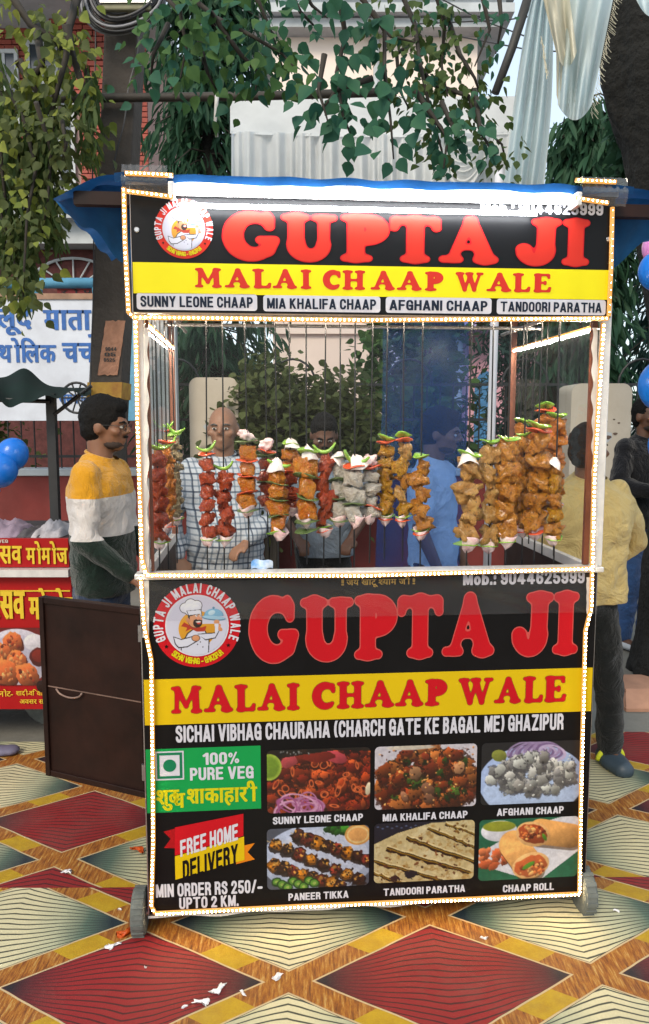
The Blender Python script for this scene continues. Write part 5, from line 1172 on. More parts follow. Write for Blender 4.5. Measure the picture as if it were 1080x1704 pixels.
# pipe rail above the sign board
pr_ = thing('pipe_railing', 'light blue pipe railing above the painted Hindi board', 'railing', at(80, 478, 6.9))
obj('top_pipe', MB().cyl(at(-120, 472, 6.9), at(166, 471, 6.9), .045, n=12), M_BLUEP, pr_, smooth=True)
for q in (-90, 64, 160): obj('upright', MB().cyl(at(q, 474, 6.9), at(q, 492, 6.9), .035, n=10), M_BLUEP, pr_, smooth=True)
rs = thing('red_notice_strip', 'narrow red strip with dark writing showing above the Hindi board', 'sign', at(125, 484, 6.95)); A = at(95, 479, 6.95); B = at(160, 491, 6.95)
obj('strip', MB().box((A.x, 6.95, B.z), (B.x, 6.97, A.z)), mat('faded_red_board', (.5, .06, .06), .6), rs)
ly = deva(['र', ' ', 'ो', ' ', 'प'], .01); obj('lettering', fit(ly, A.x + .03, B.z + .01, B.x - .03, A.z - .008, -6.945, MB()), M_IRON, rs)
# Hindi board
SY = 6.6
A, B = at(-140, 491, SY), at(212, 704, SY)
M_BOARD = mat('chalky_white_board', (.62, .66, .74), .7, .14, 2.5, .1, c2=(.46, .48, .54)); M_SIGNB = mat('hand_painted_blue', (.012, .10, .36), .55, .3, 9)
hb = thing('hindi_sign_board', 'large white board with hand painted blue Hindi lettering at the left', 'sign board', ((A.x+B.x)/2, SY, 0))
n = 20; zb_ = lambda u: B.z + (.34 if False else 0) + (at(0, 615, SY).z - B.z) * 0
lowz = lambda u: at(0, 690, SY).z + .10*math.sin(u*3.1)
obj('board', MB().box((A.x, SY, at(0, 700, SY).z), (B.x, SY + .05, A.z)), M_BOARD, hb); obj('rusty_rim', MB().box((A.x, SY - .014, A.z - .035), (B.x, SY + .06, A.z + .012)), mat('rusty_rim', (.30, .18, .12), .8, .5, 6), hb)
def hindi(seq, px0, py0, px1, py1, m=M_SIGNB, o=.016, w=.05, Y=None, par=None):
    Y = Y or SY; a, b = at(px0, py1, Y), at(px1, py0, Y); obj('lettering', fit(deva(seq, o, w), a.x, a.z, b.x, b.z, -(Y - .006), MB()), m, par or hb)
hindi(['ल', ('ू', 1, -.36, 0, 0), 'द'], -6, 514, 54, 558); hindi(['म', 'ा', 'त', 'ा'], 73, 516, 152, 550)
hindi([('त', .62, 0, 0, None), 'थ', 'ो', ('ि', 1, 0, 0, .22), 'ल', 'क'], -14, 562, 93, 604); hindi(['च', 'च', ('े', 1, -.22, .02, 0)], 104, 556, 162, 603)
hindi(['ल', ' ', 'अ', 'स', 'म', 'प', 'त'], 84, 656, 148, 672)
bp = thing('blue_gate_post', 'light blue steel post right of the Hindi board', 'post', at(212, 640, 6.4)); obj('post', MB().box(at(205, 700, 6.4), at(222, 520, 6.4) + Vector((0, .08, 0))), M_BLUEP, bp)
# white pole behind the case, bundle of pale pipes at left
wp = thing('white_tent_pole', 'white tent pole standing right behind the glass case', 'pole', (at(815, 700, 4.7).x, 4.7, 0)); M_WPOLE = mat('white_pole_paint', (.62, .62, .66), .45, .1)
obj('pole', MB().cyl((at(815, 700, 4.7).x, 4.7, 0), (at(815, 700, 4.7).x + .02, 4.7, 3.0), .024, n=14), M_WPOLE, wp, smooth=True); obj('foot', MB().lathe((at(815, 700, 4.7).x, 4.7, 0), [(.09, 0), (.09, .008), (.03, .012), (.03, .05)], 20), M_WPOLE, wp)
wgate = thing('white_pipe_gate', 'pale corrugated gate of upright ribs behind the left side pane', 'gate', (at(262, 700, 6.8).x, 6.8, 0))
for k in range(9):
    x = at(240 + k*6.6, 700, 6.8).x; obj('rib', MB().box((x - .010, 6.78 + .01*(k % 2), .9), (x + .013, 6.83, 3.3)), M_GREYW, wgate)
obj('panel', MB().box((at(236, 700, 6.8).x, 6.84, .9), (at(296, 700, 6.8).x, 6.86, 3.3)), M_GREYW, wgate)
for px in range(298, 316, 6): pass

# ================================================================== POLES, CLOTH
M_CONC = mat('weathered_pole_concrete', (.075, .062, .052), .9, .35, 3, .5, 25, .02)
def shaft(mb, p0, p1, w0, w1, d0, d1):
    vs = []
    for p, w_, d in ((p0, w0, d0), (p1, w1, d1)): vs += [(p.x - w_, p.y - d, p.z), (p.x + w_, p.y - d, p.z), (p.x + w_, p.y + d, p.z), (p.x - w_, p.y + d, p.z)]
    return mb.add(vs, [(0,3,2,1),(4,5,6,7),(0,1,5,4),(1,2,6,5),(2,3,7,6),(3,0,4,7)])
PY = 4.3
pb, pt = at(180, 700, PY), at(213, -40, PY); pb2 = pb + (pb - pt) * (pb.z / (pt.z - pb.z)); pb2.z = 0
up = thing('utility_pole', 'tall dark concrete utility pole leaning slightly behind the man in the striped sweatshirt', 'utility pole', pb2)
obj('shaft', shaft(MB(), pb2, pt + (pt - pb)*.2, .090, .083, .10, .09), M_CONC, up, bevel=.01)
def onpole(y, side): # pole edge pixel column at row y
    t = (y - 700) / (-40 - 700); c = pb.lerp(pt, t); return c
ya_, yb_ = onpole(634, 0), onpole(663, 0); obj('painted_band', shaft(MB(), yb_, ya_, .0925, .092, .103, .102), mat('worn_yellow_paint', (.55, .36, .05), .8, .3, 9, c2=(.30, .12, .03)), up)
a_, b_ = onpole(622, 0), onpole(530, 0); M_POSTER = mat('faded_orange_poster', (.42, .21, .13), .85, .35, 14, .4, 30)
a_ = Vector((a_.x + .015, a_.y - .103, a_.z)); b_ = Vector((b_.x + .045, b_.y - .103, b_.z))
ps = thing('torn_poster', 'torn orange notice pasted on the concrete pole', 'poster', a_)
obj('paper', MB().sheet(lambda u, v: (a_.x + (b_.x-a_.x)*v + (u - .5)*.105 + .004*mnoise.noise(Vector((u*5, v*9, 1))), a_.y - .003 - .005*abs(mnoise.noise(Vector((u*4, v*7, 2)))), a_.z + (b_.z-a_.z)*v - .02*u*0 + .01*mnoise.noise(Vector((u*9, 0, v*3)))), 8, 16), M_POSTER, ps)
for k, (s_, v_) in enumerate((('9044', .48), ('05', .38), ('0525', .28))): c = a_.lerp(b_, v_); obj('lettering', fit(bold2d(s_), c.x - .03, c.z - .010, c.x + .03, c.z + .010, -(a_.y - .011), MB()), M_IRON, ps)
tb = thing('junction_box', 'weathered grey box fixed across the top of the concrete pole', 'junction box', at(212, 8, PY - .2)); obj('box', MB().box(at(168, 16, PY - .25), at(250, -30, PY - .25) + Vector((0, .12, 0))), mat('dull_yellow_grey_metal', (.22, .21, .13), .7, .3, 12), tb, bevel=.008); obj('lid', MB().box(at(166, 4, PY - .26), at(252, 0, PY - .26) + Vector((0, .14, 0))), M_STEEL, tb)
cc_ = thing('cable_coil', 'coil of black and grey cables hanging on the utility pole', 'cable coil', at(205, 20, PY - .2)); M_CABLE = mat('grey_black_cable', (.045, .045, .05), .45, .3, 9); M_CABLE2 = mat('pale_grey_cable', (.22, .22, .24), .5, .3, 9)
for k in range(9):
    pts = []
    for i in range(17):
        t = math.pi * (i / 16.); x = 205 - (70 - k*2.2)*math.cos(t) + (k % 3); y = -2 - k*3 + (58 - k*1.5 + (k*7 % 5))*math.sin(t)**.9 + 6*math.sin(t*2)
        pts.append(at(x, y, PY - .22 - .012*(k % 4)))
    obj('cable', MB().tube(pts, .007, 6), M_CABLE if k % 3 else M_CABLE2, cc_, smooth=True)
for k, (q0, q1) in enumerate((((158, -30), (152, 700)), ((232, 60), (190, 280)))): 
    c = obj('wire', MB().tube([at(q0[0] + (q1[0]-q0[0])*i/12 + 2*math.sin(i), q0[1] + (q1[1]-q0[1])*i/12, PY - .13) for i in range(13)], .004, 5), M_CABLE, cc_)
M_BAMB = mat('dark_bamboo', (.035, .028, .022), .7, .4, 5, .4, 20)
hb2 = thing('bamboo_crossbar', 'long bamboo pole tied horizontally across the concrete pole', 'pole', at(300, 162, 4.15))
obj('cane', MB().tube([at(-60, 166, 4.15), at(180, 163, 4.15), at(420, 160, 4.15), at(660, 153, 4.15)], .021, 10), M_BAMB, hb2, smooth=True)
for q in (40, 150, 290, 395, 520): obj('node_ring', MB().tube([at(q - 1.5, 163 - q*.012, 4.15), at(q + 1.5, 163 - q*.012, 4.15)], .024, 10), M_BAMB, hb2)
obj('cloth_tie', MB().tube([at(362, 150, 4.1), at(360, 175, 4.1), at(358, 205, 4.12), at(361, 228, 4.13)], [.012, .010, .008, .009], 7), M_PLEAT, hb2, smooth=True)
lp = thing('slanting_pole', 'dark pole slanting up from the canopy to the upper right', 'pole', at(826, 152, 4.4)); obj('cane', MB().tube([at(824, 155, 4.4), at(852, 80, 4.4), at(884, -20, 4.4)], [.022, .024, .026], 10), mat('dark_pole_wood', (.03, .028, .026), .6), lp, smooth=True)
# white canopy with pleated frill
M_CLOTH = translucent('white_canopy_cloth', (.80, .82, .82), .45, .9, .2, 3); M_CLOTH2 = translucent('pale_blue_drape', (.74, .84, .86), .5, .9, .2, 3); M_CREAMC = translucent('cream_scarf', (.80, .76, .62), .4, .9, .2, 3)
CY = 5.4
cn = thing('cloth_canopy', 'white wedding style cloth canopy with pleated frill above the cart', 'canopy', at(620, 300, CY))
def cpt(x, y, d): p = at(x, y, CY + d); return (p.x, p.y, p.z)
obj('top_band', MB().sheet(lambda u, v: cpt(383 + 480*u, 160 + (62 + 6*math.sin(u*3))*v, .02*math.sin(u*40)*v + .25*(1-v)), 60, 6), M_CLOTH, cn, smooth=True)
def frill(u, v):
    x = 385 + 470*u; fold = .05*math.sin(u*150 + 2*math.sin(u*23)) * (.25 + .75*v) + .02*math.sin(u*67)
    y = 218 + 5*math.sin(u*3) + (140 + 8*math.sin(u*30))*v
    return cpt(x, y, fold)
obj('frill', MB().sheet(frill, 420, 8), M_CLOTH, cn, smooth=True)
def swag(k):
    def f(u, v):
        cx = 765; x = cx - 40 + 90*u; y = 222 + v*10 + k*14*math.sin(math.pi*u) + (6 + 2*k)*v
        return cpt(x, y, -.10 - .01*k + .03*math.sin(v*math.pi))
    return f
for k in range(6): obj('swag', MB().sheet(swag(k), 20, 4), M_CLOTH, cn, smooth=True)
dr = thing('hanging_drape', 'pale blue sheer drape hanging from the slanting pole', 'drape', at(870, 150, 4.2))
def dfn(u, v):
    xt = 892 + 30*u; xb = 838 + 66*u; x = xt + (xb - xt)*v**.7 + 8*math.sin(v*3)*u; y = -20 + 330*v
    p = at(x, y, 4.25 + .05*math.sin(u*22 + v*2)); return (p.x, p.y, p.z)
obj('cloth', MB().sheet(dfn, 60, 20), M_CLOTH2, dr, smooth=True)
sc_ = thing('fringed_scarf', 'cream and pale blue fringed cloth bunched and hanging at the upper right', 'cloth', at(955, 80, 3.4))
def scarf(x0t, x1t, x0b, x1b, yb, dep, w):
    def f(u, v):
        x = (x0t + (x1t-x0t)*u)*(1-v) + (x0b + (x1b-x0b)*u)*v; y = -25 + (yb + 25 - 26*(2*u-1)**2)*v
        p = at(x, y, dep + .05*math.sin(u*w + v*3) + .03*math.sin(u*2.2*w)*v); return (p.x, p.y, p.z)
    return f
obj('cream_fold', MB().sheet(scarf(898, 945, 925, 960, 112, 3.40, 9), 30, 16), M_CREAMC, sc_, smooth=True)
obj('blue_fold', MB().sheet(scarf(935, 1025, 928, 985, 200, 3.45, 14), 40, 20), M_CLOTH2, sc_, smooth=True)
obj('cream_fold', MB().sheet(scarf(925, 965, 926, 952, 185, 3.52, 7), 24, 16), M_CREAMC, sc_, smooth=True)
obj('blue_fold', MB().sheet(scarf(1045, 1100, 1060, 1110, 28, 3.3, 7), 24, 10), M_CLOTH2, sc_, smooth=True)
fm = MB()
for k in range(60):
    v = k / 60; x = 1024 - 42*v; y = -10 + 200*v
    p = at(x, y, 3.44); q = p + Vector((R.uniform(.0, .03), -.01, -R.uniform(.02, .04))); fm.tube([p, q], .0012, 3, False)
for k in range(36):
    v = k / 36; x = 900 + 10*v; y = 60 + 60*v; p = at(x, y, 3.40); q = p + Vector((R.uniform(-.005, .01), -.01, -R.uniform(.02, .04))); fm.tube([p, q], .0012, 3, False)
obj('fringe', fm, M_CREAMC, sc_, kind='stuff')
ow = thing('overhead_wires', 'thin overhead wires crossing the sky at the upper right', 'wires', at(820, 60, 9))
for (a, b) in (((700, -20), (900, 70)), ((760, 60), (1000, 90)), ((690, 40), (1000, 10))): obj('wire', MB().tube([at(a[0], a[1], 9), at((a[0]+b[0])/2, (a[1]+b[1])/2 + 8, 9), at(b[0], b[1], 9)], .008, 5), M_CABLE, ow)

# ================================================================== THE RED FOOD STALL AND ITS AWNING
M_STALLR = vinyl('stall_red_vinyl', (.46, .012, .014)); M_STY = vinyl('stall_yellow', (.90, .64, .05)); M_STW = vinyl('stall_white', (.62, .56, .50))
TY = 3.62
st = thing('snack_stall', 'red dumpling stall with yellow Hindi lettering and a photo of fried dumplings', 'food stall', (at(20, 1000, TY).x, TY, 0))
def SP(x, y, o=0): return at(x, y, TY - o)
def sbox(name, x0, y0, x1, y1, m, d=.02, dy=0):
    a, b = SP(x0, y1), SP(x1, y0); return obj(name, MB().box((a.x, TY - dy, a.z), (b.x, TY + d, b.z)), m, st)
sbox('body', -160, 897, 112, 1178, M_BROWN, .7, -.012); sbox('upper_board', -160, 896, 113, 944, M_STALLR); sbox('shelf_edge', -170, 945, 119, 957, M_ALU, .72, .05); sbox('lower_board', -160, 960, 118, 1180, M_STALLR)
sbox('yellow_stripe', -160, 982, 117, 984, M_STY, .0, .006)
def sh(seq, x0, y0, x1, y1, m, o=.012, w=.05): a, b = SP(x0, y1), SP(x1, y0); obj('lettering', fit(deva(seq, o, w), a.x, a.z, b.x, b.z, -(TY - .008), MB()), m, st)
UTS = ['उ', ('त', .62, 0, 0, None), 'स', 'व']; MOMO = ['म', 'ो', 'म', 'ो', 'ज']
sh(UTS, -26, 908, 37, 938, M_STY); sh(MOMO, 45, 900, 113, 938, M_STY); sh(UTS, -28, 984, 42, 1030, M_STY, .016, .07); sh(MOMO, 50, 978, 128, 1030, M_STY, .016, .07)
a, b = SP(-20, 903), SP(14, 897.5); obj('lettering', fit(bold2d('OLY VEG'), a.x, a.z, b.x, b.z, -(TY - .006), MB()), M_STW, st)
sh(['न', 'ो', 'ट', '-'], 0, 1146, 22, 1158, M_STY, .006, .03); sh(['श', 'ा', 'द', 'ी', '-', 'व', 'ि', 'व', 'ा', 'ह'], 28, 1146, 76, 1158, M_STY, .006, .03); sh(['अ', 'व', 'स', 'र', ' ', 'स', 'ु', 'व'], 34, 1163, 86, 1173, M_STY, .006, .03)
pp = Pic(150, 104, (.50, .03, .03), 21); pp.a[:] = (.45, .05, .05); pp.ell(80, 52, 76, 50, 0, (.86, .84, .90), .2, 0); pp.ell(80, 54, 66, 42, 0, (.78, .76, .84), .15, 0)
pp.ell(120, 26, 24, 15, 0, (.92, .90, .94), .3, 0); pp.ell(128, 52, 20, 17, 0, (.35, .08, .06), .4, .1); pp.ell(128, 50, 15, 11, 0, (.50, .12, .06), .3, .1)
for (x, y, r_) in ((72, 26, 22), (40, 46, 24), (78, 60, 24), (54, 80, 27), (100, 84, 25)):
    pp.ell(x + 2, y + 4, r_, r_*.85, 10, (.35, .12, .06), 0, .2); pp.ell(x, y, r_, r_*.85, 20, (.80, .40, .20), .9, .25); pp.blobs(14, (x-r_*.6, y-r_*.6, x+r_*.6, y+r_*.5), (2, 5), [(.92, .62, .38), (.55, .2, .1), (.85, .5, .28)], int(x), .5)
pp.grain(.1, 4); a, b = SP(-26, 1140), SP(78, 1044); me = pic_mesh(pp, a.x, a.z, b.x, b.z, -(TY - .006)); Mi = st.matrix_basis.inverted(); me.transform(Mi); obj('food_photo', me, PRINT_M, st)
for x in (-150, 60):
    p = SP(x, 1200); w_ = obj('wheel', MB().lathe((p.x, TY + .25, .17), [(.05, -.02), (.15, -.02), (.165, -.012), (.165, .012), (.15, .02), (.05, .02)], 26, 'Y'), M_RUB, st)
    obj('hub', MB().lathe((p.x, TY + .23, .17), [(.02, -.01), (.045, 0), (.045, .04), (.02, .05)], 14, 'Y'), M_STEEL, w_)
# folded cloths on the stall
for i, (x0, x1, y0, y1, c, lb) in enumerate(((-30, 40, 866, 896, (.34, .26, .34), 'heap of mauve cloth on the red stall'), (36, 78, 876, 896, (.10, .09, .10), 'dark folded cloth in the middle of the stall top'), (64, 110, 868, 896, (.58, .54, .56), 'off white bunched cloth at the right end of the stall top'))):
    a, b = at(x0, y1, TY + .15), at(x1, y0, TY + .15); cxx, hw = (a.x + b.x)/2, (b.x - a.x)/2
    def lump(u, v, cxx=cxx, hw=hw, a=a, b=b, i=i):
        x = cxx + hw*1.15*(2*u-1); y = TY + .02 + .34*v; e = (1-(2*u-1)**4)*(1-(2*v-1)**4)
        return (x, y, a.z + e*(b.z-a.z)*(.75 + .5*mnoise.noise(Vector((u*5 + i*7, v*4, 0))) + .18*abs(mnoise.noise(Vector((u*14, v*11, i))))))
    tag(obj('folded_cloth', MB().sheet(lump, 36, 20), mat('stall_cloth', c, .9, .35, 18, c2=tuple(x*.55 for x in c)), smooth=True), lb, 'cloth', 'cloths on the stall')
# awning
AY = 3.9
aw = thing('green_awning', 'dark green tarpaulin awning on a black post over the stall', 'awning', (at(88, 800, AY).x, AY, 0)); M_GT = translucent('dark_green_tarpaulin', (.001, .014, .009), .12, .8, .45, 4)
def awf(u, v):
    x = -150 + 302*u; ytop = 636 - 26*math.exp(-((x - 42)/26)**2) + 14*math.sin(max(0, x)/60) - 6 + (max(0, x-100)*.12); ybot = 668 + 6*math.sin(x/17) - 22*max(0, (x-70)/80)**1 + 4*math.sin(x/7)
    p = at(x, ytop*(1-v) + ybot*v, AY + .55 - .75*v); return (p.x, p.y, p.z + .01*math.sin(u*30)*v)
obj('tarp', MB().sheet(awf, 70, 10), M_GT, aw, smooth=True)
obj('post', MB().box((at(81, 800, AY).x, AY, 0), (at(95, 800, AY).x, AY + .04, at(88, 655, AY).z)), M_IRON, aw)
obj('brace', MB().cyl(at(90, 690, AY), at(152, 642, AY - .02), .010, n=6), M_IRON, aw); obj('brace', MB().cyl(at(84, 668, AY), at(-140, 662, AY), .012, n=6), M_IRON, aw)
rg = thing('iron_wheel_ornament', 'round iron ring ornament on the railing below the Hindi board', 'ornament', at(128, 665, 6.3)); c = at(128, 662, 6.3)
obj('ring', MB().tube([(c.x + .12*math.cos(t), 6.3, c.z + .12*math.sin(t)) for t in [2*math.pi*i/24 for i in range(25)]], .011, 6), M_IRON, rg)
for k in range(5): t = rad(36*k); obj('spoke', MB().cyl((c.x - .12*math.cos(t), 6.3, c.z - .12*math.sin(t)), (c.x + .12*math.cos(t), 6.3, c.z + .12*math.sin(t)), .007, n=5), M_IRON, rg)
# balloons
def balloon(px, py, rpx, Y, m, label, tilt=0):
    c = at(px, py, Y); r_ = rpx/FPX*Y; b = thing('balloon', label, 'balloon', c, group='party balloons'); M_ = Matrix.Rotation(tilt, 3, 'Y')
    pr = [(r_*math.sin(math.pi*k/20)*(1 - .10*max(0, (k-10)/10.)), r_*1.12*math.cos(math.pi*k/20)) for k in range(1, 20)]
    mb = MB().lathe((0, 0, 0), pr[::-1], 28).xf(Matrix.Translation(c) @ M_.to_4x4()); obj('skin', mb, m, b, smooth=True)
    obj('knot', MB().lathe((0, 0, -r_*1.16), [(.012, -.012), (.008, 0), (.004, .02)], 10).xf(Matrix.Translation(c) @ M_.to_4x4()), m, b, smooth=True)
    return b
t = NT('blue_balloon_rubber'); BB = t.set(color=(.004, .13, .55), rough=.32, spec=.4, coat=.15); t = NT('pink_balloon_rubber'); BPk = t.set(color=(.62, .22, .55), rough=.16, coat=.6)
balloon(20, 757, 26, 3.5, BB, 'blue balloon above the left stall, upper of two', .5); balloon(2, 782, 27, 3.45, BB, 'blue balloon at the left edge, lower and nearer of two', .2)
balloon(1092, 452, 28, 3.1, BB, 'dark blue balloon highest in the bunch at the right edge', -.1); balloon(1102, 640, 38, 3.0, BB, 'big blue balloon in the middle of the right edge bunch', .3); balloon(1113, 742, 33, 2.95, BB, 'lowest blue balloon of the right edge bunch', 0); balloon(1096, 412, 26, 3.3, BPk, 'pink balloon peeping above the blue ones at the right edge', .2)
# cardboard by the tree
cb = thing('cardboard_sheet', 'torn brown cardboard lying on the ground beside the tree at right', 'cardboard'); p = ground_at(1070, 1172)
obj('sheet', MB().box((p.x - .14, p.y - .12, .002), (p.x + .5, p.y + .35, .02)).box((p.x - .05, p.y - .02, .03), (p.x + .4, p.y + .38, .045)), mat('brown_cardboard', (.42, .22, .14), .85, .2, 8), cb); obj('flap', MB().quad((p.x - .14, p.y - .12, .02), (p.x + .2, p.y - .12, .02), (p.x + .26, p.y - .02, .10), (p.x - .10, p.y, .09)), bpy.data.materials['brown_cardboard'], cb)
rb = R.random
for k in range(14):
    p = ground_at(R.uniform(1000, 1080), R.uniform(1060, 1150)); s_ = R.uniform(.02, .05)
    me = LUMPS[k % 8]; o = bpy.data.objects.new('stone', withmat(me, M_GROUND)); COL.objects.link(o); o.location = (p.x, p.y, s_*.3); o.scale = (s_, s_, s_*.7); tag(o, 'small grey stone lying on the dusty ground by the tree', 'stone', 'stones by the tree')
# ================================================================== PEOPLE
DG = bpy.context.evaluated_depsgraph_get
def fuse(mb, voxel, smooth=6, disp=None):
    """one continuous skin over overlapping rounded volumes"""
    me = mesh_of('tmp', mb); o = bpy.data.objects.new('tmp', me); COL.objects.link(o)
    m = o.modifiers.new('r', 'REMESH'); m.mode = 'VOXEL'; m.voxel_size = voxel; m.adaptivity = 0
    s = o.modifiers.new('s', 'SMOOTH'); s.iterations = smooth; s.factor = .5
    bpy.context.view_layer.update(); out = bpy.data.meshes.new_from_object(o.evaluated_get(DG())); bpy.data.objects.remove(o); bpy.data.meshes.remove(me)
    if disp:
        for v, n in zip(out.vertices, [v.normal.copy() for v in out.vertices]): v.co += n * disp(v.co)
    out.polygons.foreach_set('use_smooth', [True]*len(out.polygons)); out.update(); return out
def ecap(mb, p, q, r0, r1, sq=(1, 1), n=14):
    """tapered capsule, flattened front to back by sq"""
    p, q = Vector(p), Vector(q); k = 7
    for i in range(k):
        t = i / (k - 1); c = p.lerp(q, t); r = r0 + (r1 - r0)*t; mb.sph(c, (r*sq[0], r*sq[1], r*(1 if (p-q).length < .01 else 1)), n, 8)
    return mb.tube([p, q], [r0, r1], n, True) if sq == (1, 1) else mb
def clothnoise(a=.012, sc=7, seed=0, stretch=(1, 1, 2.2)):
    def f(co):
        p = Vector((co.x*stretch[0], co.y*stretch[1], co.z*stretch[2])) * sc + Vector((seed, seed*2, 0))
        return a * (mnoise.noise(p) + .5*(1 - 2*abs(mnoise.noise(p*1.9))) + .25*mnoise.noise(p*4))
    return f
def skin(name, c):
    t = NT(name); t.set(color=t.ramp(t.noise(9, 5), [(.3, tuple(x*.78 for x in c)), (.7, c)]), rough=.48, sss=.08, spec=.4); t.bump(t.noise(60, 4), .15, .004); return t.m
def fabric(name, c, c2=None, rough=.9, weave=True):
    t = NT(name); cc = t.ramp(t.noise(5, 5), [(.3, c2 or tuple(x*.8 for x in c)), (.7, c)]); t.set(color=cc, rough=rough, spec=.15, sheen=.2)
    t.bump(t.M('ADD', t.noise(300, 2), t.M('MULTIPLY', t.noise(7, 4, .6, None, 1.5), 9.0)), .55, .012); return t.m
M_HAIR = mat('black_hair', (.005, .0045, .0045), .75, .4, 40, .8, 120, .01, spec=.18); M_HAIRG = mat('greying_hair', (.10, .095, .09), .6, .5, 60, .5, 120)
SKIN1 = skin('brown_skin', (.20, .095, .055)); SKIN2 = skin('tan_skin', (.30, .16, .10)); SKIN3 = skin('dark_skin', (.13, .062, .038))
M_EYE = mat('eye_white', (.5, .48, .45), .2, .05); M_IRIS = mat('dark_iris', (.01, .006, .004), .15, .1)
def person(label, x, y, yaw, hgt, skn, shirt, trouser, hair='short', hairm=None, arms=None, legs=None, sleeve='short', shoes=None, stance=.09, belly=0.0, glasses=False, look=0, fit_=1.0, group='people around the stall', tilt=(0, 0), vox=.011):
    """stands facing -Y before turning by yaw. arms: (elbow, wrist) per side in body space for 1.70 m"""
    s = hgt / 1.70
    P_ = thing('person', label, 'person', (x, y, 0), yaw, group)
    arms = arms or [((-.26, .03, 1.12), (-.27, -.05, .87)), ((.26, .03, 1.12), (.27, -.05, .87))]
    legs = legs or [((-stance, -.01, .48), (-stance - .02, .02, .09)), ((stance, -.01, .48), (stance + .02, .02, .09))]
    sh = [(-.185, .0, 1.385), (.185, .0, 1.385)]
    HR = Matrix.Rotation(look, 4, 'Z') @ Matrix.Rotation(tilt[0], 4, 'X'); hc = Vector((0, -.02, 1.595)) + Vector((0, -.05*tilt[1], 0))
    def HM(mb): mb.xf(Matrix.Translation(hc) @ HR); return mb
    S_ = Matrix.Scale(s, 4)
    # --- body: head, neck, trunk, arms with hands, legs
    b = MB()
    hd = MB(); hd.sph((0, .012, .018), (.076, .094, .098), 20, 14); hd.sph((0, -.022, -.045), (.058, .064, .066), 18, 12); hd.sph((0, -.048, -.082), (.036, .036, .028), 14, 8)
    hd.sph((0, -.062, .022), (.055, .030, .016), 14, 8)                                        # brow
    hd.tube([(0, -.086, .018), (0, -.104, -.018), (0, -.100, -.026)], [.009, .014, .010], 8); hd.sph((.013, -.092, -.024), .009, 8, 6); hd.sph((-.013, -.092, -.024), .009, 8, 6)
    hd.sph((0, -.084, -.052), (.024, .010, .006), 10, 6); hd.sph((0, -.082, -.063), (.020, .011, .007), 10, 6)
    for k in (-1, 1): hd.sph((k*.078, .012, -.012), (.010, .022, .032), 12, 8); hd.sph((k*.045, -.058, -.020), (.026, .024, .020), 10, 8)
    HM(hd); b.add(hd.v, hd.f)
    b.tube([(0, .012, 1.40), (0, .0, 1.47), (0, .004, 1.54)], [.062, .056, .055], 16)
    for (z, rx, ry, yy) in ((1.36, .125, .062, .01), (1.30, .155, .098, .0), (1.18, .145, .098, 0), (1.06, .135, .092 + belly*.5, -belly*.4), (.96, .150, .098 + belly*.3, 0), (.88, .150, .095, .01)): b.sph((0, yy, z), (rx, ry, .11), 18, 10)
    for i, (el, wr_) in enumerate(arms):
        ecap(b, Vector(sh[i]) + Vector(((.03, -.03)[i], 0, -.035)), el, .046, .038); ecap(b, el, wr_, .040, .027)
        d = (Vector(wr_) - Vector(el)).normalized(); side = d.cross(Vector((0, 0, 1))); side = side.normalized() if side.length > .2 else Vector((0, 1, 0)); nrm_ = d.cross(side)
        w0 = Vector(wr_); pl = w0 + d*.05
        for k in range(4):
            a = w0 + side*(-.024 + .016*k)*.6; e_ = w0 + d*(.078) + side*(-.030 + .020*k); ecap(b, a, e_, .015, .0125, n=8)
            f1 = e_ + (d*.85 + nrm_*.35).normalized()*(.034 - .004*abs(k - 1.4)); f2 = f1 + (d*.55 + nrm_*.75).normalized()*.026; ecap(b, e_, f1, .0105, .0095, n=8); ecap(b, f1, f2, .0095, .008, n=8)
        t0 = w0 + d*.02 - side*.022; t1 = t0 + (d*.6 - side*.7).normalized()*.042; ecap(b, t0, t1, .013, .0105, n=8); ecap(b, t1, t1 + (d*.9 + nrm_*.3).normalized()*.028, .0105, .009, n=8)
    for i, (kn, an) in enumerate(legs):
        hp = ((-1, 1)[i]*.085, .01, .90); ecap(b, hp, kn, .088, .058); ecap(b, kn, an, .056, .038); ecap(b, Vector(an) + Vector((0, .02, -.03)), Vector(an) + Vector((0, -.13, -.055)), .036, .030)
    body = fuse(b.xf(S_), .0085*s, 4); body.materials.append(skn); ob = obj('body', body, None, P_, local=True)
    # --- face details
    for k in (-1, 1):
        e = MB().sph((k*.030, -.079, .002), (.013, .009, .007), 10, 8); obj('eye', HM(e).xf(S_), M_EYE, P_, local=True, smooth=True)
        e = MB().sph((k*.030, -.0865, .002), (.006, .003, .006), 10, 8); obj('iris', HM(e).xf(S_), M_IRIS, bpy.data.objects[P_.children[-1].name], local=True, smooth=True)
        e = MB().tube([(k*.014, -.092, .019), (k*.032, -.089, .026), (k*.050, -.074, .020)], [.0035, .0045, .003], 6); obj('eyebrow', HM(e).xf(S_), hairm or M_HAIR, P_, local=True, smooth=True)
    # --- hair
    h = MB()
    if hair in ('short', 'full'):
        g_ = .006 if hair == 'short' else .013
        h.sph((0, .026, .036), (.078 + g_*.7, .092 + g_, .090 + g_), 20, 14); h.sph((0, .050, -.01), (.074 + g_*.6, .062 + g_*.6, .078), 18, 12)
        if hair == 'full': h.sph((0, -.035, .084), (.058, .050, .036), 16, 10); h.sph((.01, -.02, .102), (.052, .06, .026), 14, 8)
        else: h.sph((0, -.022, .082), (.058, .052, .030), 16, 10)
    if hair == 'bald':
        h.sph((0, .050, -.008), (.083, .060, .050), 18, 12)
        for k in (-1, 1): h.sph((k*.068, .030, .0), (.016, .036, .034), 12, 8)
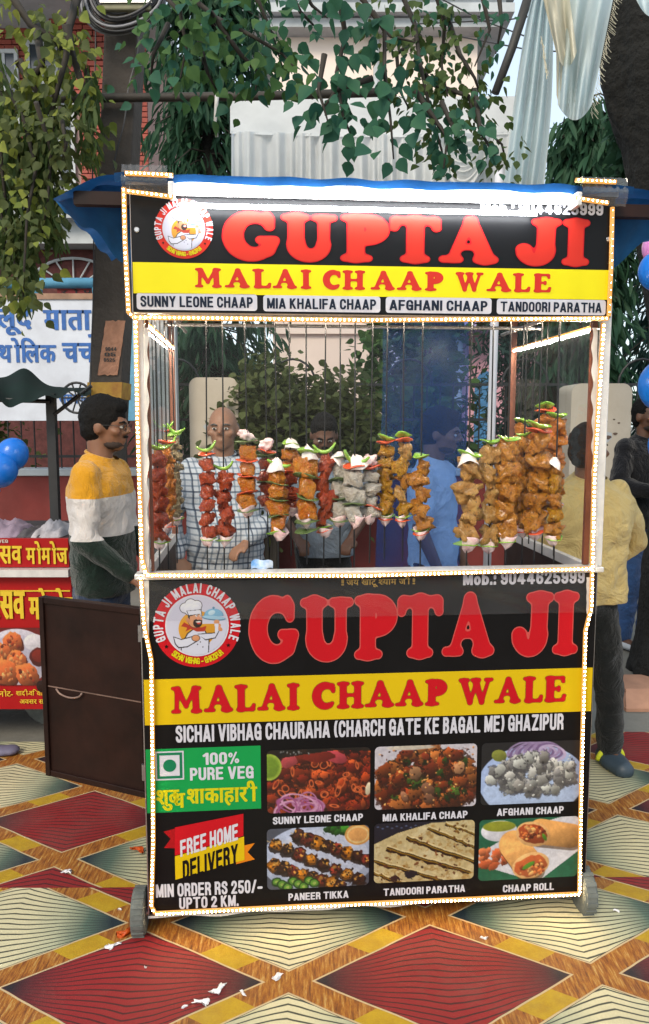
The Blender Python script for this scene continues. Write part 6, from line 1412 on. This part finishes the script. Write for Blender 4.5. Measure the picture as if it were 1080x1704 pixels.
    hm_ = fuse(HM(h).xf(S_), .0055*s, 3, lambda co: .004*mnoise.noise(co*45) + .003*abs(mnoise.noise(co*130))); hm_.materials.append(hairm or M_HAIR); obj('hair', hm_, None, P_, local=True)
    if skn is not SKIN2:
        m_ = MB().sph((0, -.090, -.040), (.026, .009, .006), 12, 6); obj('moustache', HM(m_).xf(S_), M_HAIR, P_, local=True, smooth=True)
    if hair != 'bald':
        m_ = MB().sph((0, -.030, -.075), (.055, .055, .032), 16, 10); bd = fuse(HM(m_).xf(S_), .008*s, 2, lambda co: .003*mnoise.noise(co*90)); bd.materials.append(mat('stubble', (.03, .018, .014), .8, .3, 60)); obj('beard', bd, None, P_, local=True)
    if glasses:
        g0 = MB()
        for k in (-1, 1):
            g0.tube([(k*.031 + .021*math.cos(t), -.099 + .006*abs(math.cos(t)), .002 + .016*math.sin(t)) for t in [2*math.pi*i/16 for i in range(17)]], .0016, 5); g0.tube([(k*.052, -.094, .006), (k*.074, -.04, .006), (k*.080, .012, .002)], .0018, 5)
        g0.tube([(-.010, -.101, .006), (.010, -.101, .006)], .0015, 5); obj('glasses', HM(g0).xf(S_), M_IRON, P_, local=True)
    # --- shirt
    t_ = MB(); F = fit_
    t_.loft([(0, .0, .84, .168*F, .118 + belly*.2), (0, 0, .90, .170*F, .122 + belly*.4), (0, -belly*.4, 1.0, .166*F, .124 + belly*.9), (0, -belly*.5, 1.10, .162*F, .120 + belly), (0, -belly*.2, 1.20, .168*F, .122 + belly*.3), (0, 0, 1.30, .186*F, .120), (0, .005, 1.375, .180*F, .100), (0, .012, 1.425, .125, .078), (0, .012, 1.47, .075, .066)])
    for i, (el, wr_) in enumerate(arms):
        el = Vector(el); wr_ = Vector(wr_)
        if sleeve == 'short': ecap(t_, Vector(sh[i]) + Vector(((.012, -.012)[i], 0, -.012)), Vector(sh[i]).lerp(el, .72), .066, .062)
        else: ecap(t_, Vector(sh[i]) + Vector(((.012, -.012)[i], 0, -.012)), el, .066, .055); ecap(t_, el, el.lerp(wr_, .92), .055, .040)
    sm_ = fuse(t_.xf(S_), .009*s, 8, clothnoise(.015, 5.0, hgt*10, (1, 1, 1.3))); 
    # cut the collar opening and the hem
    bm = bmesh.new(); bm.from_mesh(sm_)
    bmesh.ops.bisect_plane(bm, geom=bm.verts[:]+bm.edges[:]+bm.faces[:], plane_co=(0, -.02*s, 1.462*s), plane_no=Vector((0, -.35, 1)).normalized(), clear_outer=True)
    bmesh.ops.bisect_plane(bm, geom=bm.verts[:]+bm.edges[:]+bm.faces[:], plane_co=(0, 0, .845*s), plane_no=(0, 0, -1), clear_outer=True)
    bm.to_mesh(sm_); bm.free(); sm_.materials.append(shirt); obj('shirt', sm_, None, P_, local=True)
    obj('collar', MB().tube([(.062*s*math.cos(a), (.004 + .058*math.sin(a))*s, (1.462 + .020*math.sin(a))*s) for a in [2*math.pi*i/18 for i in range(19)]], .008*s, 6, False), shirt, P_, local=True, smooth=True)
    # --- trousers
    t_ = MB(); t_.sph((0, .01, .93), (.158, .112, .09), 18, 10); t_.sph((0, .01, .86), (.158, .116, .10), 18, 10)
    for i, (kn, an) in enumerate(legs):
        hp = ((-1, 1)[i]*.082, .01, .88); ecap(t_, hp, kn, .096, .072); ecap(t_, kn, Vector(an) + Vector((0, .0, .01)), .071, .060)
    tm = fuse(t_.xf(S_), .011*s, 5, clothnoise(.010, 6, hgt*7, (1, 1, 1.3))); tm.materials.append(trouser); obj('trousers', tm, None, P_, local=True)
    # --- shoes
    for i, (kn, an) in enumerate(legs):
        KS = 1.4 if (shoes and shoes.name == 'dark_clog_foam') else 1.0; an = Vector(an); q = MB(); f0 = an + Vector((0, .045, -.045)); 
        for k in range(9):
            t = k / 8; q.sph(f0 + Vector((0, -(.17 if KS > 1 else .21)*t, -.006 - .010*t)), ((.038 + .012*math.sin(math.pi*min(1, t*1.05)))*KS, .045, (.036 - (.004 if KS > 1 else .012)*t)*KS), 14, 8)
        fm_ = fuse(q.xf(S_), .008*s, 3)
        for v in fm_.vertices: v.co.z = max(v.co.z, (an.z - .085)*s)
        fm_.materials.append(shoes or M_RUB); so = obj('shoe', fm_, None, P_, local=True)
        if shoes and shoes.name == 'dark_clog_foam':
            obj('strap', MB().tube([(f0 + Vector((.066*math.cos(a), -.045 - .012*math.sin(a), -.012 + .064*math.sin(a)))) * s for a in [math.pi*i/14 for i in range(15)]], 0.014*s, 8, True), mat('lime_strap', (.62, .66, .03), .5, .1), so, local=True, smooth=True)
            for (dx, dy) in ((-.02, -.07), (.0, -.075), (.02, -.07), (-.026, -.095), (-.008, -.10), (.012, -.10), (.028, -.095), (-.016, -.122), (.004, -.126), (.022, -.12)):
                obj('vent_hole', MB().sph((f0 + Vector((dx, dy, .022 - .10*abs(dx) + .12*(dy + .075)))) * s, (.0045*s, .0055*s, .004*s), 8, 6), M_IRIS, so, local=True)
    return P_
# materials of the clothes
def banded(name, z1, z2, c0, c1, c2):
    t = NT(name); sp = t.n('ShaderNodeSeparateXYZ'); t.t.links.new(t.co(), sp.inputs[0]); z = t.M('ADD', sp.outputs[2], t.M('MULTIPLY', t.M('SUBTRACT', t.noise(6, 2), .5), .01))
    c = t.mix(t.M('GREATER_THAN', z, z1), c2, c1); c = t.mix(t.M('GREATER_THAN', z, z2), c, c0); c = t.mix(t.M('MULTIPLY', t.noise(7, 5), .5), c, (.55, .48, .42), 'MULTIPLY')
    t.set(color=c, rough=.92, spec=.12, sheen=.3); t.bump(t.M('ADD', t.noise(350, 2), t.M('MULTIPLY', t.noise(7, 4, .6, None, 1.5), 9.0)), .55, .012); return t.m
def plaid(name, base, dk, dk2, n=34):
    t = NT(name); sp = t.n('ShaderNodeSeparateXYZ'); t.t.links.new(t.co(), sp.inputs[0])
    def lines(s_, f, w, o=0): return t.M('LESS_THAN', t.M('FRACT', t.M('ADD', t.M('MULTIPLY', s_, f), o)), w)
    u = t.M('ADD', sp.outputs[0], t.M('MULTIPLY', sp.outputs[1], .6)); c = base
    for s_ in (u, sp.outputs[2]): c = t.mix(t.M('MULTIPLY', lines(s_, n, .30), .62), c, dk)
    for s_ in (u, sp.outputs[2]): c = t.mix(t.M('MULTIPLY', lines(s_, n/3., .08, .3), .7), c, dk2)
    t.set(color=c, rough=.9, spec=.15); t.bump(t.noise(8, 5, .6, None, 1.5), .6, .03); return t.m
SH_BAND = banded('mustard_white_green_sweatshirt', 1.078, 1.245, (.60, .29, .010), (.60, .58, .58), (.005, .018, .013))
SH_PLAID = plaid('checked_shirt_cotton', (.48, .52, .57), (.10, .15, .21), (.03, .04, .07)); SH_GREY = fabric('grey_tshirt', (.22, .27, .33)); SH_PALE = fabric('pale_blue_tshirt', (.62, .72, .84)); SH_YEL = fabric('pale_yellow_sweater', (.62, .47, .19), (.55, .40, .15)); SH_BLK = fabric('black_shirt_cloth', (.007, .008, .012))
TR_JEANS = fabric('dark_blue_jeans', (.03, .05, .10)); TR_BLACK = fabric('faded_black_jeans', (.011, .013, .013), (.007, .008, .008)); TR_BLUE = fabric('blue_jeans', (.03, .08, .22)); TR_KHAKI = fabric('khaki_trousers', (.16, .11, .06)); TR_MAR = fabric('dark_maroon_trousers', (.05, .02, .02))
CLOG = mat('dark_clog_foam', (.035, .055, .075), .5, .2, 12); WHITESH = mat('pale_canvas_shoe', (.45, .48, .52), .7, .15)
pl = at(172, 785, 2.92)
person('man with glasses in a mustard, white and dark green sweatshirt, seen in profile', at(168, 785, 3.38).x, 3.38, rad(84), 1.64, SKIN1, SH_BAND, TR_JEANS, hair='full', glasses=True, sleeve='long',
       arms=[((-.25, -.02, 1.12), (-.20, -.20, .95)), ((.25, -.01, 1.12), (.20, -.20, .93))], fit_=1.08, tilt=(rad(6), .3))
p = at(372, 735, 3.95); person('bald older man in a blue and white checked shirt seen through the case', p.x, 3.95, rad(-2), 1.62, SKIN2, SH_PLAID, TR_KHAKI, hair='bald', hairm=M_HAIRG, sleeve='long', belly=.05,
       arms=[((-.29, .0, 1.12), (-.22, -.14, .93)), ((.29, -.02, 1.14), (.14, -.16, 1.02))], fit_=1.2)
p = at(538, 735, 4.5); person('man in a plain grey t-shirt behind the red and white skewers', p.x, 4.5, rad(4), 1.58, SKIN3, SH_GREY, TR_BLACK, fit_=1.02, tilt=(rad(28), 1), arms=[((-.27, -.02, 1.12), (-.17, -.18, .98)), ((.27, -.02, 1.12), (.16, -.18, .98))])
p = at(722, 760, 3.9); person('young man in a pale blue t-shirt turned right behind the added blue reflection sheet', p.x, 3.9, rad(66), 1.60, SKIN1, SH_PALE, TR_MAR, hair='full', fit_=1.02, tilt=(rad(10), .5), arms=[((-.24, .0, 1.12), (-.20, -.10, .88)), ((.24, -.02, 1.12), (.20, -.12, .88))])
p = at(1012, 900, 3.42); person('man in a pale yellow sweater, black jeans and clogs right of the cart', at(972, 900, 3.42).x, 3.42, rad(10), 1.53, SKIN1, SH_YEL, TR_BLACK, sleeve='long', shoes=CLOG, stance=.085,
       arms=[((-.27, .02, 1.10), (-.20, -.10, .88)), ((.345, .10, 1.12), (.15, .20, .96))], look=rad(120), fit_=1.36, legs=[((-.03, .04, .48), (-.02, .16, .09)), ((.145, -.02, .48), (.165, -.04, .09))])
p = at(1066, 780, 5.3); person('man in a black shirt and blue jeans by the pillar behind the balloons', p.x + .02, 5.3, rad(25), 1.70, SKIN3, SH_BLK, TR_BLUE, sleeve='long', shoes=WHITESH, fit_=1.1,
       arms=[((-.27, -.04, 1.14), (-.12, -.24, 1.10)), ((.27, .0, 1.12), (.12, -.22, 1.08))])
# slipper at the left edge
sp_ = thing('slipper', 'grey slipper tip at the left edge of the carpet', 'slipper', ground_at(-6, 1256)); q = MB()
for k in range(7): q.sph(ground_at(-6, 1256) + Vector((-.04 + .028*k - .06, .01*math.sin(k), .025)), (.045, .045, .022), 12, 8)
fq = fuse(q, .008, 3); fq.transform(sp_.matrix_basis.inverted()); fq.materials.append(mat('grey_purple_foam', (.12, .11, .17), .7, .2)); obj('sole', fq, None, sp_, local=True)
# ================================================================== TREES
def leaf_verts(kind):
    """template leaf along +X, unit long"""
    if kind == 'heart':
        out = [(0, 0, 0), (.10, .24, .05), (.32, .37, .08), (.58, .27, .05), (.82, .10, .0), (1.0, 0, -.06)]
        v = [(x, 0, -.03*math.sin(x*3)) for x in (0, .1, .32, .58, .82, 1.0)]; vs = v + [(x, y, z) for x, y, z in out[1:5]] + [(x, -y, z) for x, y, z in out[1:5]]
        f = [(0, 1, 6), (1, 2, 7, 6), (2, 3, 8, 7), (3, 4, 9, 8), (4, 5, 9), (0, 10, 1), (1, 10, 11, 2), (2, 11, 12, 3), (3, 12, 13, 4), (4, 13, 5)]
        return vs, f
    # long narrow drooping leaf
    n = 5; vs = []; f = []
    for i in range(n + 1):
        t = i / n; w = .10*math.sin(math.pi*min(1, t*.94 + .03))**.8 + .004; x = t; z = -.32*t*t
        vs += [(x, -w, z + .03), (x, 0, z), (x, w, z + .03)]
    for i in range(n): a = i*3; f += [(a, a+1, a+4, a+3), (a+1, a+2, a+5, a+4)]
    return vs, f
def leaf_cloud(name, kind, items, m, par, kind_tag='stuff'):
    """items: (position, direction, size) -> one mesh; every leaf is its own little surface"""
    tv, tf = leaf_verts(kind); tv = np.array(tv); n = len(items); nv = len(tv)
    P_ = np.array([i[0] for i in items]); D = np.array([i[1] for i in items], float); Z = np.array([i[2] for i in items])
    D /= np.linalg.norm(D, axis=1)[:, None]; rs = np.random.RandomState(5)
    up = np.tile([0, 0, 1.], (n, 1)) + rs.randn(n, 3)*.55; Sd = np.cross(up, D); Sd /= np.linalg.norm(Sd, axis=1)[:, None] + 1e-9; U = np.cross(D, Sd)
    co_ = P_[:, None, :] + Z[:, None, None] * (tv[None, :, 0, None]*D[:, None, :] + tv[None, :, 1, None]*Sd[:, None, :] + tv[None, :, 2, None]*U[:, None, :])
    me = bpy.data.meshes.new(name); me.vertices.add(n*nv); me.vertices.foreach_set('co', co_.ravel())
    idx = []; ls = []; lt = 0
    li = np.concatenate([np.array(f_) for f_ in tf]); cnt = np.array([len(f_) for f_ in tf]); st_ = np.concatenate([[0], np.cumsum(cnt)[:-1]]); tot = cnt.sum()
    me.loops.add(n*tot); me.loops.foreach_set('vertex_index', (li[None, :] + (np.arange(n)*nv)[:, None]).ravel().astype(np.int32))
    me.polygons.add(n*len(cnt)); me.polygons.foreach_set('loop_start', (st_[None, :] + (np.arange(n)*tot)[:, None]).ravel().astype(np.int32)); me.update(calc_edges=True)
    me.polygons.foreach_set('use_smooth', [True]*len(me.polygons)); me.materials.append(m)
    me.transform(root_m(par).inverted()); o = bpy.data.objects.new(name, me); COL.objects.link(o); o.parent = par
    if kind_tag: o['kind'] = kind_tag
    return o
L_DARK = leafmat('dark_ashoka_leaf', (.012, .050, .030), (.045, .11, .055)); L_DARKB = leafmat('dark_bluish_leaf', (.010, .035, .034), (.03, .075, .06)); L_TEAL = leafmat('deep_teal_leaf', (.016, .075, .060), (.05, .15, .07)); L_YEL = leafmat('yellow_green_leaf', (.08, .13, .02), (.30, .32, .06)); L_OLIVE = leafmat('olive_leaf', (.05, .075, .025), (.12, .14, .045)); L_MID = leafmat('mid_green_leaf', (.03, .09, .03), (.09, .17, .045))
L_MIDO = leafmat('muted_green_leaf', (.035, .07, .02), (.09, .13, .035)); M_BARK = mat('dark_rough_bark', (.007, .007, .006), .95, .5, 6, .9, 16, .05); M_TWIG = mat('dark_twig', (.03, .024, .018), .8, .3, 12)
GR = random.Random(11)
def ashoka(px, Y, ztop, zlow, rad_px, n, label, m=L_DARK, size=.19, seed=1):
    g_ = random.Random(seed); c = at(px, 700, Y); r_ = rad_px / FPX * Y
    t_ = thing('ashoka_tree', label, 'tree', (c.x, Y, 0), group='drooping ashoka trees')
    obj('trunk', MB().tube([(c.x, Y, 0), (c.x + .05, Y, ztop*.5), (c.x, Y, ztop)], [.13, .10, .03], 10), M_BARK, t_, smooth=True)
    items = []; limbs = MB()
    for k in range(int(n/26)):
        z = zlow + (ztop - zlow)*g_.random(); a = g_.uniform(0, 2*math.pi); rr = r_ * (1 - .35*((z - zlow)/(ztop - zlow))**2) * math.sqrt(g_.uniform(.15, 1)) * (1 + .25*mnoise.noise(Vector((a*1.3, z*1.2, seed))))
        e = Vector((c.x + rr*math.cos(a), Y + rr*math.sin(a), z)); limbs.tube([(c.x, Y, z + .45*rr), ((c.x+e.x)/2, (Y+e.y)/2, z + .35*rr), e], [.012, .008, .004], 4, False)
        for j in range(26):
            s_ = g_.random(); p = Vector((c.x, Y, z + .45*rr)).lerp(e, .35 + .75*s_) + Vector((g_.gauss(0, .05), g_.gauss(0, .05), g_.gauss(0, .05) - .12*s_))
            d = Vector((math.cos(a)*.45 + g_.gauss(0, .42), math.sin(a)*.45 + g_.gauss(0, .42), -1.0 + g_.gauss(0, .3))); items.append((tuple(p), tuple(d), size*g_.uniform(.7, 1.25)))
    obj('limb', limbs, M_TWIG, t_, kind='stuff'); leaf_cloud('crown', 'long', items, m, t_)
    return t_
ashoka(352, 8.6, 7.5, 1.3, 128, 9000, 'dense drooping ashoka tree left of the canopy, behind the left half of the case', seed=2)
ashoka(962, 8.0, 4.6, 1.2, 88, 6000, 'drooping ashoka tree between the drape and the leaning trunk at right', seed=5)
ashoka(1110, 9.5, 5.6, .9, 130, 4000, 'dark tree farthest right behind the leaning trunk', m=L_DARKB, seed=8)
def bushy(px, Y, z0, z1, rx, n, label, m, size=.09, seed=1, name='shrub', cat='shrub', cy=None, group='shrubs behind the fence', kind='heart'):
    g_ = random.Random(seed); c = at(px, 700, Y); r_ = rx / FPX * Y; t_ = thing(name, label, cat, (c.x, Y, 0), group=group)
    st_ = MB(); items = []; ncl = 60
    for k in range(6): a = g_.uniform(0, 6.28); st_.tube([(c.x + .1*math.cos(a), Y + .1*math.sin(a), 0), (c.x + .4*r_*math.cos(a), Y + .3*r_*math.sin(a), (z0+z1)/2), (c.x + .8*r_*math.cos(a), Y + .5*r_*math.sin(a), z1*.93)], [.03, .02, .008], 6, False)
    obj('stem', st_, M_TWIG, t_)
    cls = []
    for k in range(ncl):
        a = g_.uniform(0, 6.28); rr = math.sqrt(g_.random()); u = g_.random(); z = z0 + (z1 - z0)*u
        wdt = r_*(1 - .45*u*u); cls.append((c.x + wdt*rr*math.cos(a), Y + wdt*.6*rr*math.sin(a), z + .1*g_.gauss(0, 1), g_.uniform(.08, .22)))
    for k in range(n):
        q = g_.choice(cls); d = Vector((g_.gauss(0, 1), g_.gauss(0, 1), g_.gauss(-.15, .7))); p = Vector(q[:3]) + Vector((g_.gauss(0, 1), g_.gauss(0, 1), g_.gauss(0, .8)))*q[3]
        items.append((tuple(p), tuple(d), size*g_.uniform(.6, 1.3)))
    leaf_cloud('foliage', kind, items, m, t_); return t_
bushy(520, 7.0, .9, 1.82, 120, 4600, 'wide olive green shrub behind the fence in the middle of the case', L_OLIVE, seed=3)
bushy(440, 7.1, .8, 1.95, 60, 2500, 'small dry looking shrub next to the cream pillar behind the bald man', L_OLIVE, seed=4)
bushy(690, 8.6, 1.0, 3.0, 84, 6000, 'taller leafy tree seen through the added blue reflection sheet', L_MID, size=.12, seed=6, name='leafy_tree', cat='tree', group='trees behind the fence')
bushy(860, 8.4, .8, 3.6, 52, 4000, 'dark leafy tree behind the white tent pole', L_DARKB, size=.13, seed=7, name='leafy_tree', cat='tree', group='trees behind the fence', kind='long')
bushy(-60, 8.8, .7, 2.4, 90, 2500, 'shrub behind the fence at the far left', L_OLIVE, seed=9)
# dark trunk at right: leans out of the picture and back
tr = thing('old_tree', 'thick dark rough trunk leaning at the right edge', 'tree', ground_at(1120, 1128)); TB = MB(); Yt = 4.7
pts = [(1128, 1140, 84), (1132, 1050, 68), (1136, 900, 62), (1156, 700, 60), (1150, 500, 66), (1140, 330, 72), (1122, 220, 78), (1100, 120, 88), (1085, 30, 90), (1075, -60, 90)]
C3 = [at(x, y, Yt) for x, y, r_ in pts]; C3[0].z = 0
TB.tube(C3, [r_/FPX*Yt for _, _, r_ in pts], 26); me = fuse(TB, .035, 2, lambda co: .05*mnoise.noise(Vector((co.x*7, co.y*7, co.z*1.6))) + .02*abs(mnoise.noise(Vector((co.x*22, co.y*22, co.z*5))))); me.transform(tr.matrix_basis.inverted()); me.materials.append(M_BARK); obj('trunk', me, None, tr, local=True)
items = []
for k in range(1500):
    p = at(GR.uniform(1020, 1090), GR.uniform(180, 330), GR.uniform(5.0, 6.0)); items.append((tuple(p), (GR.gauss(0, 1), GR.gauss(0, 1), GR.gauss(-.8, .6)), GR.uniform(.05, .11)))
leaf_cloud('crown', 'heart', items, L_DARK, tr)
# branches hanging into the picture, every leaf an object of its own
LEAF = {}
def leafobj(m):
    if m.name not in LEAF:
        LEAF[m.name] = []
        for s_ in range(3):
            vs, fs = leaf_verts('heart'); mb = MB(); mb.add([(x, y*(1 + .12*s_), z - .10*s_*x*x + .05*abs(y)*s_) for x, y, z in vs], fs); me = mesh_of('leaf', mb, True); me.materials.append(m); LEAF[m.name].append(me)
    return random.Random(len(bpy.data.objects)).choice(LEAF[m.name])
def bough(label, Y, stems, m, size, per, spread, group='leafy boughs hanging into view', seed=1, droop=.7, name='leafy_bough', r0=.012, maxn=300, m2=None):
    """stems: lists of photo points; leaves sit in sprays along them"""
    g_ = random.Random(seed); o0 = at(*stems[0][0], Y); b = thing(name, label, 'branch', o0, group=group); cnt = 0; extra = []
    for s_ in stems:
        P3 = [at(x, y, Y + g_.uniform(-.12, .12)) for x, y in s_]; n = len(P3)
        obj('twig', MB().tube(P3, [r0*(1 - .75*i/(n-1)) for i in range(n)], 6), M_TWIG, b, smooth=True)
        tot = sum((P3[i+1] - P3[i]).length for i in range(n-1)); k = int(tot * per)
        for i in range(k):
            t = (i + g_.random()) / k * (n - 1); a = min(n - 2, int(t)); c = P3[a].lerp(P3[a+1], t - a)
            off = Vector((g_.gauss(0, 1), g_.gauss(0, 1), g_.gauss(-.35, .8))) * spread; p = c + off*.8
            d = Vector((off.x*6 + g_.gauss(0, .5), off.y*6 + g_.gauss(0, .5), -droop - abs(g_.gauss(0, .5)))).normalized(); sz = size*g_.uniform(.65, 1.2)
            if cnt < maxn:
                d3 = d; up = Vector((g_.gauss(0, .7), -1 + g_.gauss(0, .5), .6 + g_.gauss(0, .5))); sd_ = up.cross(d3).normalized(); u_ = d3.cross(sd_)
                M_ = Matrix(((d3.x, sd_.x, u_.x, p.x), (d3.y, sd_.y, u_.y, p.y), (d3.z, sd_.z, u_.z, p.z), (0, 0, 0, 1)))
                mm = m2 if (m2 and g_.random() < .35) else m
                lo = bpy.data.objects.new('leaf', leafobj(mm)); COL.objects.link(lo); lo.parent = b; lo.matrix_basis = b.matrix_basis.inverted() @ M_ @ Matrix.Scale(sz, 4); cnt += 1
            else: extra.append((tuple(p), tuple(d), sz))
    if extra: leaf_cloud('foliage', 'heart', extra, m, b)
    return b
bough('deep green bough with big heart shaped leaves over the middle of the canopy', 3.2, [[(560,-30),(575,60),(560,120),(570,190),(590,240)], [(590,-20),(640,50),(640,120),(650,200),(655,265)], [(540,90),(530,150),(545,200)], [(620,130),(560,150),(530,190)]], L_TEAL, .070, 58, .06, seed=1)
bough('dense small leaved green bough hanging left of the slanting pole', 3.5, [[(660,-30),(690,40),(700,110),(715,180),(735,250),(740,285)], [(720,-30),(740,40),(735,110),(745,160)], [(700,60),(660,90),(665,150),(680,180)], [(745,30),(765,90),(790,130),(800,160)], [(690,100),(720,140),(780,160),(790,200),(835,240),(845,280)], [(620,20),(650,60),(690,70)]], L_MIDO, .042, 165, .07, seed=2, m2=L_TEAL)
bough('bough with scattered rounded leaves against the pleated frill', 3.3, [[(690,150),(745,230),(738,280)], [(790,150),(800,220),(830,270)], [(735,170),(755,215),(770,250)]], L_TEAL, .055, 60, .04, seed=3)
bough('broad leaved light green bough beside the top of the concrete pole', 3.4, [[(250,-30),(300,20),(310,80),(300,130)], [(300,-20),(360,30),(420,60),(470,90),(488,110)], [(350,20),(400,90),(430,120),(425,150)], [(280,40),(255,90),(250,140)], [(420,-20),(450,50),(470,110)], [(330,60),(345,120),(360,150)]], L_MID, .060, 120, .08, seed=4, m2=L_TEAL)
bough('sparse sunlit bough hanging over the brick building', 3.9, [[(10,-20),(50,40),(95,70),(110,95),(75,200)], [(110,40),(120,90),(140,150),(150,220),(160,270)], [(130,-10),(115,45),(110,95),(85,190),(80,215)], [(60,40),(70,110),(30,160),(10,210)], [(30,100),(60,150),(75,190)]], L_YEL, .056, 105, .09, seed=5, r0=.022, m2=L_OLIVE)
bough('hanging curtain of olive leaves down the left edge', 3.7, [[(0,120),(40,200),(60,280),(45,360),(40,450),(38,505)], [(-30,150),(0,250),(10,340),(20,420),(30,470)], [(60,170),(85,250),(80,330),(70,390)], [(-20,300),(10,380),(0,470)], [(100,180),(110,240),(100,290)]], L_OLIVE, .050, 190, .085, seed=6, m2=L_YEL)
bough('thin twigs with few leaves at the top against the cream wall', 3.6, [[(480,-20),(500,20),(530,50)], [(500,-20),(520,10),(545,30)], [(800,-20),(815,50),(790,110)], [(830,-10),(835,40),(825,90)]], L_TEAL, .045, 50, .05, seed=7)
lb = thing('drooping_branch', 'drooping long leaved branch hanging down the left edge over the blue pipe railing', 'branch', at(40, 150, 3.9), group='leafy boughs hanging into view')
items = []; tw = MB(); g_ = random.Random(21)
for (x0, y0, x1, y1) in ((20,150,40,500), (60,140,75,380), (0,200,10,420), (95,180,60,300), (140,100,150,260), (-20,60,20,300), (35,260,50,470), (70,250,95,400)):
    tw.tube([at(x0, y0, 3.9), at((x0+x1)/2 + 8, (y0+y1)/2, 3.9), at(x1, y1, 3.9)], [.006, .004, .002], 5)
    for k in range(130):
        t = g_.random()**.8; x = x0 + (x1-x0)*t + g_.gauss(0, 13)*(1 - .6*t); y = y0 + (y1-y0)*t; p = at(x, y, 3.9 + g_.gauss(0, .1)); items.append((tuple(p), (g_.gauss(0, .38), g_.gauss(0, .38), -1), g_.uniform(.07, .13)))
obj('twig', tw, M_TWIG, lb, kind='stuff'); leaf_cloud('foliage', 'long', items, L_MIDO, lb)
